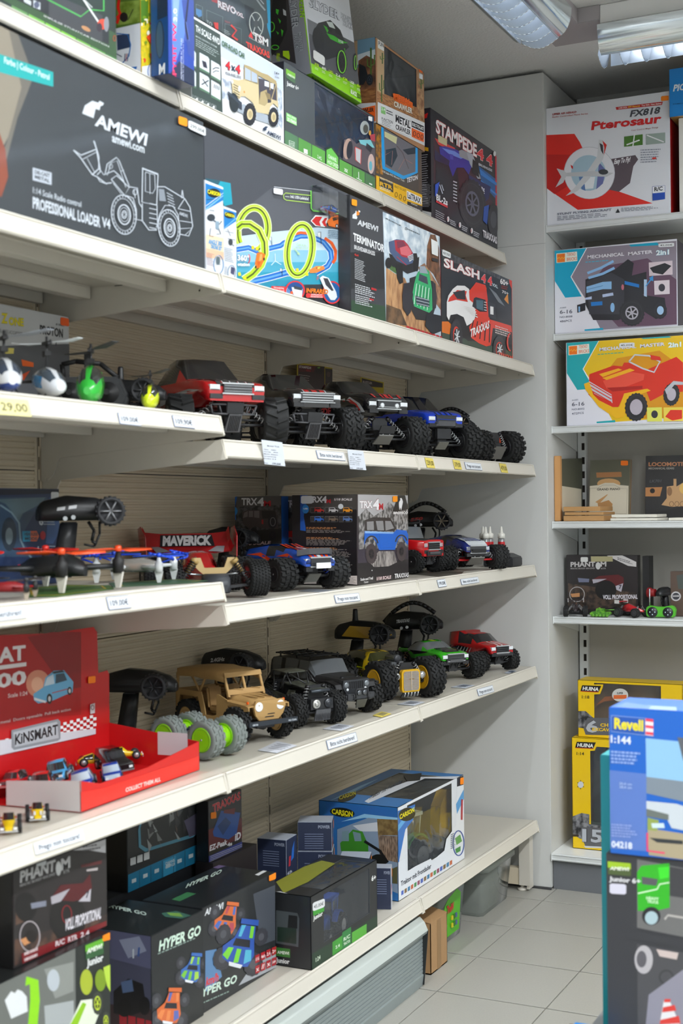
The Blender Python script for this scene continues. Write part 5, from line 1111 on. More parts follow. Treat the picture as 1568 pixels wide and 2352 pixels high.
# ---------------------------------------------------------------- raised near shelf, third level
ZCL = DECK['C']+.047+.0012; ZDL = DECK['D']+.047+.0012; ZD = DECK['D']+.0012; ZE = DECK['E']+.0012
c = Carton('toy_box','light grey helicopter carton with yellow title standing behind the model helicopters', (-150,900), (160,880), (160,730), X=.10, z=DECK['C']+.047, d=.07, col='c3c5c8', side='9fa2a6')
f = c.front.cr(0,690,400/1568)
f.poly('54565a',-800,395,640,395,640,1200,-800,1200); f.t('Z',10,200,68,205,88,'e8d81c',.05, out='6a6a2c'); f.t('ONE',75,218,212,230,70,'e8d81c',.05, out='6a6a2c'); f.t('REE',-160,170,-5,195,66,'6c7a88',.04)
f.t('PROTON',358,298,565,335,80,'222428',.03); f.t('# 15023',500,222,575,235,20,'3a3c40',.02); f.t('4-CHANNEL HELICOPTER',-160,262,205,318,32,'6c6e74',.005); f.poly('d8c860',30,425,125,430,120,480,30,480); f.poly('e8641c',190,530,300,560,300,600,200,590); f.poly('d8501c',170,680,270,630,210,720)
f.line('28303c',8,505,370,500,410); f.sticker('f2601c',542,150,618,222, dy=14); c.done()
def helicopter(label, px, py, X, rz, s, can, can2, win, blade, lower=None, blades=2, br=None, bz=0, nose=.5, ht=1.):
    p = at(px, py, 'x', X); t = thing('model_helicopter', label, 'toy helicopter', (p.x, p.y, ZCL), rz); t.scale = (s, s, s)
    b = MB(); R = []; pr = ((-.055,.006,.040,.052), (-.035,.018,.026,.062), (-.005,.024,.014,.066), (.022,.023,.012,.058), (.042,.016,.014,.042), (.054,.006,.020,.030))
    for x, w, z0, z1 in pr:
        zc = (z0+z1)/2; h = (z1-z0)/2*ht; R.append([(x, w*math.cos(a), zc+h*math.sin(a)) for a in [math.pi*2*i/14 for i in range(14)]])
    wm = M(win, .1, coat=1); lm = M(lower or can, .25, coat=.6); c2 = M(can2,.25, coat=.6)
    b.loft(R, M(can, .25, coat=.6), bands=lambda j, i: wm if j in (2,3) and i in (1,2,4,5) else (c2 if j in (1,2) and i in (0,6,7,13) else (lm if i in (8,9,10,11,12) else None))); b.build('canopy', t)
    b = MB(); b.tube((-.04,0,.044), (-.17,0,.052),.0035, BLK, .002); b.prism([(-.165,-.0008,.045), (-.185,-.0008,.078), (-.176,-.0008,.080), (-.15,-.0008,.052), (-.178,-.0008,.032)], (0,.0016,0), M(can, .3)); b.build('tail_boom', t)
    b = MB(); z = .10+bz; b.tube((-.008,0,.06), (-.008,0, z+.012),.0022, BLK2); b.box((-.008,0, z-.018), (.012,.012,.008), BLK); b.box((-.008,0, z), (.03,.008,.006), BLK); b.tube((-.024,.0, z-.022), (.01,0, z+.004),.0015, BLK); b.build('rotor_head', t)
    bl = br or .11; bm_ = M(blade, .35)
    for k in range(blades):
        a = .5+k*2*math.pi/blades; d = Vector((math.cos(a), math.sin(a),0)); n = Vector((-d.y, d.x, 0)); o = Vector((-.008,0, z)); b = MB(); b.prism([o+d*.012-n*.004, o+d*.05-n*.011, o+d*bl-n*.007+Vector((0,0,.004)), o+d*bl+n*.006+Vector((0,0,.004)), o+d*.05+n*.009], (0,0,.0012), bm_); b.build('rotor_blade', t)
    b = MB()
    for q in (-1,1): b.path([(-.035, q*.022,.002), (.03, q*.022,.002), (.038, q*.022,.006)], .0016, BLK, n=6); b.tube((-.02, q*.010,.02), (-.02, q*.022,.002),.0014, BLK); b.tube((.018, q*.010,.02), (.018, q*.022,.002),.0014, BLK)
    b.build('landing_skid', t); return t
helicopter('white model helicopter cut by the photo edge above the yellow price card',12,880,.36, math.radians(-38),1.05,'e3e6ec','1f4a9c','3c4a60','8a9098','20408c', ht=1.1)
helicopter('white and blue model helicopter with wide pale rotor blades',112,880,.36, math.radians(-30),1.0,'e6eaf0','2c84c0','4a5866','d4dade','dfe4ea', br=.075, bz=.008)
helicopter('green model helicopter with black windows',208,890,.37, math.radians(-60),1.05,'2fb83c','1f8a2c','2c3230','2c2e30','2fae38', ht=1.35)
helicopter('small yellow model helicopter beside the red monster truck',345,915,.40, math.radians(-60),.72,'c8d818','c8d818','23281f','26282a','d8e61c', ht=1.3)
p = at(205,870,'x',.20); t = thing('transmitter','black two-stick transmitter with a top handle behind the green helicopter','remote control', (p.x, p.y, ZCL), math.radians(28))
b = MB(); m = M('2c2e31',.5); b.prism([(-.065,0,.0), (.065,0,.0), (.078,0,.045), (.060,0,.085), (-.060,0,.085), (-.078,0,.045)], (0,.035,0), m); b.build('case', t, bevel=.005)
for q in (-1,1): b = MB(); b.lathe([(.022,0), (.022,-.003), (.004,-.003), (.003,-.02), (.006,-.024)], BLK, 'y',18,(q*.038,0,.052)); b.build('control_stick', t)
b = MB(); b.path([(-.055,.018,.084), (-.058,.018,.112), (-.03,.018,.118), (.02,.018,.113), (.055,.018,.084)], .005, BLK); b.build('carry_handle', t); MB().bb((-.012,.010,.084), (.002,.024,.135), BLK).build('antenna', t, bevel=.002)
p = at(298,862,'x',.22); t = transmitter('black pistol transmitter with short antenna and spiral wheel beside the green helicopter', p.x, p.y, ZCL, math.radians(18),1., loop=False, base=False, antenna=True, grip=.36, spokes='4a4b4e')
# end of third level: transmitter behind the orange chassis
p = at(1118,965,'x',.27); transmitter('black transmitter with looped handle behind the orange covered chassis',.175,2.955, ZC, math.radians(14),1.12, txt='TRAXXAS', tcol='b8c4d0', spokes='8a7a60', grip=1.)
def card(name, label, ax, v, pts, col, art=None, th=.0012, edge=None, parent_cat='sign'):
    P = [at(x, y, ax, v) for x, y in pts]; P = [Vector((min(q.x, .441), q.y, q.z)) for q in P] if ax == 'z' else P; n = (P[1]-P[0]).cross(P[3]-P[0]).normalized(); n = n if n.dot(CO-P[0]) > 0 else -n
    t = thing(name, label, parent_cat, tuple(P[0])); T = Matrix.Translation(-P[0]); b = MB(T); b.prism([p-n*th for p in P], n*th, M(edge or col, .45)); b.build('card', t)
    class C_: pass
    C = C_(); C.T = T; C.o = t; C.art = MB(T); C.txt = MB(T); U = (P[1]-P[0]); f = Face(C, P[0], U.normalized(), n.cross(U.normalized()), U.length, 1.); f.w3 = lambda q, cl=True: f.O+f.U*q[0]+f.V*q[1]+n*(.0002+.00003*f.k); f.N = n; f.U = U.normalized(); f.V = n.cross(f.U)
    if art: art(f)
    if C.art.f: C.art.build('artwork', t, fix=False)
    if C.txt.f: C.txt.build('lettering', t, fix=False)
    return t
def a1(f):
    f.cr(560,740,.12755); f.poly('2c1f20',975,765,1450,800,1450,1250,975,1160); f.poly('54161a',975,765,1300,790,1250,900,975,890); f.poly('34302e',1460,830,1590,850,1590,1250,1460,1200); f.t('STAMPEDE',992,820,1210,845,42,'cfc6c4',.05); f.t('4X4',1115,880,1200,895,34,'a8242a',.05); f.ell('1b191a',1350,880,70,60); f.ell('6a9a2c',1345,820,26,14); f.small(985,950,1205,985,12,6,'a09a96', gap=3.2); f.ell('5a4440',1520,940,36,50)
card('info_card','dark information card with yellow border standing behind the second monster truck','x',.04, [(682,884), (763,900), (763,845), (682,832)], 'b8a01c', a1)
def a2(f): f.cr(840,860,.24235); f.poly('2c1f20',-40,35,160,85,160,125,-40,110); f.t('RUSTLER',-30,80,60,95,22,'b8aca8',.05)
card('info_card','small dark card with yellow border standing behind the third monster truck','x',.04, [(828,894), (881,905), (881,878), (828,866)], 'b8a01c', a2)

# ---------------------------------------------------------------- fourth level
c = Carton('toy_box','dark blue window carton with a grey drone inside at the left of the fourth level', (-260,1290), (137,1290), (135,1124), X=.13, z=DECK['D']+.047, d=.10, col='24365c', side='16203a')
f = c.front.cr(0,1110,340/1568)
f.poly('10162c',-900,62,640,62,640,110,-900,150); f.poly('38506c',-300,150,500,145,505,235,385,280,265,490,240,620,350,780,-300,780); f.poly('5c7480',-60,170,480,150,440,210,240,320,200,400,60,220); f.ell('2a3644',95,540,80,180); f.ell('6c7c84',95,560,40,90); f.line('7c98a8',18,0,230,120,310,200,420,215,600,260,700,330,790)
f.poly('3a5a8c',520,150,640,140,640,520,560,640,480,640); f.t('6',410,440,458,442,92,'d0d8e2',.05); f.t('16',395,750,468,752,84,'d0d8e2',.05); f.small(460,360,580,362,12,4,'a8b4c4', gap=2.2); f.small(475,672,610,676,12,3,'a8b4c4', gap=2.4)
f.poly('2f98c0',232,508,320,506,320,615,240,618); f.poly('e8704c',320,506,385,504,412,560,385,615,320,615); f.t('HEADLESS',255,552,395,554,32,'3a4a54',.03); f.t('MODE',260,600,390,600,30,'3a4a54',.03); f.ell('b81f2a',450,552,30,46); f.t('START',185,885,275,890,26,'c8283a',.05, sh=.1)
f.sticker('d8dadc',536,92,618,178, dy=2); c.done()
p = at(208,1250,'x',.24); transmitter('big black pistol transmitter with a silver-spoked wheel beside the dark blue window carton', p.x-.01, p.y-.03, ZDL+.005, math.radians(48),1.12, loop=False, base=False, spokes='8a8c90', txt='▪▪')
p = at(545,1250,'x',.15); p = Vector((.12,1.66,0)); transmitter('black pistol transmitter standing before the brown printed carton', p.x-.02, p.y-.03, ZD, math.radians(8),.98, loop=False, base=False, spokes='2f3033')
def quad(label, cx, cy, z, rz, s, prop, prop2, body, leg, clear=False, guard=None):
    t = thing('quadcopter', label, 'toy drone', (cx, cy, z), rz); t.scale = (s, s, s); bm_ = film(.2,20,.35,'d8d4cc') if clear else M(body, .4)
    b = MB(); b.loft([[(x, -w, .030), (x, -w*.8,.030+h), (x, w*.8,.030+h), (x, w, .030), (x, w*.6,.022), (x, -w*.6,.022)] for x, w, h in ((-.06,.012,.010), (-.03,.026,.022), (.02,.028,.026), (.05,.018,.016), (.065,.006,.006))], bm_); b.build('fuselage', t)
    if clear: MB().box((0,0,.036), (.06,.03,.012), M('9a6a48',.6)).build('circuit_board', t)
    for sx in (-1,1):
        for sy in (-1,1):
            x, y = sx*.075, sy*.075; b = MB(); b.tube((sx*.015, sy*.015,.034), (x, y, .036),.006, M(body, .4) if not clear else M('dfe2e4',.3),.004, n=8); b.lathe([(.009,.024), (.010,.046), (.006,.050), (.003,.062)], BLK if not clear else M('dfe2e4',.3),'z',12,(x, y, 0)); b.build('motor_arm', t)
            b = MB(); lm = M(leg, .35); b.prism([(x-.010, y-.002,.026), (x+.010, y-.002,.026), (x+.004, y-.002,0), (x-.004, y-.002,0)], (0,.004,0), lm); b.build('landing_leg', t)
            b = MB(); pc = M(prop if sx > 0 else prop2,.35, coat=.3); a = .35+sx*.6+sy*.25; d = Vector((math.cos(a), math.sin(a),0)); n = Vector((-d.y, d.x, 0)); o = Vector((x, y, .062))
            for q in (-1,1): b.loft([[o+d*q*r-n*w1*q+Vector((0,0,-th)), o+d*q*r+n*w2*q+Vector((0,0, th)), o+d*q*r+n*w2*q+Vector((0,0, th+.0012)), o+d*q*r-n*w1*q+Vector((0,0,-th+.0012))] for r, w1, w2, th in ((.004,.003,.003,0), (.02,.004,.010,.003), (.05,.003,.009,.002), (.068,.001,.004,.001))], pc)
            b.lathe([(.006,.060), (.006,.068), (.003,.070)], pc, 'z',10,(x, y, 0)); b.build('propeller', t)
            if guard: g = MB(); g.path([(x+.034*sx*math.cos(k*.3), y+.034*sy*math.sin(k*.3),.056+(.002*k)) for k in range(-2,8)], .0028, M(guard, .3), n=6); g.tube((x, y, .045), (x+.034*sx, y, .056),.002, M(guard, .3)); g.build('propeller_guard', t)
    return t
quad('black quadcopter with orange and red propellers and white legs on the green mat',.305,.650, ZDL+.003,0,1.12,'f2501c','d8261c','1d1f22','dcd9d2')
quad('clear-bodied quadcopter with blue propellers and guards at the end of the raised shelf',.275,.955, ZDL+.002, math.radians(20),.85,'1f50d8','1844c0','2c54c8','dde0e0', True, '1f50e0')
quad('small black and red mini drone at the front left edge of the raised shelf',.37,.445, ZDL, .5,.52,'2a2c2f','26282b','8e1c22','a89c8c')
def mat(label, poly, z, cols):
    P = [at(x, y, 'z', z) for x, y in poly]; c0 = sum(P, Vector())/len(P); t = thing('landing_mat', label, 'mat', tuple(c0)); T = Matrix.Translation(-c0); MB(T).prism(P, (0,0,.001), M(cols[0], .5, noise=.4, bscale=120)).build('sheet', t)
    b = MB(T)
    for k in range(18):
        a, c = c0.lerp(P[-1].lerp(P[0], k/18),.88), c0.lerp(P[-1].lerp(P[0], (k+.5)/18),.88); d = (c0-a)*.05; b.add([v+Vector((0,0,.0012)) for v in (a, c, c+d, a+d)], [(0,1,2,3)], M(cols[1], .5))
    for k in range(len(P)):
        a, c = c0.lerp(P[k], .84), c0.lerp(P[(k+1) % len(P)], .84); d = (c0-a)*.05; b.add([v+Vector((0,0,.0011)) for v in (a, c, c+(c0-c)*.05, a+d)], [(0,1,2,3)], M(cols[1], .5))
    b.build('yellow_border', t, fix=False)
mat('green printed landing mat with yellow dashes under the orange-propeller quadcopter', [(60,1372), (130,1371), (262,1353), (250,1345), (150,1344), (50,1352)], ZDL-.0005,('4f7a38','c8a830'))
mat('green landing mat under the clear quadcopter', [(260,1349), (455,1338), (478,1334), (400,1331), (250,1340)], ZDL-.0004,('3f6a50','b8a038'))
# red buggy with the big wing
rz = math.radians(-46); wb, tr, R, W = .24,.235,.042,.044; p = at(588,1371,'z', ZD); fw = Vector((math.cos(rz), math.sin(rz),0)); lf = Vector((-fw.y, fw.x, 0)); o = p-fw*wb/2-lf*(tr/2-W/2)
t = thing('racing_buggy','red racing buggy with a big lettered rear wing and tan shock towers','toy car', (o.x, o.y, ZD+.001), rz)
for sx in (-1,1):
    for sy in (-1,1): add_wheel(t, sx*wb/2, sy*(tr/2-W/2), R, W, 'pin', hr=.66, steer=.1 if sx > 0 else 0)
b = MB(); b.box((-.01,0,.020), (.26,.07,.006), BLK); b.box((-.04,0,.035), (.14,.06,.025), BLK2); b.build('chassis', t, bevel=.002)
TAN = M('c6ab78',.4)
for sx in (-1,1):
    x = sx*.125; b = MB(); b.prism([(x, -.045,.088), (x, -.052,.078), (x, -.034,.060), (x, -.020,.048), (x, .020,.048), (x, .034,.060), (x, .052,.078), (x, .045,.088), (x, .030,.088), (x, .022,.066), (x, -.022,.066), (x, -.030,.088)], (sx*.005,0,0), TAN, False); b.build('shock_tower', t)
    for q in (-1,1):
        a = MB(); a.prism([(x-.014, q*.02,.020), (x+.018, q*.02,.020), (x+.008, q*.088,.026), (x-.006, q*.088,.026)], (0,0,.006), BLK2); a.tube((x, q*.02,.05), (x, q*.085,.056),.002, SIL); a.build('suspension_arm', t); shock(t, (x+sx*.008, q*.042,.084), (x+sx*.008, q*.078,.032),.0085,'2c2d30','b0935a',9)
b = MB(); b.loft([[(x, -w, z0), (x, -w*.9, z1), (x, w*.9, z1), (x, w, z0)] for x, w, z0, z1 in ((.125,.030,.030,.052), (.150,.030,.022,.054), (.172,.028,.012,.044), (.178,.020,.012,.030))], M('3c3f44',.5)); b.build('front_bumper', t, bevel=.003)
Rr = car_body(t, .27,.085, [(-.5,.03,.045,.055,.7,.5), (-.35,.03,.05,.072,.8,.5), (-.12,.028,.055,.098,.9,.52), (.05,.028,.052,.094,.9,.5), (.22,.028,.048,.070,.7,.4), (.42,.028,.042,.054,.5,.3), (.5,.028,.036,.044,.4,.25)], RED, x0=-.01)[1]
d = MB(); on_side(d, Rr, -1, [(-.02,.060), (.03,.088), (.06,.075), (.04,.055)], M('8f9194',.35)); on_side(d, Rr, 1, [(-.02,.060), (.03,.088), (.06,.075), (.04,.055)], M('8f9194',.35)); on_side(d, Rr, -1, [(-.10,.05), (-.04,.056), (-.05,.075), (-.10,.065)], M('6a0f14',.35)); d.build('paint_decals', t, fix=False)
xw, zw = -.150,.102; b = MB(); prof = [(.030,-.012), (.012,-.010), (-.012,.004), (-.030,.034), (-.033,.033), (-.014,.000), (.011,-.014)]
b.loft([[(xw+u, y, zw+v+k) for u, v in prof] for y, k in ((-.105,.018), (-.098,.004), (-.06,0), (.06,0), (.098,.004), (.105,.018))], M('b3141c',.25, coat=.7), smooth=False)
for q in (-1,1): b.prism([(xw+.045, q*.106, zw-.02), (xw+.04, q*.108, zw+.030), (xw-.005, q*.112, zw+.052), (xw-.04, q*.112, zw+.046), (xw-.036, q*.106, zw-.018)], (0, q*.002,0), M('b3141c',.25, coat=.7))
b.build('rear_wing', t)
b = MB(); b.add([(xw-.0105+.0007,-.066, zw+.004), (xw-.0105+.0007,.066, zw+.004), (xw-.0275,.062, zw+.031), (xw-.0275,-.062, zw+.031)], [(0,1,2,3)], M('24262c',.4)) ; word(b, 'MAVERICK', (xw-.0105,-.060, zw+.0075), (0,.118,0), (-.0135,0,.0215), M('e4e6ea',.4),.06,.15)
for q in (-1,1): b.add([(xw+.022, q*.080, zw-.0095), (xw+.010, q*.045, zw-.0075), (xw-.008, q*.070, zw+.004), (xw-.002, q*.088, zw+.004)], [(0,1,2,3)], M('8e9094',.35))
b.build('wing_lettering', t, fix=False)
b = MB(); b.tube((-.135,-.02,.06), (xw+.01,-.02, zw-.01),.004, BLK); b.tube((-.135,.02,.06), (xw+.01,.02, zw-.01),.004, BLK); b.box((xw+.012,0, zw-.014), (.012,.07,.006), BLK); b.build('wing_mount', t)
t.rotation_euler = (0,0, rz)
# blue and orange truck
def P2(px, py, z, rz, wb, tr, W): return place_truck(px, py, z, rz, wb, tr, W)
lowSt = [(-.50,.012,.022,.040,.8,.7), (-.40,.008,.022,.044,.95,.75), (-.22,.004,.024,.050,.9,.7), (-.12,.002,.026,.054,.86,.62,'g'), (.02,.002,.026,.054,.86,.6,'W'), (.14,.003,.024,.046,.88,.66), (.26,.012,.024,.044,.98,.72), (.42,.010,.020,.036,1., .76), (.5,.004,.014,.024,.92,.7)]
def d5(d, R, L, BW, z0):
    for u, w in ((-.75,.12), (-.35,.10), (.35,.10), (.75,.12)): on_top(d, R, 4,8, u-w, u+w, M('e84a1c',.25, coat=.8), sh=-.08 if u > 0 else .08)
    on_top(d, R, 5,8,-.14,.14, M('d8dde2',.25),.0012); on_top(d, R, 2,4,-1,1, M('2c84c8',.25, coat=.8)); on_top(d, R, 0,2,-.6,.6, BKS)
    x = R[0][0][0]
    for s in (-1,1): on_side(d, R, s, [(x+.1*L, z0+.028), (x+.3*L, z0+.034), (x+.46*L, z0+.020), (x+.42*L, z0+.014), (x+.28*L, z0+.026)], M('e84a1c',.25)); on_side(d, R, s, [(x+.55*L, z0+.026), (x+.72*L, z0+.034), (x+.84*L, z0+.024), (x+.70*L, z0+.026)], M('e84a1c',.25))
a = P2(766,1351, ZD, math.radians(-26),.17,.205,.05)
t, Rr = monster('monster_truck','low blue, black and orange truck with a white front plate beside the red buggy', *a, ZD, math.radians(-26),.17,.205,.0385,.050,.27,.095, lowSt, M('1c4fb8',.22, coat=.9),'block', z0=.052, decals=d5, nose=nose_std('6a6c70',.6, bars=1, hh=.014), bumper='block', spring='3a50c8', hr=.5)
b = MB(); b.box((.148,0,.058), (.002,.042,.013), WHT); b.build('number_plate', t)
# printed cartons behind it
def photo_car(f, col, pts_body, wheels, glass, hub='3a3438'):
    f.poly(col, *pts_body)
    for g in glass: f.poly('8a8688', *g)
    for w_ in wheels: f.tyre(*w_, hub, 0,18,'2c2628',.5,5)
SC8 = (640,1110,360/1568)
c = Carton('toy_box','tall carton with a blue printed off-roader on its front and small print on its side', (821,1345.4), (938,1327), (821,1136), z=DECK['D'], d=.178, col='3c3438', side='1d1a1c')
f = c.front.cr(*SC8)
f.poly('b4b2b4',790,105,1300,115,1300,330,790,330); f.poly('241f22',790,700,1300,650,1300,970,790,1020); f.poly('3c3440',790,640,1300,640,1300,760,790,800); f.poly(N2('a8a4a4','3c3a3a',70),800,330,870,250,950,330,1040,270,1100,180,1180,260,1296,200,1296,640,800,660); f.poly('1b191b',1190,120,1260,120,1296,230,1296,260,1130,300)
f.poly(N2('b4aca8','5c5656',80, stretch=(1,2,.5)),900,780,1000,680,1150,680,1180,790,1100,830,950,840)
f.poly('f0eef0',1200,190,1215,165,1210,150,1228,148,1240,185,1232,225,1222,275,1214,240,1206,270,1200,225) ; f.t('BRONCO',1145,308,1290,305,24,'eceaea',.08)
f.t('TRX',808,248,935,245,72,'f2f0f2',.05, out='8a1c24'); f.t('4',940,262,1005,262,105,'f2f0f2',.04, out='8a1c24'); f.t('M',1000,262,1042,262,62,'c8202a',.05)
f.poly('2f2626',855,370,940,340,1110,345,1175,450,1150,480,860,475); [f.poly('8c8a8c', *g) for g in ((878,385,945,380,950,468,880,468), (968,378,1040,376,1050,472,985,470), (1060,376,1115,378,1150,450,1065,474))]
f.poly('1a66d0',855,478,1150,490,1180,462,1275,475,1292,520,1290,620,1270,600,1230,530,1190,560,1165,640,1160,665,1000,668,975,600,930,530,880,550,850,620); f.poly('8cb8ee',858,478,1150,490,1140,505,860,500); f.line('1450a8',3,1000,500,1010,650,1140,640); f.ring('3a3030',925,615,62,85,14,16,0,190,350); f.ring('3a3030',1222,600,58,80,14,16,0,190,340)
f.tyre(922,705,60,105,'3a3034',0,20,'4a3e40',.5,6); f.tyre(1222,682,52,100,'3a3034',0,20,'4a3e40',.5,6)
f.t('Scale and Trail',810,975,935,960,26,'e4e2e2',.04); f.t('Crawler',845,998,890,994,18,'d8d6d6',.03); f.t('1/18 SCALE',972,970,1115,952,32,'e8d8d8',.05, sh=.2, out='a01c24', ow=.02); f.t('TRAXXAS',1150,950,1292,935,44,'eceaec',.05, sh=.1); f.ell('f0f0f0',925,872,5,6)
f.sticker('ff9a14',1132,128,1180,186)
f = c.left.cr(*SC8); f.poly('46423f',215,118,790,112,790,260,215,300); f.poly('1f58b0',215,118,290,118,250,330,275,480,215,470); f.poly('141113',270,300,780,270,780,930,270,940)
f.t('TRX',290,190,440,190,60,'e4e2e4',.05); f.t('4',430,194,482,194,66,'e4e2e4',.05); f.t('M',478,198,520,198,40,'c8202a',.05); f.t('1/18 SCALE',555,172,732,172,22,'d8d0d0',.05, sh=.2)
for j in range(2):
    for i in range(3):
        x = 320+i*143; y = 240+j*90; col = (('c83028','c4c0c0','e0901c'), ('2c6ac8','7a6858','5a78b0'))[j][i]
        f.poly('3a3634', x+5, y+5, x+125, y+2, x+125, y+50, x+5, y+52); f.line('9a9898',2, x, y+2, x+128, y, x+128, y+55, x, y+56, x, y+2); f.poly(col, x+40, y+5, x+95, y+3, x+108, y+22, x+132, y+28, x+130, y+46, x+38, y+46); f.poly('2a2628', x+46, y+9, x+90, y+7, x+98, y+20, x+46, y+21); f.ell('1c1a1a', x+55, y+46,11,12,10); f.ell('1c1a1a', x+115, y+44,11,12,10)
f.ell('d4d6d8',622,232,26,26); f.ell('2a80c8',270,258,34,45); f.t('USB',250,262,292,262,16,'e0ecf4',.03)
for k, (y, n) in enumerate(((445,2), (472,3), (545,2), (565,4), (598,3), (648,2), (665,4), (712,3), (768,3), (805,3), (825,2))): f.small(278, y, (600 if k in (0,2,5) else 740), y+3,7, n, ('b0784c' if k in (0,2,5) else '78706c'), gap=1.6)
f.poly('d4c8c4',662,925,790,925,790,1015,662,1000); f.small(668,945,780,947,5,7,'8a8280', gap=1.8); f.poly('b8b0ac',225,980,380,985,380,1005,225,1005); f.sticker('dfe0e2',226,126,345,205, dy=-2); c.done()
c = Carton('toy_box','dark carton with a printed red off-roader, half hidden behind the tall blue off-roader carton', (648.5,1320), (686,1320), (648.5,1137), Y=1.78, z=DECK['D'], d=.06, col='2a2628', h=.228)
f = c.front.cr(*SC8); f.poly('5a5856',45,118,240,118,240,250,45,250); f.poly(N2('6a6a68','2c2b2b',70),45,240,215,230,215,420,45,440); f.t('TRX',55,240,215,240,72,'e8e6e8',.05, out='4a1c20'); f.poly('5c5650',105,350,180,340,185,470,100,475); f.poly('d42a22',88,480,215,470,222,650,150,640,130,560,100,550,85,580); f.ring('7a7a7c',118,600,32,56,12,14,0,180,360); c.done()
c = Carton('toy_box','dark carton with a printed brown off-roader and blue spine behind the transmitter', (541,1310), (647,1310), (541,1139), Y=1.735, z=DECK['D'], d=.04, col='2c2826', side='1f62b8', h=.228)
f = c.front.cr(300,1150,380/1568)
f.poly('54504e',1000,-60,1440,-60,1440,60,1000,60); f.poly(N2('5a5858','262424',70),1000,60,1440,40,1440,260,1000,300); f.t('TRX',1050,40,1200,40,66,'dcdadc',.05, out='4a1c20'); f.t('4',1200,48,1265,48,78,'dcdadc',.05); f.t('M',1262,50,1328,50,50,'b8202a',.05); f.poly('1f62b8',935,-60,1010,-60,990,60,1000,180,935,180)
f.poly('473c3c',1055,110,1110,88,1370,90,1390,150,1400,270,1230,260,1180,240,1130,270,1065,220); [f.poly('75696a', *g) for g in ((1075,115,1110,98,1110,150,1065,165), (1120,97,1160,97,1160,155,1120,155), (1170,97,1220,95,1220,165,1170,158))]; f.poly('2a2424',1240,95,1370,95,1385,170,1250,170); f.ell('29262a',1345,200,44,66); f.ring('8a8486',1348,200,24,40,5); f.poly('b02a2c',1242,180,1258,180,1258,222,1242,220); f.tyre(1168,320,40,70,'3a3234',0,16,'1f1c1e',.5,5); f.tyre(1345,330,36,44,'3a3234',0,16,'1f1c1e',.5,5); f.t('1/18 SCALE',1055,422,1325,412,30,'c4a8a8',.06, sh=.25); f.ell('2a80c8',980,98,36,42); c.done()
# red defender-like crawler peeking out behind the carton
rz = math.radians(-14); a = place_truck(957,1318, ZD, rz, .15,-.10+.026*2,.026)
t, Rr = monster('toy_off_roader','red square off-roader with black roof rack peeking out right of the tall carton', *a, ZD, rz, .15,.13,.035,.026,.22,.105, [(-.5,.0,.045,.085,1,.9), (-.46,0,.045,.088,1,.9,'g'), (-.1,0,.045,.088,1,.9,'g'), (.12,0,.045,.086,1,.9,'W'), (.17,0,.045,.052,1,.9), (.5,0,.04,.048,.95,.85)], RED, 'block', z0=.050, bumper='bar', nose=nose_std('2c2e32',.5, bars=3, hh=.030), top=BLK, glass=GLS2)
b = MB(); [b.tube((x, -.045,.145), (x, .045,.145),.0016, BLK) for x in (-.10,-.07,-.04,-.01,.02)]; [b.tube((-.10, q*.045,.148), (.025, q*.045,.148),.0018, BLK) for q in (-1,1)]; [b.tube((-.10, q*.045,.156), (.025, q*.045,.156),.0014, BLK) for q in (-1,1)]; [b.tube((x, q*.045,.138), (x, q*.045,.157),.0014, BLK) for q in (-1,1) for x in (-.10,-.04,.025)]; b.build('roof_rack', t)
def d6(d, R, L, BW, z0):
    on_top(d, R, 5,8,-1,1, M('d4dae0',.2, coat=.9))
    for u in (-.5,-.15,.2,.55): on_top(d, R, 5,7, u-.09, u+.05, M('1c44b8',.25, coat=.8),.0014, sh=.1)
    on_top(d, R, 3,4,-.8,.8, M('1d3fa0',.25))
a = P2(1142,1308, ZD, math.radians(-37),.19,.235,.05)
monster('monster_truck','blue truck with white flame nose and thin red suspension arms beside the end wall', *a, ZD, math.radians(-37),.19,.235,.0385,.050,.26,.092, lowSt, M('1d2c78',.2, coat=.9),'v', z0=.052, decals=d6, nose=nose_std('c8c4b0',.6, bars=1, hh=.012), bumper='plate', arm='c01c22', hr=.6, rim='26262a', spring='b8bac0')
transmitter('black transmitter with looped handle and red print behind the blue and white truck',.12,2.86, ZD, math.radians(22),1.2, txt='550', tcol='c83030', spokes='9a9080')
# oil bottles in a black stand
t = thing('bottle_stand','black plastic bottle stand at the end wall on the fourth level','stand', (.385,2.885, ZD)); b = MB(); b.prism([(-.05,-.052,0), (.05,-.052,0), (.05,-.052,.030), (.02,-.052,.042), (-.05,-.052,.046)], (0,.10,0), BLK2); b.build('stand_body', t, bevel=.003)
for k, (px, py) in enumerate(((1109,1240), (1115,1240), (1125,1240), (1151,1238))):
    p = at(px, py, 'y',2.90+(.02 if k != 1 else -.01)); t = thing('oil_bottle', ('clear bottle of red oil at the back of the black stand, behind the foremost one','clear bottle of red oil in the black stand, second from its left','clear bottle of red oil in the black stand, third from its left','clear bottle of red oil standing apart at the right end of the stand')[k], 'bottle', (p.x, p.y, ZD+.0465 if k < 4 else ZD),0,'oil bottles in the stand')
    MB().lathe([(.002,0), (.0105,0), (.0115,.003), (.0115,.040), (.009,.044)], M('8a8c8e',.15, coat=.6),'z',16).build('flask', t); MB().lathe([(.0117,.012), (.0118,.013), (.0118,.032), (.0117,.033)], M('c01c24',.35),'z',16).build('label_band', t)
    MB().lathe([(.012,.044), (.012,.058), (.009,.061), (.0055,.063), (.003,.082), (.001,.084)], M('e6e4dc',.4),'z',14).build('nozzle_cap', t)
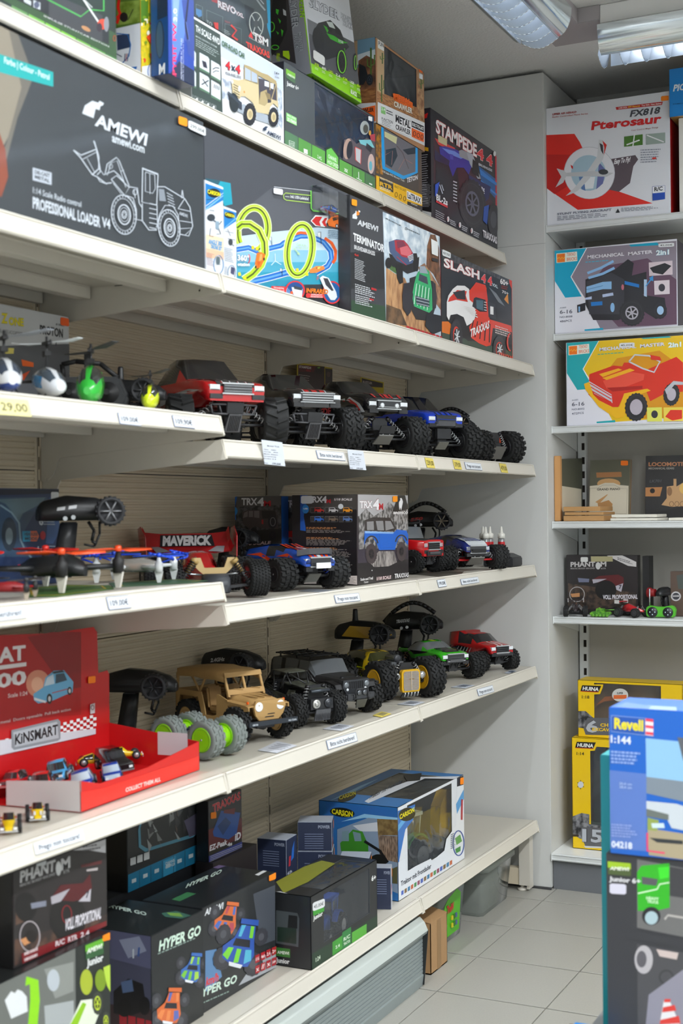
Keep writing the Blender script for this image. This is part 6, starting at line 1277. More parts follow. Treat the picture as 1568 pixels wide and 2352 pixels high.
for nm, pts, col in (('glossy leaflet with yellow edge lying under the red off-roader', [(925,1316), (1010,1325), (1060,1318), (1065,1313), (960,1310)], '6a665c'), ('printed leaflet lying under the blue and orange truck', [(685,1358), (745,1361), (768,1356), (710,1353)], '9aa0a8'), ('printed leaflet lying in front of the red buggy', [(515,1384), (580,1383), (650,1374), (560,1377)], 'a8a4a0')):
    P = [at(x, y, 'z', ZD-.0006) for x, y in pts]; P = [Vector((min(v.x, .441), v.y, v.z)) for v in P]; o = MB(Matrix.Translation(-P[0])).prism([v for v in P], (0,0,.0006), M(col, .3, noise=.5, bscale=300)).build('leaflet', label=nm, cat='leaflet'); o.location = P[0]
# ---------------------------------------------------------------- fifth level: jeep, crawlers, hot rod
KH = M('b8935c',.62, noise=.06, bscale=60); KH2 = M('a07d4c',.62)
def P3(px, py, rz, wb, tr, W): return place_truck(px, py, ZE, rz, wb, tr, W)
rz = math.radians(-22); wb, tr, R, W = .185,.148,.042,.026; a = P3(641,1694, rz, wb, tr, W)
t = thing('toy_jeep','sand-coloured open military jeep with fabric-style roof and white mesh headlights','toy truck', (a[0], a[1], ZE+.001), rz)
for sx in (-1,1):
    for sy in (-1,1): add_wheel(t, sx*wb/2, sy*(tr/2-W/2), R, W, 'block', rim='a8854f', hr=.58)
b = MB(); b.box((0,0,.036), (.24,.05,.008), BLK); [b.tube((s*wb/2,-.055, R), (s*wb/2,.055, R),.006, BLK) for s in (-1,1)]; [b.lathe([(.004,-.012), (.014,-.008), (.014,.008), (.004,.012)], BLK, 'x',12,(s*wb/2,.008, R-.004)) for s in (-1,1)]; [b.tube((.03, q*.025,.036), (wb/2, q*.03, R-.008),.0025, GRY) for q in (-1,1)]; b.build('chassis', t)
BW = .120; h = BW/2; b = MB()
for q in (-1,1):   # body side panels with door cut-out and wheel arches
    P = [(-.150,.062), (-.140,.062), (-.132,.092), (-.060,.092), (-.048,.060), (-.045,.034), (.030,.034), (.045,.050), (.055,.078), (.055,.094), (.022,.104), (.014,.104), (.012,.056), (-.004,.052), (-.030,.052), (-.034,.070), (-.046,.104), (-.150,.104)]
    b.prism([(x, q*h, z) for x, z in P], (0,-q*.0025,0), KH)
    b.prism([(.045, q*h, .092), (.120, q*h, .088), (.132, q*h*.98,.084), (.132, q*h*.98,.076), (.118, q*h, .074), (.060, q*h, .080)], (0,-q*.0025,0), KH)
    b.prism([(.045, q*h, .092), (.130, q*h, .086), (.136, q*(h-.03),.088), (.045, q*(h-.022),.094)], (0,0,-.0025), KH)
    b.prism([(-.132, q*h, .092), (-.132, q*(h-.024),.092), (-.066, q*(h-.024),.092), (-.066, q*h, .092)], (0,0,-.002), KH2)
b.bb((-.150,-h, .045), (-.147, h, .104), KH); b.bb((-.15,-h+.002,.046), (.05, h-.002,.049), KH2); b.bb((.050,-h+.003,.046), (.053, h-.003,.094), KH2)
b.loft([[(x, -w, .078), (x, -w, z-.010), (x, -w*.86, z-.002), (x, -w*.4, z), (x, w*.4, z), (x, w*.86, z-.002), (x, w, z-.010), (x, w, .078)] for x, w, z in ((.040,.050,.106), (.058,.044,.103), (.095,.040,.101), (.128,.037,.097))], KH)
b.prism([(.126,-.028,.052), (.126,.028,.052), (.128,.040,.064), (.130,.046,.082), (.129,.040,.097), (.129,-.040,.097), (.130,-.046,.082), (.128,-.040,.064)], (.006,0,0), KH)
for k in range(3): b.bb((.06,-.024+k*.020,.1012), (.12,-.022+k*.020,.1028), KH2)
b.build('body', t)
b = MB(); b.prism([(.040,-.052,.104), (.040,.052,.104), (.050,.052,.104), (.050,-.052,.104)], (0,0,.004), KH)
for (y0, y1) in ((-.054,-.048), (-.003,.003), (.048,.054)): b.prism([(.046, y0,.100), (.052, y0,.100), (.034, y0,.150), (.030, y0,.150)], (0, y1-y0,0), KH)
b.prism([(.0475,-.054,.104), (.051,-.054,.104), (.047,-.054,.116), (.0425,-.054,.116)], (0,.108,0), KH); b.prism([(.036,-.054,.143), (.039,-.054,.143), (.035,-.054,.154), (.030,-.054,.154)], (0,.108,0), KH)
for q in (-.025,.025): b.tube((.049, q-.012,.118), (.049, q+.016,.113),.0008, KH2, n=5)
b.build('windscreen_frame', t, bevel=.0012)
b = MB(); b.loft([[(x, -w, z-.022), (x, -w, z-.010), (x, -w*.9, z-.002), (x, 0, z), (x, w*.9, z-.002), (x, w, z-.010), (x, w, z-.022), (x, w-.003, z-.022), (x, w-.003, z-.006), (x, 0, z-.003), (x, -w+.003, z-.006), (x, -w+.003, z-.022)] for x, w, z in ((-.150,.058,.150), (-.142,.060,.156), (-.07,.060,.160), (-.04,.060,.157), (0,.058,.158), (.034,.054,.154))], KH); b.build('roof', t)
b = MB()
for q in (-1,1):
    for a0, a1, r in (((-.146,.104), (-.144,.152),.0035), ((-.055,.104), (-.028,.150),.003), ((-.055,.104), (-.100,.150),.003), ((-.145,.104), (-.145,.145),.003)): b.tube((a0[0], q*(h-.003), a0[1]), (a1[0], q*(h-.005), a1[1]), r, KH, n=6)
b.build('roof_pillar', t)
for q in (-1,1): b = MB(); b.box((-.012, q*.028,.066), (.040,.040,.016), KH2); b.box((-.038, q*.028,.090), (.010,.040,.052), KH2, Matrix.Rotation(-.15,3,'Y')); b.build('seat', t, bevel=.004)
MB().box((-.115,0,.085), (.045,.10,.03), KH2).build('rear_bench', t, bevel=.004)
for q in (-1,1):
    b = MB(); c0 = Vector((.1325, q*.031,.0835)); b.lathe([(.001,.0005), (.0095,.0005), (.0108,0), (.0108,.003), (.0095,.003)], WHT, 'x',20, c0)
    for k in (-1,0,1): b.box(c0+Vector((.0012, k*.0048,0)), (.0014,.0011,.018), BLK); b.box(c0+Vector((.0012,0, k*.0048)), (.0014,.018,.0011), BLK)
    b.build('headlight', t); MB().box((.120, q*.052,.093), (.005,.005,.006), M('f0641a',.3)).build('indicator_lamp', t, bevel=.001)
b = MB()
for k in range(6): w = .021-(.004 if k > 3 else 0)-(.003 if k > 4 else 0); b.box((.1325,0,.091-k*.0064), (.0014, w*1.9,.0024), BLK)
b.build('grille_slots', t)
b = MB(); b.box((.147,0,.048), (.006,.142,.011), M('2a3038',.45)); b.tube((.135,-.03,.045), (.147,-.03,.047),.003, BLK); b.tube((.135,.03,.045), (.147,.03,.047),.003, BLK); b.build('front_bumper', t, bevel=.001)
b = MB(); word(b, 'G8106', (.1503,-.062,.0455), (0,.016,0), (0,0,.004), M('b8c0c8',.5),.04); word(b, 'HD-T2606', (.1503,.042,.0455), (0,.024,0), (0,0,.004), M('b8c0c8',.5),.04); word(b, 'HD-T2606', (.062,-h-.0004,.081), (.022,0,0), (0,0,.004), M('8a6c40',.5),.03); b.build('lettering', t)
# grey crawler with a tube cage
ARM = N2('565a50','3e4038',60,.45); CAGE = M('2c2d2e',.4)
rz = math.radians(-27); wb, tr, R, W = .138,.150,.041,.034; a = P3(765,1661, rz, wb, tr, W)
t = thing('rock_crawler','olive-grey rock crawler with a tube cage and open front, beside the sand jeep','toy truck', (a[0], a[1], ZE+.001), rz)
for sx in (-1,1):
    for sy in (-1,1): add_wheel(t, sx*wb/2, sy*(tr/2-W/2), R, W, 'v')
running_gear(t, wb, tr, R, W, z0=.045)
b = MB(); b.prism([(.010,-.034,.096), (.092,-.020,.088), (.094,.020,.088), (.010,.034,.096), (-.01,.034,.098), (-.01,-.034,.098)], (0,0,.003), ARM)
for q in (-1,1):
    b.prism([(-.09, q*.040,.070), (-.055, q*.042,.068), (-.02, q*.042,.050), (.028, q*.042,.052), (.048, q*.040,.086), (.02, q*.040,.086), (.012, q*.042,.072), (-.035, q*.042,.078), (-.09, q*.040,.092)], (0, q*.0015,0), ARM)
    for k in range(5): b.box((.03+k*.0045, q*.0425,.073), (.0016,.001,.018), M('9a9c98',.3, metal=.5), Matrix.Rotation(.5,3,'Y'))
b.prism([(-.068,-.030,.125), (-.055,-.034,.126), (-.004,-.032,.123), (-.004,.032,.123), (-.055,.034,.126), (-.068,.030,.125)], (0,0,.002), ARM); b.build('body_panels', t)
b = MB()
for q in (-1,1):
    for a0, a1 in (((-.004,.032,.123), (.024,.036,.098)), ((-.055,.034,.126), (-.046,.04,.085)), ((-.068,.03,.125), (-.10,.03,.092)), ((-.10,.03,.092), (-.09,.03,.07)), ((-.004,.032,.123), (-.02,.04,.085)), ((.024,.036,.098), (.094,.022,.089)), ((-.004,.028,.124), (.04,.004,.100)), ((-.10,.03,.092), (-.05,.04,.085))): b.tube((a0[0], q*a0[1], a0[2]), (a1[0], q*a1[1], a1[2]),.002, CAGE, n=6)
b.tube((.094,-.028,.087), (.094,.028,.087),.0045, M('4a5058',.3, metal=.5)); b.tube((-.10,-.03,.092), (-.10,.03,.092),.002, CAGE); b.build('roll_cage', t)
b = MB(); b.box((-.03,0,.082), (.03,.05,.03), BLK); [b.lathe([(.002,-.006), (.014,-.004), (.014,.004), (.002,.006)], BLK, 'x',12,(-.03, q*.016,.088)) for q in (-1,1)]; b.build('seats', t, bevel=.002)
b = MB(); b.box((.088,0,.056), (.030,.066,.026), BLK2); [b.lathe([(.001,.004), (.005,.004), (.006,.002), (.011,.003), (.012,0)], M(('d0d0cc','3c4046')[q > 0], .25, metal=.4),'x',18,(.104, q*.018,.057)) for q in (-1,1)]; b.prism([(.106,-.022,.044), (.106,.022,.044), (.100,.024,.016), (.100,-.024,.016)], (.004,0,0), GRY); [b.box((.1075,-.020+k*.0045,.031), (.0012,.0016,.026), BLK) for k in range(10)]; b.tube((.09,-.05,.036), (.09,.05,.036),.004, BLK); b.build('front_axle', t, bevel=.001)
# black jeep-type crawler with roof rack
DK = M('232223',.42); rz = math.radians(-24); wb, tr, R, W = .205,.178,.042,.036; a = P3(846,1634, rz, wb, tr, W)
t = thing('toy_off_roader','matt black off-roader with slotted grille and roof rack behind the grey crawler','toy truck', (a[0], a[1], ZE+.001), rz)
for sx in (-1,1):
    for sy in (-1,1): add_wheel(t, sx*wb/2, sy*(tr/2-W/2), R, W, 'block')
running_gear(t, wb, tr, R, W, z0=.042)
jSt = [(-.50,.046,.088,.128,.98,.90), (-.47,.044,.088,.136,1,.90,'g'), (-.34,.054,.088,.138,1,.88), (-.28,.052,.088,.138,1,.88,'g'), (-.10,.034,.088,.137,1,.86), (-.08,.034,.088,.137,1,.86,'g'), (.06,.034,.088,.135,1,.86,'W'), (.14,.040,.086,.101,.98,.84), (.24,.060,.086,.099,.82,.72), (.42,.060,.080,.095,.74,.64), (.46,.052,.078,.090,.70,.60)]
o, Rr = car_body(t, .29,.128, jSt, DK, M('5c6064',.12, coat=1), smooth=False)
b = MB()
for q in (-1,1): b.prism([(.055, q*.046,.074), (.060, q*.046,.086), (.100, q*.046,.090), (.132, q*.044,.082), (.138, q*.044,.070), (.130, q*.044,.070), (.098, q*.046,.080), (.066, q*.046,.078)], (0, q*.022,0), DK); b.prism([(-.138, q*.058,.060), (-.13, q*.058,.078), (-.08, q*.058,.078), (-.068, q*.058,.060), (-.074, q*.058,.060), (-.085, q*.058,.072), (-.125, q*.058,.072), (-.132, q*.058,.060)], (0, q*.012,0), DK); b.box((.034, q*.070,.094), (.010,.012,.012), DK)
b.build('fenders', t, bevel=.001)
b = MB(); b.prism([(.133,-.034,.058), (.133,.034,.058), (.134,.046,.074), (.132,.042,.092), (.132,-.042,.092), (.134,-.046,.074)], (.005,0,0), M('34363a',.4)); [b.box((.1385,-.021+k*.007,.079), (.0014,.0032,.018), BLK) for k in range(7)]
[b.lathe([(.001,.003), (.0065,.003), (.0078,.001), (.0078,0)], M('8c9298',.15, metal=.4),'x',16,(.1375, q*.034,.080)) for q in (-1,1)]; [b.lathe([(.001,.002), (.0036,.002), (.004,0)], LAMP, 'x',10,(.1375, q*.030,.068)) for q in (-1,1)]; b.build('grille_and_lamps', t)
b = MB(); b.box((.150,0,.052), (.014,.088,.014), M('3c3e42',.4)); b.prism([(.158,-.018,.044), (.158,.018,.044), (.150,.014,.022), (.150,-.014,.022)], (.003,0,0), M('4a4b48',.4)); b.path([(.160,-.020,.048), (.160,-.020,.070), (.160,.020,.070), (.160,.020,.048)], .002, BLK2); [b.lathe([(.001,.004), (.0065,.004), (.007,0)], M('6c7076',.2, metal=.5),'x',14,(.158, q*.009,.061)) for q in (-1,1)]; [b.path([(.158, q*.024,.058), (.152, q*.046,.056), (.152, q*.046,.044), (.158, q*.024,.042)], .0022, BLK2, closed=True) for q in (-1,1)]; b.build('front_bumper', t, bevel=.001)
b = MB(); [b.tube((-.135, y, .145), (.01, y, .144),.0018, BLK, n=6) for y in (-.048,-.024,0,.024,.048)]; [b.tube((x, -.050,.145), (x, .050,.145),.0022, BLK, n=6) for x in (-.135,-.10,-.06,-.02,.01)]; [b.tube((x, y, .136), (x, y, .150),.002, BLK, n=6) for x in (-.12,-.05,.008) for y in (-.046,.046)]; b.build('roof_rack', t)
# yellow and black hot rod
YL = M('d8a80c',.3, coat=.6); rz = math.radians(-31); wb, tr, R, W = .20,.215,.056,.052; a = P3(984,1600, rz, wb, tr, W)
t = thing('hot_rod_truck','yellow and black hot rod with a big framed silver radiator grille and chrome engine','toy truck', (a[0], a[1], ZE+.001), rz)
for sx in (-1,1):
    for sy in (-1,1): add_wheel(t, sx*wb/2, sy*(tr/2-W/2), R, W, 'v', rim='e0a810', hr=.58)
running_gear(t, wb, tr, R, W, z0=.046)
St = [(-.5,.050,.070,.098,.8,.6), (-.38,.046,.070,.118,.9,.66,'g'), (-.2,.044,.072,.124,.92,.66,'g'), (-.05,.044,.072,.122,.9,.64), (.02,.044,.072,.120,.88,.62,'W'), (.12,.046,.072,.100,.84,.6), (.3,.048,.068,.080,.5,.4)]
YB = N2('d6b414','23211c',26,.3, sharp=.06, stretch=(1,3,1)); o, Rr = car_body(t, .26,.105, St, YB, M('3a3c1e',.1, coat=1), x0=-.03)
b = MB(); on_side(b, Rr, -1, [(-.08,.050), (.0,.050), (-.01,.075), (-.07,.080)], M('c8d418',.4)); word(b, 'BEAST', (-.066,-.0515,.053), (.052,0,0), (0,.002,.018), BLK, .05,.1); b.build('door_print', t, fix=False)
b = MB(); b.box((.035,0,.085), (.06,.040,.030), M('8c9094',.3, metal=.6)); b.lathe([(.002,-.024), (.009,-.024), (.010,.020), (.012,.024), (.002,.024)], SIL, 'x',16,(.040,0,.108)); b.lathe([(.003,.0), (.010,.0), (.0115,-.003), (.0115,-.006)], M('3a3c40',.4),'x',14,(.068,0,.108))
for q in (-1,1):
    for k in range(4): b.tube((.012+k*.008, q*.026,.096), (.004+k*.008, q*.052,.070),.0034, SIL, n=8); b.tube((.03+k*.009, q*.016,.094), (.03+k*.009, q*.030,.082),.003, M('5c6064',.3, metal=.6), n=6)
b.tube((-.02,-.03,.10), (.10,-.014,.084),.0022, BLK); b.build('engine', t)
b = MB(); g = []
for (yy, zz) in ((-.034,.022), (-.038,.030), (-.038,.078), (-.032,.084), (.032,.084), (.038,.078), (.038,.030), (.034,.022)): g.append((.118, yy*.82, zz))
b.prism(g, (.012,0,0), YL); b.prism([(.1302, y*.84,.053+(z-.053)*.86) for x, y, z in g], (.0012,0,0), M('a8adb2',.3, metal=.4))
for k in range(14): b.box((.1318,0,.030+k*.0036), (.001,.050,.0012), M('74787c',.4))
b.box((.1322,0,.054), (.0012,.0022,.052), M('d0d4d8',.3)); b.box((.1326,-.0052,.058), (.001,.008,.0016), BLK); b.box((.1326,.0052,.058), (.001,.008,.0016), BLK); b.build('radiator_grille', t, bevel=.0015)
for q in (-1,1): b = MB(); b.lathe([(.001,.006), (.008,.004), (.0105,0), (.0095,-.006), (.003,-.013)], M('c9ccd0',.12, metal=.6),'x',18,(.124, q*.043,.066)); b.tube((.118, q*.03,.064), (.120, q*.04,.066),.002, BLK); b.build('headlight', t)
b = MB(); b.prism([(.126,-.026,.022), (.126,.026,.022), (.118,.030,.008), (.118,-.030,.008)], (.005,0,0), M('4c4e50',.3, metal=.4)); [b.tube((.128,-.022+k*.011,.010), (.133,-.022+k*.011,.022),.0022, SIL) for k in range(5)]; b.build('front_bumper', t)
# green monster truck, red monster truck
GN = M('35b81e',.22, coat=.9); gSt = truckSt(.060, hood=.60, bedz=.55)
def d7(d, R, L, BW, z0):
    on_top(d, R, 0,3,-1,1, BKS); on_top(d, R, 4,6,-.2,.25, M('a8c81c',.3)); on_top(d, R, 4,6,.45,.8, GN); on_top(d, R, 7,10,-.55,.55, BKS); x = R[0][0][0]
    for s in (-1,1): on_side(d, R, s, [(x, z0+.018), (x+.4*L, z0+.018), (x+.62*L, z0+.026), (x+.7*L, z0+.032), (x+.3*L, z0+.030), (x, z0+.034)], BKS); on_side(d, R, s, [(x+.02*L, z0+.030), (x+.3*L, z0+.026), (x+.3*L, z0+.028), (x+.02*L, z0+.033)], M('c8ccc8',.4),.0014)
a = P3(1086,1557.5, math.radians(-33),.18,.225,.046)
monster('monster_truck','green and black monster truck with copper coloured springs behind the hot rod', *a, ZE, math.radians(-33),.18,.225,.0395,.046,.25,.108, gSt, GN, 'block', z0=.054, decals=d7, nose=nose_std('6a6e70',.55, bars=2, hh=.018), bumper='bar', spring='c89a70', glass=GLS2)
def d8(d, R, L, BW, z0):
    for u in (-.2,.2): on_top(d, R, 7,11, u-.06, u+.06, M('e8e4e4',.3), f0=.3)
    x = R[0][0][0]
    for s in (-1,1):
        on_side(d, R, s, [(x+.02*L, z0+.008), (x+.4*L, z0+.008), (x+.5*L, z0+.022), (x+.3*L, z0+.026), (x+.05*L, z0+.024)], BKS)
        for k in range(5): on_side(d, R, s, [(x+(.2+k*.07)*L, z0+.010), (x+(.23+k*.07)*L, z0+.010), (x+(.27+k*.07)*L, z0+.024), (x+(.26+k*.07)*L, z0+.024)], M('b8b4b4',.4),.0014)
    word(d, 'LATRAX', (x+.10*L, -BW*.40, z0+.040), (.16*L, 0,0), (0,0,.008), WHT, .05)
a = P3(1171,1538, math.radians(-32),.155,.155,.034)
monster('monster_truck','red monster truck with black and white flank marks at the end of the fifth level', *a, ZE, math.radians(-32),.155,.155,.0335,.034,.23,.098, truckSt(.070, hood=.56, bedz=.97), M('c4161c',.22, coat=.9),'block', z0=.048, decals=d8, nose=nose_std('26282c',.5, bars=3, hh=.024), bumper='bar', knuckle='c8202a', glass=GLS)
# lime stunt car
LM = M('8fd414',.35, coat=.4); rz = math.radians(-8); wb, tr, R, W = .105,.11,.0435,.036; a = P3(524,1733.5, rz, wb, tr, W)
t = thing('stunt_car','lime green stunt car with four big grey tyres in front of the jeep','toy car', (a[0], a[1], ZE+.001), rz)
for sx in (-1,1):
    for sy in (-1,1): add_wheel(t, sx*wb/2, sy*(tr/2-W/2), R, W, 'tri', rim='8fd414', tyre='7f8784', hr=.60)
b = MB(); b.box((0,0,.046), (.075,.034,.022), M('2c3450',.35)); b.box((0,0,.058), (.05,.020,.006), M('c8ccd4',.4)); b.box((.01,.0,.046), (.012,.040,.026), BLK); b.build('middle_body', t, bevel=.004)
for s in (-1,1):
    b = MB(); b.loft([[(x, -w, .034), (x, -w, .054), (x, -w*.6,.062), (x, w*.6,.062), (x, w, .054), (x, w, .034)] for x, w in ((s*.03,.014), (s*.045,.026), (s*.065,.027), (s*.072,.012))], LM); b.lathe([(.020,-.030), (.022,-.018), (.022,.018), (.020,.030)], LM, 'y',18,(s*wb/2,0,.044)); b.build('arm_cover', t, bevel=.0015)
transmitter('black pistol transmitter standing behind the red display box',.115,1.19, ZE, math.radians(20),1.15, loop=False)
transmitter('black pistol transmitter lying behind the jeep roof',.095,1.635, ZE, math.radians(6),1.16, loop=False, txt='2.4GHz')
transmitter('black and yellow pistol transmitter with stub antenna behind the hot rod',.11,2.39, ZE, math.radians(18),1.25, accent='c89c14', loop=False, antenna=True)
transmitter('black transmitter with looped handle behind the green monster truck',.13,2.72, ZE, math.radians(20),1.28, txt='TRAXXAS')
t = thing('toy_controller','small white two-stick controller lying behind the red display box','remote control', (.14,1.03, ZE),.4); b = MB(); b.loft([[(x, -w, 0), (x, -w, .016), (x, w, .016), (x, w, 0)] for x, w in ((-.05,.02), (-.035,.035), (.035,.035), (.05,.02))], WHT); b.build('case', t, bevel=.004)
for q in (-1,1): MB().lathe([(.010,.016), (.010,.020), (.003,.021), (.003,.026), (.009,.028), (.009,.031), (.002,.032)], WHT, 'z',14,(q*.024,0,0)).build('control_stick', t)
# cards lying on the shelf
for nm, pts, col in (('white specification card lying in front of the sand jeep', [(592,1723), (646,1730), (682,1712), (636,1702)], 'c9ccd4'), ('white specification card lying in front of the grey crawler', [(741,1674), (783,1678), (813,1667), (776,1662)], 'c9ccd4'), ('yellow price card lying in front of the black off-roader', [(856,1643), (879,1647), (898,1639), (876,1634)], 'e0cc60'), ('white specification card lying in front of the hot rod', [(912,1617), (950,1620), (975,1612), (940,1609)], 'c0c6d0'), ('white specification card lying in front of the green truck', [(1035,1578), (1068,1580), (1092,1574), (1062,1571)], 'c0c6d0'), ('small white card lying at the end by the red truck', [(1158,1545), (1176,1547), (1190,1541), (1172,1539)], 'c0c6d0')):
    def art(f, pts=pts): f.cr(0,0,1); (x0, y0), (x1, y1), (x2, y2), (x3, y3) = pts; [f.line('5a6476',.9, x0+(x3-x0)*k+(x1-x0)*.2, y0+(y3-y0)*k+(y1-y0)*.2, x0+(x3-x0)*k+(x1-x0)*.8, y0+(y3-y0)*k+(y1-y0)*.8) for k in (.3,.45,.6,.75)]
    card('price_card', nm, 'z', ZE+.0012, pts, col, art, th=.001, parent_cat='label')
# ---------------------------------------------------------------- red display box of small die-cast cars
def rail_label(name, label, lv, x0, y0, x1, y1, h, txt, col='dde2e8', tcol='30384a', tilt=0., dz=0., out=None, cat='label'):
    dk = DECK[lv]+dz; dp = .3685 if lv == 'A' else .463
    def rp(px, py):
        p = at(px, py, 'x', dp-.006); return Vector((dp-.0105+(dk+.0008-p.z)*.285+.0014, p.y, p.z))
    a_, b_, c_ = rp(x0, y0), rp(x1, y1), rp(x0, y0-h); V = c_-a_; U = b_-a_; t = thing(name, label, cat, tuple(a_)); T = Matrix.Translation(-a_); n = U.cross(V).normalized(); n = n if n.x > 0 else -n; m = MB(T)
    if out: m.prism([v-n*.0001 for v in (a_-U*.02-V*.05, b_+U*.02-V*.05, b_+U*.02+V*1.05, a_-U*.02+V*1.05)], n*.0003, M(out, .5))
    m.prism([a_+n*.0003, b_+n*.0003, b_+V+n*.0003, a_+V+n*.0003], n*.0006, M(col, .45)); m.build('card', t); m = MB(T)
    if isinstance(txt, str): vs, fs = glyphs(txt, .01); m.add([a_+U*(.08+.84*x)+V*(.26+.5*y)+n*.0012 for x, y in vs], fs, M(tcol, .5))
    else:
        for (s_, u0, v0, wd, hh) in txt: vs, fs = glyphs(s_, .01); m.add([a_+U*(u0+wd*x)+V*(v0+hh*y)+n*.0012 for x, y in vs], fs, M(tcol, .5))
    m.build('lettering', t, fix=False); return t
A0 = at(186,1867,'z', ZE); B0 = at(458,1768,'z', ZE); U = (B0-A0).normalized(); w_ = (B0-A0).length; D = Vector((-U.y, U.x, 0)); Z = Vector((0,0,1)); FR = .052
t = thing('display_box','red open display box of small cars with a tall printed backboard','display box', tuple(A0)); T = Matrix.Translation(-A0); RB = M('c4161a',.4, coat=.3); RW = M('d42420',.4)
class CC: pass
C = CC(); C.T = T; C.o = t; C.art = MB(T); C.txt = MB(T); dd = .215; Lw = w_+.30
b = MB(T); O2 = A0-U*.0
b.prism([A0, B0, B0+Z*.058, A0+U*.22+Z*.040, A0+U*.06+Z*.040, A0+Z*.056], -D*-.002, RW)                       # front wall with a dip
b.prism([B0, B0+D*dd, B0+D*dd+Z*.085, B0+Z*.058], -U*.002, RB); b.prism([A0, A0+D*.16, A0+D*.16+Z*.045, A0+Z*.056], U*.002, M('c9c6c8',.4))
b.prism([A0, B0, B0+D*dd, A0+D*dd], Z*.0015, RB); b.build('tray', t)
H1, H2 = at(218,1548,'x', B0.x-dd*.98).z-ZE, at(180,1445,'x', B0.x-dd*.98).z-ZE; bo = B0+D*dd; b = MB(T)
b.prism([bo, bo-U*.70, bo-U*.70+Z*H2, bo-U*.055+Z*H2, bo-U*.043+Z*(H2-.012), bo-U*.04+Z*H1, bo-U*.006+Z*(H1+.002), bo+Z*(H1-.006)], D*.002, RB); b.build('backboard', t)
f = Face(C, bo-D*.0002, U, Z, w_, H2); f.w3 = lambda q, cl=True: f.O+f.U*q[0]+f.V*q[1]+f.N*(.0003+.00004*f.k); f.cr(0,1420,620/1568)
f.poly('b01418',-600,120,470,80,470,560,-600,640); f.poly('8c0f16',160,110,300,80,470,80,470,400,380,420); f.t('FIAT',-90,268,148,238,88,'eceaec',.05); f.poly('eceaec',-200,300,152,255,152,278,-200,325); f.t('500',-110,418,152,378,82,'eceaec',.05); f.t('Scale 1:24',45,462,158,445,24,'e4d0d0',.02)
f.ell('e09478',220,380,70,80); f.ell('f0b898',215,385,34,44)
f.poly('6cb4dc',192,440,250,400,262,345,310,305,370,302,400,340,425,370,420,430,380,445,300,480,220,495,195,475); f.poly('c8dce8',255,395,272,345,308,325,315,380); f.poly('3c5060',320,380,322,325,370,318,388,360); f.poly('2c3840',300,312,360,302,375,312,310,322); f.line('c03038',5,300,435,410,405); f.ell('24282c',285,468,16,30); f.ell('d0d4d8',285,468,8,16); f.ell('24282c',402,422,13,24); f.ell('d0d4d8',402,422,7,13); f.poly('e8ecf0',195,460,265,480,262,492,198,476)
f.t('Die cast metal  Doors openable  Pull back action',-100,632,408,535,18,'e8c8c8',.02)
for i in range(14):
    for j in range(5):
        if (i+j) % 2 == 0: x = -60+i*44 if i < 3 else 345+(i-3)*19; y = (700 if i < 3 else 610-(i-3)*5)+j*17; f.poly('eceaec', x, y, x+19, y-3, x+19, y+14, x, y+17)
f.poly('cfd0d8',-300,745,550,640,550,672,-300,860); f.poly('8e9298',60,650,330,585,345,600,345,700,330,712,75,765,60,750); f.poly('b4b8be',70,662,325,600,335,695,80,748); f.t('KiNSMART',80,735,330,672,62,'1c1c20',.06, out='e8eaee', ow=.02); f.poly('d0c8cc',518,500,545,492,545,550,518,556); f.ring('6a2a30',531,518,9,13,4,12)
f.sticker('ff8414',505,340,548,380, dy=-6)
g = Face(C, A0-D*.0002, U, Z, w_, .06); g.w3 = lambda q, cl=True: g.O+g.U*min(max(q[0], .0003), w_)+g.V*max(q[1], .0005)+g.N*(.0003+.00004*g.k); g.cr(0,1420,620/1568); g.poly('e82c20',450,1128,1155,892,1155,800,600,985,470,1010); g.t('COLLECT THEM ALL',728,1010,932,945,24,'f0d8d4',.06)
g = Face(C, B0+D*dd-U*.0022,-D, Z, dd, .085); g.w3 = lambda q, cl=True: g.O+g.U*q[0]+g.V*q[1]+g.N*(.0002+.00004*g.k)
g.ur(.55,.30,.88,.86,'d4cfd4'); 
C.art.build('artwork', t, fix=False); C.txt.build('lettering', t, fix=False)
q_ = lambda u, v, z=.003: tuple(A0+U*u+D*v+Z*z)
ang = math.atan2(U.y, U.x)
for nm, sh, u, v, r, L, c_, rf, st, rx in (('dark blue car tipped at the front left of the red box','beetle',.085,.050,-2.6,.100,'1c3f9c','c0ccd8', None, .25), ('dark blue car with white roof ring, right of the front left blue car','beetle',.180,.052,-2.5,.088,'1c3f9c','b4c4d4', None, .15), ('light blue car at the back of the red box','beetle',.150,.150,-2.7,.100,'4ca0d4','2c3438','c8ccd0',.2), ('glossy black car lying across the middle of the red box','suv',.262,.100,-2.2,.110,'1b1b1e','33373c','b02028',.1), ('yellow buggy at the right rear of the red box','buggy',.290,.165,-.9,.075,'e8c414','2a2a2c', None, 0), ('yellow and black buggy at the right end of the red box','buggy',.375,.150,-.9,.075,'e0c018','1c1c1e', None, 0), ('red car with dark roof at the left rear of the red box','beetle',.065,.188,-3.0,.080,'c0181c','2a2226', None, .1), ('second red car with dark roof, just right of the leftmost red one','beetle',.055,.120,-2.7,.090,'c8201f','2c2426', None, .1)):
    small_car('die_cast_car', nm, q_(u, v, .022), ang+r, L, c_, rf, stripe=st, shape=sh, rx=rx, group='small cars in the red display box')
small_car('die_cast_car','small light blue car standing in front of the grey end of the red box', tuple(at(112,1846,'z', ZE)), math.radians(-20),.052,'4c8cb8','30383c', shape='beetle', group='small cars before the display box')
small_car('die_cast_car','yellow and white buggy at the front edge, nearer the red box', tuple(at(86,1878,'z', ZE)), math.radians(-50),.080,'e8c414','2a2a2c', stripe='e0e4e8', shape='buggy', group='small cars before the display box')
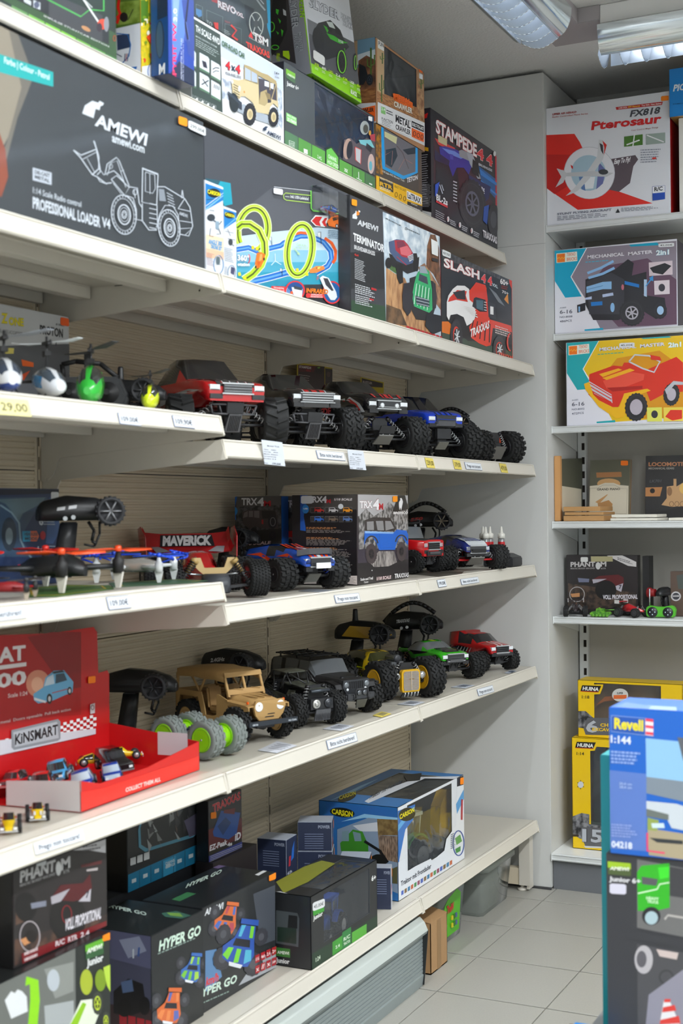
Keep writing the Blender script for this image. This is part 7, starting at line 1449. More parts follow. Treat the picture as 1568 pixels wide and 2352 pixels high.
small_car('die_cast_car','yellow buggy at the front edge cut by the left side of the photo', tuple(at(20,1905,'z', ZE)), math.radians(-50),.085,'e0bc14','2a2a2c', shape='buggy', group='small cars before the display box')
# ---------------------------------------------------------------- labels clipped on the shelf rails
L_ = rail_label
L_('price_label','big yellow 129,00 price card at the left edge of the raised third level','C',-20,952,64,958,40,'129,00','e4dc9c','4a4630', dz=.047)
L_('price_label','white 109,00 price label left of its 109,90 neighbour','C',269,973,316,978,24,'109,00€', dz=.047, out='5a6a94')
L_('price_label','white 109,90 price label near the end of the raised third level','C',396,979,441,984,24,'109,90€', dz=.047, out='5a6a94')
spec = [('Monster Truck',.25,.88,.6,.06), ('Akku:    NiMH',.08,.72,.6,.04), ('Antrieb:    4WD',.08,.62,.7,.04), ('Motor: Elektro',.08,.52,.7,.04), ('Fernsteuerung',.08,.42,.6,.04), ('Radio 2.4',.08,.32,.6,.04), ('Preis:',.08,.12,.2,.05), ('199,00€',.5,.10,.42,.09)]
card('spec_card','hanging specification card with 199,00 price under the paddle-tyred truck','x',.466, [(608,1066), (655,1071), (648,1016), (601,1010)], 'd6dce6', lambda f: [f.cr(600,1008,1).t(s_, 2+u*46,62-v*52+u*4,2+(u+wd)*46,62-v*52+(u+wd)*4, hh*52,'3a4252',.01) for s_, u, v, wd, hh in spec], parent_cat='label')
L_('sign_strip','small Bitte nicht berühren notice on the third level rail','C',727,1053,788,1058,18,'Bitte nicht berühren!', out='78839c', cat='sign')
card('spec_card','hanging specification card with 199,00 price under the third monster truck','x',.466, [(804,1077), (841,1080), (834,1036), (798,1032)], 'd6dce6', lambda f: [f.cr(798,1030,1).t(s_, 2+u*36,50-v*42+u*3,2+(u+wd)*36,50-v*42+(u+wd)*3, hh*42,'3a4252',.01) for s_, u, v, wd, hh in spec], parent_cat='label')
L_('price_label','yellow 239,00 price label, first of three on the third level','C',976,1074,994,1076,23,'239,00','dcc860','3a3620'); L_('price_label','yellow 379,00 price label, middle of three on the third level','C',1040,1077,1056,1079,21,'379,00','dcc860','3a3620'); L_('sign_strip','small Prego non toccare notice between two yellow labels','C',1067,1077,1103,1080,15,'Prego non toccare!', out='78839c', cat='sign'); L_('price_label','yellow 479,00 price label nearest the grey end wall','C',1147,1085,1162,1087,21,'479,00','dcc860','3a3620')
L_('sign_strip','blurred Bitte nicht berühren notice cut by the left edge, fourth level','D',-90,1436,58,1418,28,'Bitte nicht berühren!', dz=.047, cat='sign'); L_('price_label','white 109,00 price label on the raised fourth level','D',246,1400,295,1395,27,'109,00€', dz=.047, out='5a6a94')
L_('sign_strip','Prego non toccare notice under the tall off-roader carton','D',768,1385,822,1379,17,'Prego non toccare!', out='78839c', cat='sign'); L_('price_label','white 199,00 price label at the far bay of the fourth level','D',1004,1349,1022,1346,16,'199,00€', out='505a70'); L_('sign_strip','Bitte nicht berühren notice at the far bay of the fourth level','D',1057,1343,1096,1337,12,'Bitte nicht berühren!', out='78839c', cat='sign')
L_('sign_strip','blurred Prego non toccare notice under the yellow buggies','E',78,1963,188,1928,25,'Prego non toccare!', cat='sign'); L_('sign_strip','Bitte nicht berühren notice on the fifth level rail','E',751,1721,816,1701,19,'Bitte nicht berühren!', out='78839c', cat='sign'); L_('sign_strip','Prego non toccare notice at the far bay of the fifth level','E',1096,1598,1130,1588,14,'Prego non toccare!', out='78839c', cat='sign')
# ---------------------------------------------------------------- bottom level cartons
ZF = DECK['F']; SF = (0,1780,660/1568); SG = (560,1740,.44643)
def rc_print(f, cx, cy, s, body, c2, c3, rot=0):
    """small printed truggy seen from the front quarter"""
    c_, s_ = math.cos(rot), math.sin(rot)
    def q(*p): return [v for i in range(0, len(p),2) for v in (cx+s*(p[i]*c_-p[i+1]*s_), cy+s*(p[i]*s_+p[i+1]*c_))]
    for x, y, rx, ry in ((-70,-20,26,38), (60,-50,24,34), (-48,62,34,44), (62,50,34,44)): p = q(x, y); f.tyre(p[0], p[1], rx*s, ry*s, '55565e', rot, 12,'3b3c44',.4,0)
    f.poly(body, *q(-50,60,-60,20,-30,-20,-20,-70,30,-80,40,-30,55,20,45,64,0,80)); f.poly('20222c', *q(-24,-20,26,-28,32,-2,-28,8)); f.poly(c2, *q(-52,50,-40,18,-22,14,-30,62)); f.poly(c3, *q(20,10,40,4,50,40,28,60)); f.poly(c2, *q(-10,14,6,12,8,60,-8,66)); f.poly(c3, *q(-18,-70,-4,-74,-8,-30,-18,-28)); f.poly(c2, *q(14,-76,26,-78,32,-36,20,-34)); f.poly('e4e8f0', *q(-24,66,26,64,22,78,-20,80)); f.poly(body, *q(-26,-92,34,-104,38,-84,-24,-74))
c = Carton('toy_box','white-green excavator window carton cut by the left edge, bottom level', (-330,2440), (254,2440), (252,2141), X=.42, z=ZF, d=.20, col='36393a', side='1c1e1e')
f = c.front.cr(*SF); f.poly('6c706c',-700,1500,10,1115,410,935,415,1600,-700,1900); f.poly('8c908c',240,1060,400,1020,400,1180,300,1220); f.poly('dfe3e6',25,1230,60,1180,80,1190,95,1170,120,1180,145,1210,150,1290,60,1330); f.line('8fd81c',52,140,1125,185,1130,190,1230,175,1400); f.ell('b8c0c8',290,1120,34,60); f.poly('a8aeb0',240,1260,400,1230,410,1600,260,1600)
f.poly('242a28',415,930,605,850,605,1700,415,1700); f.ell('a8b830',470,1130,34,70); f.poly('e4ecd8',380,1359,440,1230,520,1220,540,1300,500,1400,380,1500); f.poly('8fc41c',360,1400,450,1240,470,1250,400,1420); f.tyre(530,1245,30,66,'c8e038',0,10,'3c4238',.6,5); f.tyre(575,1340,22,50,'c8e038',0,10,'3c4238',.6,5); f.ell('7c9a20',545,1120,30,60); f.poly('b8d848',560,1050,605,1030,605,1180,580,1150)
f.poly('62b02c',462,930,560,890,562,975,465,1010); f.poly('2f5c34',463,965,561,930,562,975,465,1010); f.t('AMEWI',470,975,552,944,26,'eef4e8',.04, sh=.2); f.t('Junior',470,1045,560,1012,40,'e8ecec',.05); f.sticker('ff8c14',556,862,606,908, dy=-14); c.done()
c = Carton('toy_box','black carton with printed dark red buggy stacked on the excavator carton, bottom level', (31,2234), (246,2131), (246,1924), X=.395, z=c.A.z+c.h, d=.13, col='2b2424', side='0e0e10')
f = c.front.cr(*SF); f.poly('2a2627',70,480,600,300,600,900,70,1100); f.poly(N2('5a4034','352a28',40),80,900,585,760,585,840,80,1040); f.poly('5c4438',85,720,125,710,130,800,85,820)
f.t('PHANT',108,588,300,520,62,'bcbcbe',.05, sh=.05); f.t('M',332,520,382,502,62,'bcbcbe',.05); f.ell('c8cacc',318,510,15,40,12); f.t('MINI RC BUGGY 4X4 2WD',108,612,300,545,15,'a8a8aa',.02); f.t('RTR',345,540,378,528,18,'a8a8aa',.02); f.poly('c4c4c8',395,385,575,350,575,425,480,410); f.small(450,378,560,360,8,3,'4c4a50', gap=2.4)
f.ell('1a1819',370,780,100,130); f.ell('1a1819',140,720,60,80); f.poly('561c20',270,680,330,600,450,590,490,540,500,620,440,680,400,690); f.poly('a8a4ac',275,665,380,620,330,690,280,706); f.poly('b8b4bc',425,690,495,620,490,690); f.t('7',465,670,485,664,32,'34343c',.04); f.poly('7c8090',165,700,250,685,250,715,170,730); f.poly('5a2426',440,490,555,465,550,485,440,505); f.poly('b0a8a8',470,515,532,505,530,520,470,526); f.ring('8a2228',362,760,26,48,5)
f.t('VOLL PROPORTIONAL',350,850,548,780,62,'e0dce4',.06, sh=.15, out='3c3840'); f.ring('b0a8ac',160,880,54,82,6); f.poly('c88c5c',108,900,180,865,195,900,130,930); f.ell('201c1c',170,880,30,34); f.poly('7a1a20',115,975,578,795,578,865,120,1030); f.t('R/C',300,935,350,918,28,'d8ccd0',.04); f.t('RTR',368,912,420,894,28,'d8ccd0',.04); f.t('2.4',436,888,484,872,28,'d8ccd0',.04); f.small(130,985,228,945,16,2,'d8c8c8'); f.sticker('c0c4c6',195,455,248,498, dy=-6)
c.done()
HG = '1e2226'
c = Carton('toy_box','black speed truck carton turned to show its photo side, next to the excavator carton', (349,2420), (468.5,2350), (468.5,2096), X=.373, z=ZF, d=.19, h=.218, col=HG, side='4a4c60', top='1b2022')
f = c.front.cr(*SF); f.t('HYPER GO',865,962,1092,870,56,'d4ecdc',.07, sh=.2, out='2f5a44', ow=.02); f.small(860,980,1085,885,7,1,'8aa098'); rc_print(f, 1045,1060,.95,'3a6cb8','7cc83c','a8d84c',.25); rc_print(f, 925,1270,1.15,'d86a34','e8884c','5c6cb8',.2)
f = c.left.cr(*SF); f.poly('5a5c78',600,700,830,880,830,1060,600,1000); f.poly('8a90a8',650,900,760,880,800,960,700,1000); f.poly('3c2c30',600,1250,830,1280,830,1600,600,1600); f.poly('1c1c20',620,1180,700,1110,780,1140,800,1280,700,1320,620,1300); f.poly('54688c',660,1130,720,1115,730,1180,670,1190); [f.poly('a82430',652+i*48,1300+i*12,692+i*48,1308+i*12,692+i*48,1380,652+i*48,1370) for i in range(4)]; f.line('c8d0d8',8,728,950,728,1000); f.line('3c5a98',10,760,940,755,990); f.ell('17171a',680,1270,40,50); f.ell('17171a',790,1260,30,50)
f = c.topf.cr(*SF); f.t('HYPER GO',592,722,800,768,18,'c0d4cc',.06); f.poly('3f6a5c',880,755,960,742,1060,770,990,785,900,775); f.poly('7ca84c',910,752,980,755,1000,775,930,768); c.done()
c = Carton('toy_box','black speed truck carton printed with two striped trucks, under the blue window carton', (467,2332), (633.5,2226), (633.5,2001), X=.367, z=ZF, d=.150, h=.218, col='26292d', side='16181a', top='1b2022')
f = c.front.cr(*SF); f.poly('4a4f58',1380,650,1500,600,1500,900,1420,930); f.poly('5c86b4',1120,960,1180,950,1210,1100,1130,1180,1118,1180); f.poly('a8acb4',1300,1150,1505,1050,1505,960,1400,1000); f.t('AMEWI',1115,768,1215,728,34,'e0e4e8',.05, sh=.25); f.t('HYPER GO',1062,1228,1290,1130,46,'cfe6d8',.07, sh=.2); f.t('km/h',1122,1150,1190,1120,44,'d83838',.05, sh=.2); f.small(1110,1245,1280,1170,7,1,'8aa098')
rc_print(f, 1235,790,1.05,'d8703c','4a70c0','b84c5c',.3); rc_print(f, 1310,930,1.55,'2f58b0','7cd43c','58b8d8',.3)
for j in range(2):
    for i in range(4): x = 1388+i*30; y = 985+j*58-i*14; f.poly('b0202c', x, y, x+24, y-10, x+24, y+32, x, y+42); f.t(('1/16','4x4','2.4','2+','x','//','x','14+')[j*4+i], x+3, y+30, x+21, y+22,18,'ecdcdc',.04)
f.sticker('ff8c14',1462,540,1500,580, dy=-14)
f = c.topf.cr(*SF); f.t('HYPER GO',1012,618,1205,535,20,'c8dcd0',.07, sh=.3); f.poly('3c7a4c',935,680,1020,640,1070,648,980,690); f.poly('6c5c80',1150,505,1220,480,1260,485,1190,512); f.poly('e0e2e4',1390,545,1440,520,1458,524,1410,550); c.done()
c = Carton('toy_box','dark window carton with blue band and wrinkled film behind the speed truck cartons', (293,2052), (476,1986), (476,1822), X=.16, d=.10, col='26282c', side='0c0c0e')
f = c.front.cr(*SF); f.poly('1f7ea8',698,545,1130,355,1130,470,698,645); f.poly('3aa0cc',890,470,958,440,958,530,892,560)
for i in range(7): f.line('2c5c74',3,760+i*62,520-i*27,760+i*62,620-i*27); f.poly('d8e4ea',718+i*62,570-i*27,742+i*62,562-i*27,742+i*62,582-i*27,718+i*62,592-i*27)
f.poly('5a9cb8',752,300,770,120,1100,20,1100,300,1050,340,790,420,755,395); f.poly('37393c',764,290,780,130,1086,40,1086,290,1040,325,800,400,768,380)
rr = random.Random(9)
for k in range(26): x = 790+rr.random()*270; y = 150+rr.random()*200; f.poly(rr.choice(['8c8e90','5a5c60','6e5c54','a8acb0','48484c']), x, y, x+10+rr.random()*30, y+20+rr.random()*30, x+rr.random()*20, y+40+rr.random()*40)
f.poly('6f6a84',1000,250,1098,190,1098,310,1030,340); f.t('CHANNEL',898,492,952,470,16,'cfe8f4',.03); f.t('CRAWLER',898,512,952,490,16,'cfe8f4',.03); [f.poly('d8dadc',707+i*37,455-i*14,737+i*37,445-i*14,737+i*37,485-i*14,707+i*37,495-i*14) for i in range(3)]
c.done(); ST = MB(Matrix.Translation(-c.A)); x = c.A; q = ST.bb((.02, x.y-.13, ZF+.001), (.150, x.y+c.w, x.z-.001), M('2a2c30',.5)); o = ST.build('toy_box', label='plain dark carton carrying the blue-banded window carton', cat='box'); o.location = c.A
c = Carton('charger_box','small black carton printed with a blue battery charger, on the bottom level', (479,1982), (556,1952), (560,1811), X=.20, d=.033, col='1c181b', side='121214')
f = c.front.cr(*SF); f.poly('2f3a8c',1135,445,1325,360,1325,420,1140,478); f.poly('5c141c',1135,300,1325,230,1325,340,1138,420); f.t('TRAXXAS',1160,205,1312,130,44,'c41c28',.06, sh=-.1, out='d8b8bc', ow=.02); f.poly('174a94',1205,195,1310,205,1290,320,1245,352,1165,335,1160,310); f.poly('103468',1185,280,1230,230,1260,260,1215,330); f.poly('6c1820',1222,190,1282,180,1278,214,1218,208); f.t('EZ-Peak',1142,415,1238,378,30,'e4e4ec',.06, sh=.15); f.t('4s',1238,392,1265,382,20,'e4e4ec',.05); f.t('iD',1280,360,1312,346,40,'e8e8f0',.06, sh=.1); [f.line('c8c8d4',2.5,1145,445+i*9,1320,378+i*9) for i in range(4)]; f.sticker('ff8c14',1148,205,1178,240, dy=-4); c.done()
o = MB(Matrix.Translation(-c.A)).bb((.164, c.A.y, ZF+.001), (.212, c.A.y+c.w+.05, c.A.z-.001), M('221c1e',.5)).build('toy_box', label='low black and red carton beneath the small charger carton', cat='box'); o.location = c.A
# blue tractor in its window carton
c = Carton('toy_box','black junior window carton with a blue toy tractor inside and a 45,00 price label', (715,2231), (866.5,2134), (866.5,1995), X=.4495, z=ZF, d=.135, h=.167, col='24262a', side='1f2124', top='1f2124', win=(.18,.27,.88,.93), topwin=(.18,.02,.9,.60), inner='5c5f62')
f = c.front.cr(*SG); f.poly('1f3a28',350,1010,688,810,688,880,350,1095); f.poly('3f9c34',455,950,505,915,505,985,455,1020); f.poly('2f8040',505,900,550,870,550,960,505,992); f.poly('58b03c',555,900,630,855,630,905,555,955); f.t('R/C',512,945,545,925,18,'dff0d8',.03); f.t('TRACTOR',512,968,545,948,14,'dff0d8',.03); f.t('2.4',470,985,492,972,16,'dff0d8',.03); f.t('1:24',368,1052,392,1036,22,'dff0d8',.02); f.t('6+',655,636,678,626,26,'f0f2f0',.04); f.t('Junior',355,838,404,810,22,'f0f2f0',.05); f.poly('3f9c34',354,775,410,745,412,790,355,815)
f.sticker('e0e2e4',352,748,414,792, dy=-24, txt='45,00€', name='price_label')
f = c.left.cr(*SG); f.poly('4a5054',165,785,275,800,285,830,280,975,165,955); f.poly('23342c',172,870,270,880,270,960,172,945); f.poly('17191a',230,810,275,815,275,880,225,875); f.poly('3c7a34',165,975,238,985,238,1030,165,1020); f.t('Junior',165,1052,235,1062,24,'e8eaea',.05); f.t('AMEWI',172,1008,232,1015,16,'e8f0e4',.03)
f = c.topf.cr(*SG); f.poly('8a8c2c',165,640,280,560,400,530,470,545,330,640,200,700); f.poly('e0e2e4',165,690,190,690,215,705,170,722); c.done()
def tractor(label, x, y, z, rz, s, col, roof, rim, loader=False):
    t = thing('toy_tractor', label, 'toy tractor', (x, y, z), rz); t.scale = (s, s, s); b = MB(); m = M(col, .3, coat=.5)
    b.loft([[(x, -w, z0), (x, -w, z1-.006), (x, -w*.6, z1), (x, w*.6, z1), (x, w, z1-.006), (x, w, z0)] for x, w, z0, z1 in ((-.02,.022,.035,.078), (.04,.020,.035,.076), (.085,.017,.038,.068), (.092,.012,.042,.060))], m); b.box((-.035,0,.05), (.06,.045,.03), BLK2)
    for q in (-1,1): b.lathe([(.044, q*.024), (.044, q*.044), (.041, q*.044)], m, 'y',20,(-.045,0,.042)) if False else b.prism([(-.045+.043*math.cos(a), q*.026,.042+.043*math.sin(a)) for a in [math.pi*k/8 for k in range(1,8)]]+[(-.045+.038*math.cos(a), q*.026,.042+.038*math.sin(a)) for a in [math.pi*k/8 for k in range(7,0,-1)]], (0, q*.018,0), m)
    b.build('body', t, bevel=.001); b = MB(); b.loft([[(x, -w, z), (x, w, z), (x2, w, z), (x2,-w, z)] for x, x2, w, z in ((-.065,-.012,.026,.075), (-.070,-.008,.028,.12))], film(.2,12,.3,'9aa4a8')); b.build('cab_glass', t); b = MB(); b.box((-.038,0,.123), (.075,.062,.008), M(roof, .35)); [b.tube((xx, q*.027,.075), (xx2, q*.028,.12),.002, M(col, .35)) for q in (-1,1) for xx, xx2 in ((-.065,-.07), (-.012,-.008))]; b.build('cab_roof', t, bevel=.002)
    for q in (-1,1):
        add_wheel(t, -.045, q*.042,.038,.026,'block', rim, hr=.55, z=.038); add_wheel(t, .065, q*.036,.027,.020,'block', rim, hr=.55, z=.027)
    if loader: b = MB(); [b.path([(.0, q*.030,.075), (.06, q*.030,.085), (.12, q*.030,.045)], .004, M(col, .35)) for q in (-1,1)]; b.prism([(.12,-.045,.015), (.15,-.045,.012), (.155,-.045,.045), (.12,-.045,.055)], (0,.09,0), BLK2); b.build('front_loader', t)
    return t
m_ = c.A+c.U*.19+c.D*.068; tractor('blue toy tractor with white wheels inside the black junior window carton', m_.x, m_.y, ZF+.004, math.radians(-80),.80,'1c50b8','1c50b8','e8e8e4')
# green tractor carton
c = Carton('tractor_box','large blue and white carton with a green toy tractor with front loader behind film', (915,2066), (1066,1965), (915,1863), X=.412, z=ZF, d=.235, h=.25, col='dfe3ea', side='2a6cb0', top='3c7ab8', win=(.13,.22,.80,.97), topwin=(.22,.0,.9,.8), inner='8f8c80')
f = c.front.cr(*SG); f.poly('2a70c0',792,275,880,240,870,320,830,370,800,520,792,560); f.poly('5aa8e0',792,380,850,300,880,250,840,280,792,350); f.poly('e4e8f0',792,540,830,520,832,590,880,560,960,520,968,532,1040,470,1090,380,1135,300,1135,510,792,725); f.poly('e4e8ee',1040,420,1090,350,1095,100,1135,90,1135,520,1030,480); f.poly('5aa0d8',1090,240,1135,160,1135,210,1095,290); f.poly('222a3c',1095,98,1128,92,1128,140,1095,150)
f.ell('1a2018',838,292,44,34,20,-.35); f.t('CARSON',800,318,875,278,24,'e8dc20',.06); f.t('Traktor mit Frontlader',806,662,962,568,26,'2a3444',.03)
cs = ['3a5cb8','7a5c30','2c78a8','c05c2c','3c8c4c','8c3c5c']
for i in range(16): x = 808+i*16.6; y = 688-i*10.3; f.poly(cs[i % 6], x, y, x+12, y-8, x+12, y+14, x, y+22)
f.ring('2a50a0',1102,440,28,64,5); f.poly('5a9c4c',1085,415,1110,395,1120,430,1092,450); f.poly('3c8c40',1085,470,1112,455,1112,480,1090,492); f.small(1062,400,1085,390,5,8,'6a7484'); f.t('FENDT',1112,330,1113,210,15,'b83c4c',.05) if False else f.line('b83c4c',9,1118,320,1120,215); f.sticker('ff8c14',1110,105,1128,140, dy=-4)
f = c.left.cr(*SG); f.poly('2c68b0',422,228,795,275,795,330,600,300,490,350,425,300); f.poly('8fc4e8',500,330,620,290,795,310,795,330,620,310); f.poly('8498b0',480,370,640,310,792,325,792,700,480,560); f.poly('cfd4dc',560,350,700,330,690,380,600,380); f.poly(N2('8a7448','6a5430',60),685,315,790,320,790,400,690,400); f.poly(N2('9a8470','5c4c40',60, stretch=(6,6,1)),690,400,790,405,790,540,700,520); f.poly('5c5a3c',700,600,790,560,790,650,700,640)
f.poly('3f8c2c',495,440,560,370,610,380,640,450,640,520,500,480); f.poly('7a98a0',505,380,540,375,540,430,505,430); f.poly('7a98a0',560,380,600,390,605,430,570,430); f.ell('1c1e1c',690,535,44,38); f.line('18191a',14,620,430,700,480,740,540); f.ell('1a2018',506,282,64,24,20,.12); f.t('CARSON',452,288,560,304,26,'e8dc20',.06); f.t('SPORT',500,300,545,306,10,'e8dc20',.04)
f = c.topf.cr(*SG); f.poly('e0e4ec',620,225,700,175,905,100,1128,98,1095,112,930,108,640,235); f.poly('8fc4e8',430,228,600,145,690,110,560,180); f.ell('1a2018',530,205,50,20,20,-.35); f.t('CARSON',490,218,575,190,20,'e8dc20',.06); f.t('Traktor mit Frontlader',640,218,810,130,18,'344050',.03, sh=.4); f.poly('2a2c2e',820,90,915,80,905,118,840,124); c.done()
m_ = c.A+c.U*.22+c.D*.12; tractor('green toy tractor with pale roof and front loader inside the blue and white carton', m_.x, m_.y, ZF+.01, math.radians(-105),1.3,'2f8c34','c8d4c0','8c8e90', True)
ti = MB(Matrix.Translation(-c.A)); pp = c.A+c.U*.44+c.D*.02
ti.prism([pp+Z*.06, pp+Z*.21+c.U*.02, pp+c.U*.02+Z*.22-c.U*.06, pp-c.U*.09+Z*.18, pp-c.U*.10+Z*.10], c.D*.03, M('c8a020',.4)); ti.build('packing_insert', c.o)
# little dark blue cartons
NB = '272f48'
for k, (x, y, z, rz, w, d_, h, lb) in enumerate(((.25,1.79,.3995,.4,.088,.075,.074,'small navy parts carton on top of the stack before the tractor carton'), (.25,1.79, ZF+.001,.4,.09,.08,.1635,'navy parts carton under the topmost small one'), (.19,1.69, ZF+.001,.1,.08,.07,.21,'dark navy carton at the back left of the small carton stack'), (.330,1.860, ZF+.001,.35,.078,.070,.137,'navy parts carton with pale lid right of the stack'), (.395,1.888, ZF+.001,.35,.046,.042,.108,'navy and white upright carton touching the junior window carton'))):
    t = thing('parts_box', lb, 'box', (x, y, z), rz, 'small navy parts cartons'); b = MB(); w2, d2 = w/2, d_/2; P = [(-w2,-d2,0), (w2,-d2,0), (w2, d2,0), (-w2, d2,0), (-w2,-d2, h), (w2,-d2, h), (w2, d2, h), (-w2, d2, h)]
    b.add(P, [(4,5,6,7)], M('a8afbc',.45)).add(P, [(0,1,5,4), (2,3,7,6), (3,0,4,7), (0,3,2,1)], M(NB, .45)).add(P, [(1,2,6,5)], M('c4c8d0' if k == 4 else NB, .45)); b.build('carton', t, bevel=.0008); b = MB()
    for j in range(7): b.add([(-w2*.6,-d2-.0004, h-.03-j*.006), (w2*.5,-d2-.0004, h-.03-j*.006), (w2*.5,-d2-.0004, h-.032-j*.006), (-w2*.6,-d2-.0004, h-.032-j*.006)], [(0,1,2,3)], M('6c7690',.5))
    b.add([(w2+.0004,-.006, h-.06), (w2+.0004,.012, h-.055), (w2+.0004,.018, h-.012), (w2+.0004,.002, h-.03)], [(0,1,2,3)], M('2c6cc8',.4)); b.add([(w2+.0004,-.022, h-.07), (w2+.0004,-.010, h-.07), (w2+.0004,-.006, h-.045), (w2+.0004,-.018, h-.045)], [(0,1,2,3)], M('c83440',.4)); word(b, '4S LiPo', (w2+.0004,-.03, h-.09), (0,.03,0), (0,0,.008), M('c8ccd8',.5),.04); word(b, 'POWER', (w2*.2,-d2-.0005, h-.016), (w2*.7,0,0), (0,0,.008), M('8c94a8',.5),.04)
    if k != 2: b.add([(w2+.0006, d2-.018, h-.03), (w2+.0006, d2-.002, h-.03), (w2+.0006, d2-.002, h-.008), (w2+.0006, d2-.018, h-.008)], [(0,1,2,3)], M('ff8c14',.5))
    b.build('artwork', t, fix=False)
b = MB(); rr = random.Random(5); R = []
for k, (r, h) in enumerate(((.05,0), (.062,.02), (.055,.07), (.045,.12), (.035,.17), (.012,.20), (.028,.235), (.034,.26))): R.append([((r*(1+.35*rr.random()))*math.cos(a), (r*(1+.35*rr.random()))*math.sin(a), h+.008*rr.random()) for a in [2*math.pi*i/16 for i in range(16)]])
b.loft(R, film(1., 40,.10,'c8c4b8'), caps=False); o = b.build('plastic_bag', label='crumpled clear plastic bag standing against the ribbed back panel', cat='bag', fix=False); o.location = (.10,1.585, ZF+.001)
# ---------------------------------------------------------------- under the bottom shelf
t = thing('storage_bin','clear plastic bin with a green printed label under the bottom shelf','bin', (.26,2.39,0)); CP = film(.1,6,.42,'b4bcb4')
def bin_(t, w, d, h, lid=True, fill='6c7268'):
    b = MB(); rr = lambda s, z: [(sx*(w/2*s), sy*(d/2*s), z) for sx, sy in ((-1,-.9), (-.9,-1), (.9,-1), (1,-.9), (1,.9), (.9,1), (-.9,1), (-1,.9))]
    b.loft([rr(.86,0), rr(.88,.006), rr(.97, h-.02)], CP, caps=False); b.poly(rr(.86,.001), CP); b.build('tub', t, fix=False); b = MB(); b.loft([rr(.98, h-.022), rr(1.03, h-.022), rr(1.03, h-.008), rr(.98, h), rr(.9, h)], M('a8b0aa',.3, alpha=.75)); b.build('lid', t); b = MB(); b.loft([rr(.83,.008), rr(.86, h*.6)], M(fill, .7, noise=.5, bscale=60)); b.build('contents', t)
bin_(t, .28,.20,.185); b = MB(); b.prism([(.1262,-.083,.02), (.1262,.06,.02), (.1338,.06,.13), (.1340,.03,.148), (.1338,-.04,.135), (.1335,-.07,.12)], (.0008,0,0), M('58b824',.4)); word(b, 'TraW', (.1355,-.055,.095), (0,.055,0), (.0006,0,.022), M('c8282c',.5),.06); b.add([(.1295,-.075,.03), (.1295,-.045,.03), (.1315,-.045,.06), (.1315,-.075,.06)], [(0,1,2,3)], M('d8dcd8',.5)); [b.box((.1335,-.01+.016*(k % 3),.05+.022*(k//3)), (.004,.010,.012), M(('d8c82c','3c7a2c','5c6c9c')[k % 3], .5)) for k in range(6)]; b.build('printed_label', t, fix=False)
t = thing('storage_bin','clear plastic bin without label at the end wall, under the bottom shelf','bin', (.26,2.76,0)); bin_(t, .30,.27,.165, fill='8a8e8c')
t = thing('cardboard_box','opened brown cardboard box standing between plinth panel and green-label bin','box', (.37,2.15,0)); b = MB(); K = M('b08a60',.75, noise=.1); w2, d2 = .075,.06
for a0, a1 in (((-w2,-d2), (w2,-d2)), ((w2,-d2), (w2, d2)), ((w2, d2), (-w2, d2)), ((-w2, d2), (-w2,-d2))): e = Vector((a1[1]-a0[1], a0[0]-a1[0], 0)).normalized()*-.002; b.prism([(*a0,.001), (*a1,.001), (*a1,.14), (*a0,.14)], e, K)
b.bb((-w2,-d2,.001), (w2, d2,.004), K); b.build('carton', t)
for nm, P in (('flap', [(w2,-d2,.14), (w2, d2,.14), (w2-.05, d2,.150), (w2-.05,-d2,.146)]), ('flap', [(-w2,-d2,.14), (-w2, d2,.14), (-w2+.05, d2,.155), (-w2+.05,-d2,.150)])): MB().prism(P, (0,0,.002), K).build(nm, t)
MB().bb((w2,-.014,.002), (w2+.0006,.014,.138), M('9a7850',.4)).build('packing_tape', t)
# ---------------------------------------------------------------- goods on the right-hand wall shelving
SR = (1220,0,348/1568)
c = Carton('toy_box','big white and red model plane carton on the top right shelf', (1256,513), (1540,490), (1254,250), Y=3.052, z=2.2215, d=.26, col='dfe1e8', side='c81c1c', top='b8bac0'); f = c.front.cr(*SR)
f.poly('dc2a20',152,1398,445,1385,500,1470,560,1600,600,1900,900,1980,1255,2105,480,2172,152,1950); f.poly('c0201c',152,1600,400,1600,420,1900,240,2010,152,1950); f.poly('5c5058',800,1650,1075,1605,1105,1650,1055,1720,1020,1895,905,1985,790,1960)
f.ell('e4e4ea',600,1790,262,268,36); f.ring('b8bac4',600,1790,262,268,5,36); f.ell('a8c4d4',590,1790,180,185,30); f.poly('6a70a8',700,1680,770,1760,740,1900,670,1960); f.poly('e8ecf0',520,1830,660,1830,640,1950,540,1960); f.poly('5c7cb0',490,1830,540,1830,560,1975,520,1960)
f.poly('d0d2d6',700,1445,740,1450,780,1500,740,1650,600,1850,480,1975,420,2005,355,2028,440,1950,560,1800,680,1620); f.poly('d42420',735,1455,780,1500,750,1610,755,1530); f.poly('3c3c44',705,1480,740,1500,745,1600,720,1560); f.poly('c4c6ca',350,1790,640,1770,850,1790,780,1830,640,1825,340,1825); f.ell('3c4044',745,1780,50,28); f.poly('c8cace',262,1745,320,1750,372,1800,330,1890,250,1940,310,1830); f.poly('d42420',270,1745,320,1748,330,1765); f.poly('d42420',405,1705,430,1720,430,1750,415,1740)
f.t('UPPER AIR HERALD',215,1195,465,1168,20,'a83030',.04, sh=.2); f.t('Radio Controlled Plane Series',215,1220,585,1182,14,'b86060',.02, sh=.2); f.poly('c4282c',872,1110,1360,1052,1352,1086,880,1138); f.t('2.4G 3CH',902,1128,990,1118,16,'f4e4e0',.04); f.t('EPP Material',1002,1116,1122,1103,16,'f0c040',.04); f.t('Top High  New design!',1140,1100,1345,1078,16,'f4e4e0',.04)
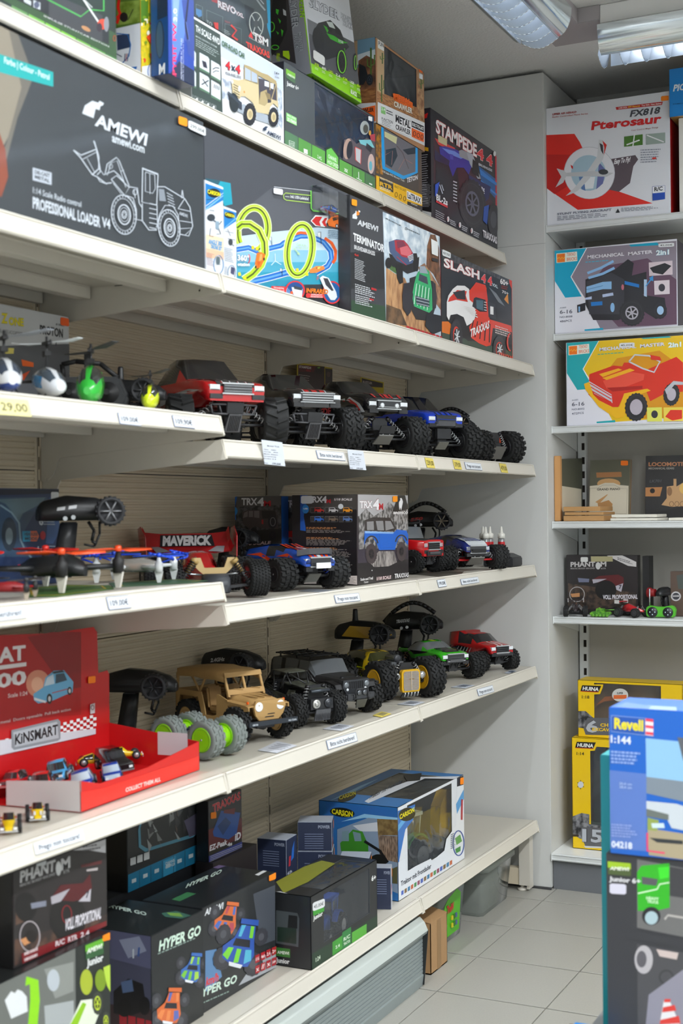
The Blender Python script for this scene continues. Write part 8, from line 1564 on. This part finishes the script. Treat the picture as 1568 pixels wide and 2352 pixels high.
f.t('FX818',1018,1210,1325,1172,66,'4a4c54',.04, sh=.25); f.t('Pterosaur',618,1345,1340,1268,88,'d42428',.05, sh=.15); f.t('Your Control Magic Things',1030,1358,1312,1325,15,'a86c70',.01); f.poly('4a7a2c',960,1415,1152,1390,1152,1500,960,1520); f.line('e8e8ec',14,985,1500,1120,1450); f.line('e8e8ec',12,1070,1370,1050,1520); f.poly('98a8a0',1185,1390,1385,1372,1385,1480,1185,1500); f.line('e8e8ec',12,1195,1400,1370,1470)
f.t('Easy To Fly!',855,1698,1020,1672,50,'eceaee',.05, sh=.2); f.small(1130,1560,1340,1550,10,6,'8c90a0', gap=2.5); f.poly('dc3a2c',1250,1632,1292,1628,1292,1646,1250,1650); f.poly('e8eaf0',1252,1932,1382,1920,1382,2060,1255,2078); f.line('2c4c9c',4,1252,1932,1382,1920,1382,2060,1255,2078,1252,1932); f.poly('1c4cb0',1254,2002,1382,1990,1382,2060,1255,2076); f.t('R/C',1272,1980,1358,1970,42,'2c3038',.05); f.t('STUNT FLYING AIRCRAFT',268,2228,830,2180,22,'74788a',.03); f.small(268,2250,830,2205,8,3,'9094a0'); f.poly('2c2c34',872,2205,895,2160,918,2200); f.small(930,2160,1340,2140,7,3,'9094a0'); f.sticker('ff8c14',1342,998,1420,1048, dy=-8); c.done()
c = Carton('toy_box','white carton at the top right edge of the photo, under the bright blue one', (1560,488), (1760,470), (1560,272), Y=3.052, z=2.2215, d=.20, col='e4e2dc', side='6c6c70'); c.done(); zz = c.A.z+c.h
c = Carton('toy_box','bright blue carton with white lettering on top at the right edge', (1537,262), (1760,245), (1536,160), Y=3.03, z=zz+.0005, d=.22, col='1c88d8', side='b08a50'); f = c.front.cr(*SR); f.t('PIONEER',1465,945,1800,900,68,'eef4fa',.07, sh=.2); f.t('FAMILIES AND',1465,1085,1700,1060,12,'1a4c80'); c.done()
def tekno(nm, c, oy, ox, kx, car):
    f = c.front.cr(1220,500,348/1568); X = lambda *p: [v+(ox if i % 2 == 0 else oy) for i, v in enumerate(p)]
    f.poly('e4e4ee', *X(240,340,1510,240,1510,1110,245,1195)); f.poly(kx[0], *X(570,316,1500,240,1505,1105,720,1160,560,850,415,612)); f.poly(kx[1], *X(240,342,570,316,405,612,520,815,350,828,242,655)); f.line('f0f0f4',8, *X(572,316,410,612,560,850)); f.poly(kx[2], *X(560,760,760,500,1200,420,1500,640,1505,1105,900,1130)); f.poly(kx[1], *X(1010,280,1300,255,1325,285,1030,300)); f.poly(kx[1], *X(550,1156,740,1140,745,1162,550,1172))
    f.poly('e8ece0', *X(258,372,472,350,476,448,260,470)); f.poly('f07818', *X(264,378,348,370,348,458,266,465)); f.line('f8c830',6, *X(268,425,290,410,300,430,318,408,330,425,346,408)); f.t('TEKNO', *X(366,398,455,390),34,'e06838',.01); f.t('BRICKS', *X(366,448,472,438),34,'e06838',.01)
    f.t('MECHANICAL', *X(580,425,960,392),34,'e8e4ec',.06, out='4c4858'); f.t('MASTER', *X(1000,390,1255,368),34,'e8e4ec',.06, out='4c4858'); f.t('2in1', *X(1290,388,1425,378),50,'f0f8fa',.07, out=kx[3]); f.small(*X(560,465,880,440),8,1, kx[3])
    f.t('AGES', *X(294,942,360,935),14,'64687c',.01); f.t('6-16', *X(294,996,424,988),40,'4c5060',.01); f.t(car[0], *X(294,1040,424,1030),20,'64687c'); f.t(car[1], *X(294,1085,418,1075),22,'64687c'); return f, X
c = Carton('brick_set_box','purple and turquoise brick truck set carton with a 45,00 label, under the plane carton', (1274,765), (1556,748), (1273,576), Y=3.125, z=1.8665, d=.15, col='e0e0ea', side='4c4450', top='c0c0c8')
f, X = tekno('a', c, 0,0,('8c8290','00a4c8','64485c','3cb4d8'), ('NO.8008','486PCS')); K1 = '26262c'; BL = '8cbce8'
f.poly(K1,560,640,860,540,1000,430,1060,470,1040,600,1190,560,1195,760,1150,800,1380,830,1400,1000,1290,1050,1130,950,900,1060,640,1060,560,900); f.poly('3a3a42',570,660,830,570,960,640,960,1000,600,1000); f.line(BL, 26,580,575,720,520,850,450); f.line(BL, 26,590,625,740,580,860,520); f.poly(BL, 570,715,740,665,830,660,830,740,740,740,570,780); f.line('4878b0',5,570,745,740,705); f.poly('1c78c8',965,655,1115,690,1115,725,965,690); f.poly('1c78c8',615,875,735,865,735,905,620,915); f.poly('b8c8e8',735,795,845,775,850,805,738,825); f.poly('b8c8e8',558,830,625,815,625,845,560,850); f.poly('b0cce8',1165,640,1195,640,1195,820,1165,810); f.ell('c87080',945,720,14,30)
f.tyre(1040,985,135,140,'b4b0bc',0,22,'2a2a30',.5,6); f.tyre(1335,960,70,90,'a4c8ec',0,14,'2a2a30',.5,0); f.ell(BL, 840,930,22,48); f.poly(K1,475,905,560,880,560,960,478,985); f.poly(BL, 488,920,505,920,505,975,488,975); f.poly('d8c8d0',1215,465,1460,445,1462,590,1220,605); f.poly(K1,1225,520,1380,470,1450,500,1360,590,1260,570); f.poly('e0d4dc',1270,655,1430,645,1432,790,1275,800); f.ell('3a3a44',1350,725,34,40); f.poly('3c98d8',1180,710,1230,640,1220,625,1262,600,1262,660,1240,650,1190,712)
f.sticker('e4e6ea',1316,268,1478,308, dy=-8, txt='45,00€', name='price_label'); c.done()
c = Carton('brick_set_box','yellow and turquoise brick car set carton with a red printed car', (1301,977), (1590,962), (1300,788), Y=3.10, z=1.5505, d=.15, col='e0e0ea', side='a8842c', top='c0a83c')
f, X = tekno('b', c, 955,125,('e8c018','14a8b0','d8940c','40a890'), ('NO.8002','472PCS')); RR = 'd8301c'
f.poly(RR, 600,1620,850,1530,940,1540,960,1500,1050,1500,1180,1580,1500,1440,1568,1500,1568,1800,1380,1820,1230,1900,1180,1770,960,1830,900,1960,720,1960,590,1830); f.poly('e8503c',740,1690,1000,1590,1170,1620,1160,1680,900,1780,780,1770); f.poly('b01c14',780,1760,1150,1740,1150,1770,840,1800); f.poly('f0b018',700,1620,900,1560,940,1575,740,1650); f.poly('f0b018',735,1660,1020,1560,1070,1580,780,1680)
f.line('c8ccd4',16,1010,1490,1070,1420,1220,1430,1330,1490,1270,1600,1150,1560,1010,1490); f.poly(RR, 1230,1420,1330,1440,1350,1480,1240,1470); f.poly('c8c8d4',595,1690,830,1830,840,1920,650,1820,600,1740); [f.line(RR, 10,600,1710+i*34,830,1845+i*34) for i in range(3)]
f.poly('f0b818',545,1720,600,1700,640,1830,700,1890,900,1990,960,1820,1200,1770,1235,1790,1000,1870,960,2060,880,2080,700,1960,560,1780); f.tyre(1085,1960,120,150,'b8b0bc',.1,20,'26262a',.55,0); f.tyre(1450,1830,86,120,'b8b0bc',.1,18,'26262a',.55,0); f.poly('b8bcc4',1380,1780,1470,1690,1568,1700,1568,1730,1480,1730,1400,1830); f.poly('e0e060',1195,1965,1350,1962,1352,2108,1200,2110); f.ell('34343c',1275,2035,34,40); f.poly('e8d050',1368,1965,1568,1960,1568,2105,1370,2108); f.poly(RR, 1385,2060,1440,1990,1560,1990,1560,2080,1460,2100); f.sticker('e4e6ea',910,1298,1068,1345, dy=-6, txt='45,00€', name='price_label'); c.done()
SS = (1220,980,348/1568); z = 1.2305
def wallbox(nm, lb, p0, p1, pt, Y, z, d, col, side=None, lean=0, h=None, pre=SS, cat='box'): c = Carton(nm, lb, p0, p1, pt, Y=Y, z=z, d=d, col=col, side=side, lean=lean, cat=cat); return c, c.front.cr(*pre)
c, f = wallbox('puzzle_pack','flat olive and cream grand piano model pack leaning at the back', (1352,1200), (1446,1200), (1353,1056),3.30, z+.0018,.012,'6c6450','a87c50',.12, cat='model kit')
f.poly('5c5c4c',600,345,1015,345,1010,610,595,610); f.poly('d4ccb8',588,615,690,605,760,580,850,580,920,605,1005,612,1000,990,585,990); f.ell('c89c68',800,590,120,54,20); f.poly('d4ccb8',690,608,760,582,850,582,920,608,920,650,690,650); f.poly('a87448',670,475,930,468,935,520,675,528); f.t('GRAND PIANO',678,660,918,655,22,'4c4438',.04); f.poly('c0905c',660,780,785,700,790,705,700,800); f.poly('b48450',685,795,800,760,840,800,835,825,690,825); f.line('8c8878',3,605,640,690,635,740,605,860,605,930,640,990,640,985,900,600,900,605,640); f.sticker('ff7c10',925,352,1000,402); c.done()
c = Carton('puzzle_pack','narrow-looking wooden-edged violin model pack leaning on the grey side wall', (1268,1196), (1282,1197), (1268,1048), Y=3.10, z=z, d=.02, col='c8945c', side='c8945c', cat='model kit'); c.done()
t = c.o; b = MB(c.T); A = c.A+Vector((.003,.021,0)); b.prism([A, A+Vector((.012,.24,0)), A+Vector((.012,.24,.22)), A+Vector((0,0,.21))], (.008,-.001,0), M('56584a',.5)); b.build('cover', t); b = MB(c.T); b.prism([A+Vector((.0085,.0,.005)), A+Vector((.0205,.22,.005)), A+Vector((.0205,.22,.11)), A+Vector((.0085,0,.12))], (.001,0,0), M('d0c8b4',.5)); b.build('printed_band', t); t.location.x += .008
c, f = wallbox('puzzle_pack','dark locomotive wooden kit pack at the right edge', (1481,1195), (1640,1190), (1481,1047),3.28, z+.003,.03,'2b2a2b', None, .08, cat='model kit')
f.t('LOCOMOTIVE',1212,408,1640,405,40,'c08058',.07); f.t('MECHANICAL GEARS',1212,442,1478,440,20,'9a9690',.03); f.t('LK701',1222,578,1340,574,28,'54565a',.02, sh=.2); f.poly('b47c4c',1176,630,1355,625,1330,722,1176,722); f.ell('201c1a',1252,664,26,26); f.poly('c0986c',1345,810,1400,740,1400,620,1470,610,1470,540,1500,540,1500,620,1600,560,1640,640,1640,820,1450,830); f.ell('8c6848',1430,670,26,46); f.ell('d8b060',1590,640,60,60); [f.ring('6c4c34',1450+i*55,800,22,26,5,12) for i in range(3)]; f.poly('201e20',1176,900,1640,820,1640,960,1176,960); c.done()
WOOD = M('c49660',.6, noise=.2, bscale=80)
for lb, pts in (('wooden kit box lying on the left pile', ((1283,1297), (1376,1410),.530,.668,3.085, [(0,.018), (.019,.010), (.031,.016)])), ('white kit pack lying in the pile right of the wooden ones', ((0,0), (0,0),.69,.845,3.085, [(0,.009), (.010,.010)])), ('white kit pack at the right edge of the photo', ((0,0), (0,0),.882,1.03,3.085, [(0,.009)]))):
    x0, x1, y, hs = pts[2], pts[3], pts[4], pts[5]
    for k, (zz, h) in enumerate(hs):
        n_ = len(hs); sfx = '' if n_ == 1 else (', lowest',', topmost')[k > 0] if n_ == 2 else (', lowest',', middle',', topmost')[k]; t = thing('kit_box', lb+sfx, 'model kit', (x0+.004*(k % 2), y, z+zz+.0008*k),.02*(k % 2)); m = WOOD if 'wooden' in lb.split(' in')[0] else M('e0dcd0',.5); MB().bb((0,0,.0005), (x1-x0-.006*k, .16, h), m).build('carton', t, bevel=.001)
z = .9105
c, f = wallbox('toy_box','black buggy carton with yellowish tape behind the small buggies, right-hand shelves', (1301,1412), (1465,1414), (1301,1275),3.19, z, .04,'262224','101012')
f.t('PHANT',405,1450,660,1446,50,'bcb8b8',.06); f.t('M',715,1446,775,1445,50,'bcb8b8',.06); f.ell('c4c4c4',690,1440,26,38); f.t('MINI RC BUGGY 4X4 2WD',405,1475,655,1472,14,'a8a4a4',.02); f.t('RTR',722,1475,772,1473,14,'a8a4a4',.02); f.poly('c8c4c4',780,1335,940,1332,1085,1400,1085,1450,1000,1440); f.small(890,1360,1060,1415,8,2,'5c585c'); f.poly('a8a078',615,1342,840,1342,842,1395,618,1398); f.sticker('d4d4d2',510,1350,585,1400); f.poly(N2('54443a','2c2624',50),380,1620,1085,1720,1085,1860,380,1900)
f.poly('5a1e22',620,1590,700,1545,900,1530,955,1560,955,1640,880,1680,800,1650); f.poly('a8a4b0',630,1580,780,1575,690,1610,640,1622); f.poly('b4b0bc',830,1665,950,1620,930,1710); f.t('7',905,1678,935,1674,40,'34343c',.05); f.poly('6c7088',480,1565,600,1575,595,1610,490,1610); f.ell('151415',770,1690,110,100); f.ring('a8a4a4',473,1735,76,76,8,24); f.poly('c08858',405,1730,500,1720,500,1760,420,1765); f.t('VOLL PROPORTIONAL',740,1785,1100,1780,44,'dcd8e0',.07); c.done()
MB(Matrix.Translation((-.785,-3.2,-z))).bb((.770,3.19, z+.0005), (.792,3.25, z+.20), BLK).build('toy_box', label='narrow black carton edge beside the tape-marked buggy carton', cat='box').location = (.785,3.2, z)
def mini_buggy(lb, x, y, rz, c1, rim): 
    t = thing('mini_buggy', lb, 'toy car', (x, y, z), rz); [add_wheel(t, sx*.034, sy*.032,.0165,.016,'tri', rim, hr=.6) for sx in (-1,1) for sy in (-1,1)]; b = MB(); b.box((0,0,.017), (.07,.022,.006), BLK); b.loft([[(x_, -w, .018), (x_, -w*.6, zt), (x_, w*.6, zt), (x_, w, .018)] for x_, w, zt in ((-.035,.008,.034), (-.01,.013,.044), (.015,.010,.034), (.045,.005,.024))], M(c1,.25, coat=.8)); b.build('body', t); b = MB(); b.box((-.042,0,.05), (.016,.052,.002), M(c1,.3)); [b.box((-.042, q*.026,.050), (.018,.0015,.012), M('d8d4d4',.3)) for q in (-1,1)]; b.tube((-.04,0,.03), (-.042,0,.05),.0015, BLK); b.build('rear_wing', t); [shock(t, (sx*.03, q*.008,.038), (sx*.034, q*.024,.020),.0028,'c8c8cc', turns=5) for sx in (-1,1) for q in (-1,1)]
mini_buggy('small black and red buggy with white rims at the left front, right-hand shelves',.560,3.115, math.radians(-75),'2c2226','e0dcc8'); mini_buggy('small red and white winged buggy behind the tank, right-hand shelves',.748,3.130, math.radians(-20),'b01c24','3a3a3e')
GN2 = N2('6cae2c','3c7a24',90,.5); t = thing('toy_tank','small bright green camouflage toy tank at the front of the right-hand shelf','toy tank', (.652,3.098, z),0); b = MB(); b.prism([(-.030,-.017,.003), (.026,-.017,.003), (.034,-.017,.012), (.028,-.017,.018), (-.028,-.017,.018), (-.035,-.017,.012)], (0,.034,0), GN2); b.build('hull', t, bevel=.001); b = MB(); b.prism([(-.016,-.011,.018), (.012,-.013,.018), (.010,-.010,.028), (-.014,-.009,.028)], (0,.022,0), GN2); b.tube((.010,0,.023), (.045,0,.025),.0016, GN2); b.lathe([(.004,.028), (.004,.031), (.001,.031)], GN2,'z',10,(-.006,0,0)); b.build('turret', t); b = MB(); [b.lathe([(.001,-.018), (.005,-.018), (.005,-.016)], M('5c9c2c',.5),'y',10,(-.024+k*.012,0,.006)) for k in range(5)]; b.build('track_wheels', t)
t = thing('toy_controller','green two-dial controller with silver antenna on the right-hand shelf','remote control', (.845,3.115, z),.05); b = MB(); b.prism([(-.045,0,.003), (-.048,0,.030), (-.038,0,.040), (-.010,0,.036), (.010,0,.036), (.038,0,.042), (.050,0,.030), (.046,0,.003)], (0,.03,0), M('52b02c',.4)); b.build('case', t, bevel=.003)
for q in (-1,1): b = MB(); b.lathe([(.0005,-.002), (.016,-.002), (.017,0)], M('1d2024',.4),'y',22,(q*.025,0,.019)); [b.ball((q*.025+.008*math.cos(a),-.003,.019+.008*math.sin(a)),.0024, M('b8ccd8',.4),6) for a in (0,1.57,3.14,4.71)]; b.build('dial', t)
MB().tube((-.036,.012,.038), (-.036,.012,.095),.0022, SIL).build('antenna', t)
t = transmitter('black pistol transmitter with a red wheel on the right-hand shelves',.842,3.185, z, math.radians(-100),.64, wheelc='8c141a', loop=False, spokes='a8202a')
c, f = wallbox('toy_box','small brown printed carton cut by the right edge, right-hand shelves', (1540,1412), (1640,1410), (1540,1313),3.20, z, .04,'5c4a40'); f.poly('4c5450',1500,1540,1600,1520,1640,1680,1520,1680); f.ell('c8c4c8',1495,1755,52,50); f.ell('3a3a44',1495,1755,38,36); f.t('SAFARI',1462,1762,1528,1760,18,'dcd8dc',.04); c.done()
SH = (1220,1480,348/1568); YE = 'e8c008'
for lb, p0, p1, pt, Y, zz, d, win, oy, ox, sc_ in (('tall yellow excavator window carton standing on the lowest right-hand shelf', (1315,1948), (1640,1985), (1314,1694),3.123,.1225,.13,(.135,.22,.97,.93),0,0,'1:14'), ('yellow excavator window carton stacked on top of the taller one', (1327.5,1690), (1568,1700), (1327,1562),3.14, None, .10,(.16,.30,.80,.96),-585,55,'1:18')):
    zz = zz or zlast; c = Carton('toy_box', lb, p0, p1, pt, Y=Y, z=zz, d=d, col=YE, side=YE, win=win, inner='9a7a4c'); zlast = zz+c.h+.0008; f = c.front.cr(*SH); X = lambda *p: [v+(ox if i % 2 == 0 else oy) for i, v in enumerate(p)]
    f.poly(YE, *X(520,1010,600,1000,690,1000,680,1040,655,1100,560,1105)); f.poly('1c1a18', *X(470,1008,668,1015,640,1078,452,1068)); f.line('c82c1c',6, *X(454,1070,640,1080)); f.t('HUINA', *X(474,1058,640,1068),38,'ecece8',.08, sh=.15); f.t(sc_, *X(468,1144,545,1147),32,'3c3410',.02)
    b0 = 1750 if oy == 0 else 1260; q = lambda *p: [v if i % 2 == 0 else v for i, v in enumerate(p)]
    if oy == 0:
        f.poly(N2('8c8c90','28282a',40),424,1780,520,1745,600,1760,600,1860,760,1880,760,2060,500,2010,424,1960); f.poly('5c5c60',500,1960,520,1890,760,1900,760,2110,560,2090); f.t('15',525,2035,735,2050,130,'b0b4bc',.07, out='3c3c40'); f.poly('c8ccd0',540,2085,760,2095,760,2110,560,2105); f.t('CH',715,2040,760,2042,30,'e8c020',.05); f.poly('3c3020',424,1965,490,1970,490,1990,424,1988)
        g = [(510+44*math.cos(a)*(1 if k % 2 else .45),1452+52*math.sin(a)*(1 if k % 2 else .45)) for k, a in enumerate([math.pi*i/6 for i in range(12)])]; f.poly('4a4020', *[v for p in g for v in p]); f.ell('c8ccd0',510,1452,30,34)
    else:
        f.poly(N2('8c8c90','28282a',40),484,690,560,690,640,760,800,760,1000,820,1000,940,484,860); f.poly('5c5c60',540,870,580,760,800,760,1000,800,1000,945,560,935); f.t('6',565,905,690,908,118,'b0b4bc',.08, out='3c3c40'); f.t('CH',712,850,795,852,34,'e8c020',.06); f.t('EXCAVATOR',628,893,960,905,32,'e8c020',.06, sh=.15); f.ell('c8c8c4',918,525,84,68,24); f.poly('d86830',850,525,985,522,985,562,850,565); f.t('SUPER',885,515,950,514,20,'44423c',.04)
    c.done(); P0 = c.A+c.U*.05+c.D*.045
    t = thing('toy_excavator','dark toy excavator arm inside the tall yellow window carton' if oy == 0 else 'orange toy excavator inside the upper yellow window carton','toy excavator', tuple(P0+Z*.003)); m = M('2e2f32' if oy == 0 else 'c8702c',.4)
    if oy == 0: b = MB(); b.prism([(.01,0,.08), (.05,0,.08), (.055,0,.34), (.03,0,.35), (.01,0,.30)], (0,.03,0), m); b.build('boom', t, bevel=.002); MB().prism([(.01,0,.02), (.09,0,.02), (.08,0,.08), (.0,0,.08)], (0,.04,0), M('8a8e90',.3, metal=.5)).build('bucket', t)
    else: b = MB(); b.prism([(.0,0,.10), (.03,0,.13), (.10,0,.14), (.16,0,.11), (.16,0,.10), (.10,0,.125), (.03,0,.115)], (0,.02,0), m); b.build('boom', t); b = MB(); b.box((.20,.015,.10), (.045,.03,.06), M('4a4c50',.4)); b.box((.06,.015,.03), (.10,.04,.04), m); b.build('cab', t, bevel=.002)
# ---------------------------------------------------------------- foreground stand at the right
SV = (1220,1480,348/1568); t = thing('display_table','low grey display table carrying the blurred foreground cartons','table', (1.6,.95,0)); b = MB(); b.bb((-.42,-.22,.30), (.5,.3,.332), M('8c8e90',.5)); b.build('table_top', t, bevel=.003)
for sx, sy in ((-.38,-.19), (.46,-.19), (-.38,.26), (.46,.26)): MB().bb((sx-.02, sy-.02,.001), (sx+.02, sy+.02,.30), M('8c8e90',.5)).build('leg', t)
c = Carton('toy_box','black junior window carton with a green truck cab in the blurred foreground', (1396,2440), (1700,2485), (1396,1960), Y=.90, z=.3335, d=.13, h=.36, col='35363b', side='35363b'); f = c.front.cr(1330,1900,238/1238)
f.poly('6c6c6c',690,380,1600,560,1600,1380,690,1200); f.poly('3c3c40',1080,470,1600,560,1600,900,1080,820); f.poly('2fae20',690,540,740,460,1075,430,1080,960,950,990,700,1000); f.poly('55555a',745,590,940,620,920,700,750,680); f.poly('3cd82c',940,480,1075,470,1070,600,960,620); f.line('d8f0d0',14,700,790,930,740,960,680,1075,660); f.t('HEAVY',800,860,950,875,36,'d0f0c8',.05); f.t('TRUCK',810,900,950,915,34,'d0f0c8',.05); f.ell('25252a',860,1060,110,110); f.ell('a8c0c8',862,1082,78,80); f.line('b4b0ac',26,1020,1100,1060,1050,1300,1090); f.poly('35363b',560,1220,1600,1390,1600,1500,560,1330)
f.poly('4a4a4e',690,1390,1600,1560,1600,2700,700,2600); f.ell('b4b0b4',770,1580,110,170); f.ell('5c5a60',745,1575,60,100); f.poly('c8b8b4',920,1455,1185,1500,1165,1580,960,1540); f.ring('3a3a3e',1040,1790,80,80,22); f.poly('8c8a98',830,2000,1240,1700,1600,1800,1600,2600,790,2400); f.poly('e4e2e4',1010,2070,1080,2070,1200,2352,960,2352); f.poly('d83c34',1010,2090,1085,2090,1095,2050,1020,2050); f.poly('d83c34',1000,2150,1140,2120,1160,2190,990,2210); f.poly('d83c34',970,2300,1190,2250,1210,2340,960,2352)
f.poly('9cc028',340,405,615,430,618,500,342,480); f.poly('4c5c34',342,480,618,500,620,585,345,560); f.t('AMEWI',365,505,590,520,40,'e8ece0',.06, sh=.2); f.t('Junior 6+',358,638,735,672,56,'dcdce0',.08); f.sticker('d0cede',365,668,562,790, dy=12); c.done()
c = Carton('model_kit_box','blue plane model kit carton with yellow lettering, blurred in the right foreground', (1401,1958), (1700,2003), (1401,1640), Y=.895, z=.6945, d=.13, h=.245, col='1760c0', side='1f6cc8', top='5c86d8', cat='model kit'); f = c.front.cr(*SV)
f.poly('5878c0',800,1300,1190,1340,1190,2140,800,2110); f.poly('8cbce4',1182,970,1900,1040,1900,1480,1190,1380); f.poly('7c8894',1190,1370,1900,1460,1900,1700,1190,1540); f.poly('c4ccd4',1190,1620,1500,1650,1900,1780,1900,1990,1450,1900,1400,1800,1190,1740); f.poly('68706c',1190,1700,1420,1760,1420,1820,1190,1780); f.poly('a89c80',1200,1900,1900,2010,1900,2330,1215,2180); f.poly('2f3438',1220,2000,1568,2030,1568,2070,1300,2050); f.poly('90a050',1200,1790,1320,1820,1300,1930,1200,1920); f.poly('5c6068',1510,960,1900,1000,1900,1500,1570,1200); f.poly('c8dce4',1240,1850,1370,1850,1380,1900,1250,1900)
f.line('e8346c',18,1200,1950,1200,2135,1380,2160); f.poly('1c50a8',830,740,1170,765,1170,940,830,900); f.line('8ca8e0',6,828,735,1175,765,1175,940,828,900,828,735); f.t('Revell',858,868,1158,895,112,'e8d818',.08); f.poly('ecdce4',1180,765,1262,775,1262,950,1180,938); [f.poly('e04058',1182,765+i*68,1262,775+i*68,1262,805+i*68,1182,795+i*68) for i in range(3)]; f.t('1:144',822,1012,1032,1032,76,'dce4f4',.05); f.small(825,1120,1140,1142,22,4,'8ca8e0', gap=1.6); f.t('30,4 cm',910,1450,1040,1460,26,'a8bce4',.02); f.t('28,4 cm',910,1485,1040,1495,26,'a8bce4',.02); f.small(830,1870,1100,1890,16,5,'8ca0d8', gap=1.8); f.t('04218',830,2095,1045,2115,66,'dce4f4',.04)
f = c.topf.cr(*SV); f.poly('a8c0ec',980,620,1500,650,1500,690,990,660); f.poly('7c9ce0',860,650,980,600,1240,640,1160,700); c.done()
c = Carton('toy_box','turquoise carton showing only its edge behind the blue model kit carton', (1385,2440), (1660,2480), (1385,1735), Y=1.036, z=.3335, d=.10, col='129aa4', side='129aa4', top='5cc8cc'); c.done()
b = MB(); b.bb((1.195,.80,.3335), (1.255,.93,.388), M('1c8ce4',.4)); b.bb((1.185,.80,.3335), (1.1945,.93,.384), M('6c5a48',.6)); o = b.build('toy_box', label='low bright blue box peeking in at the bottom right of the photo', cat='box')
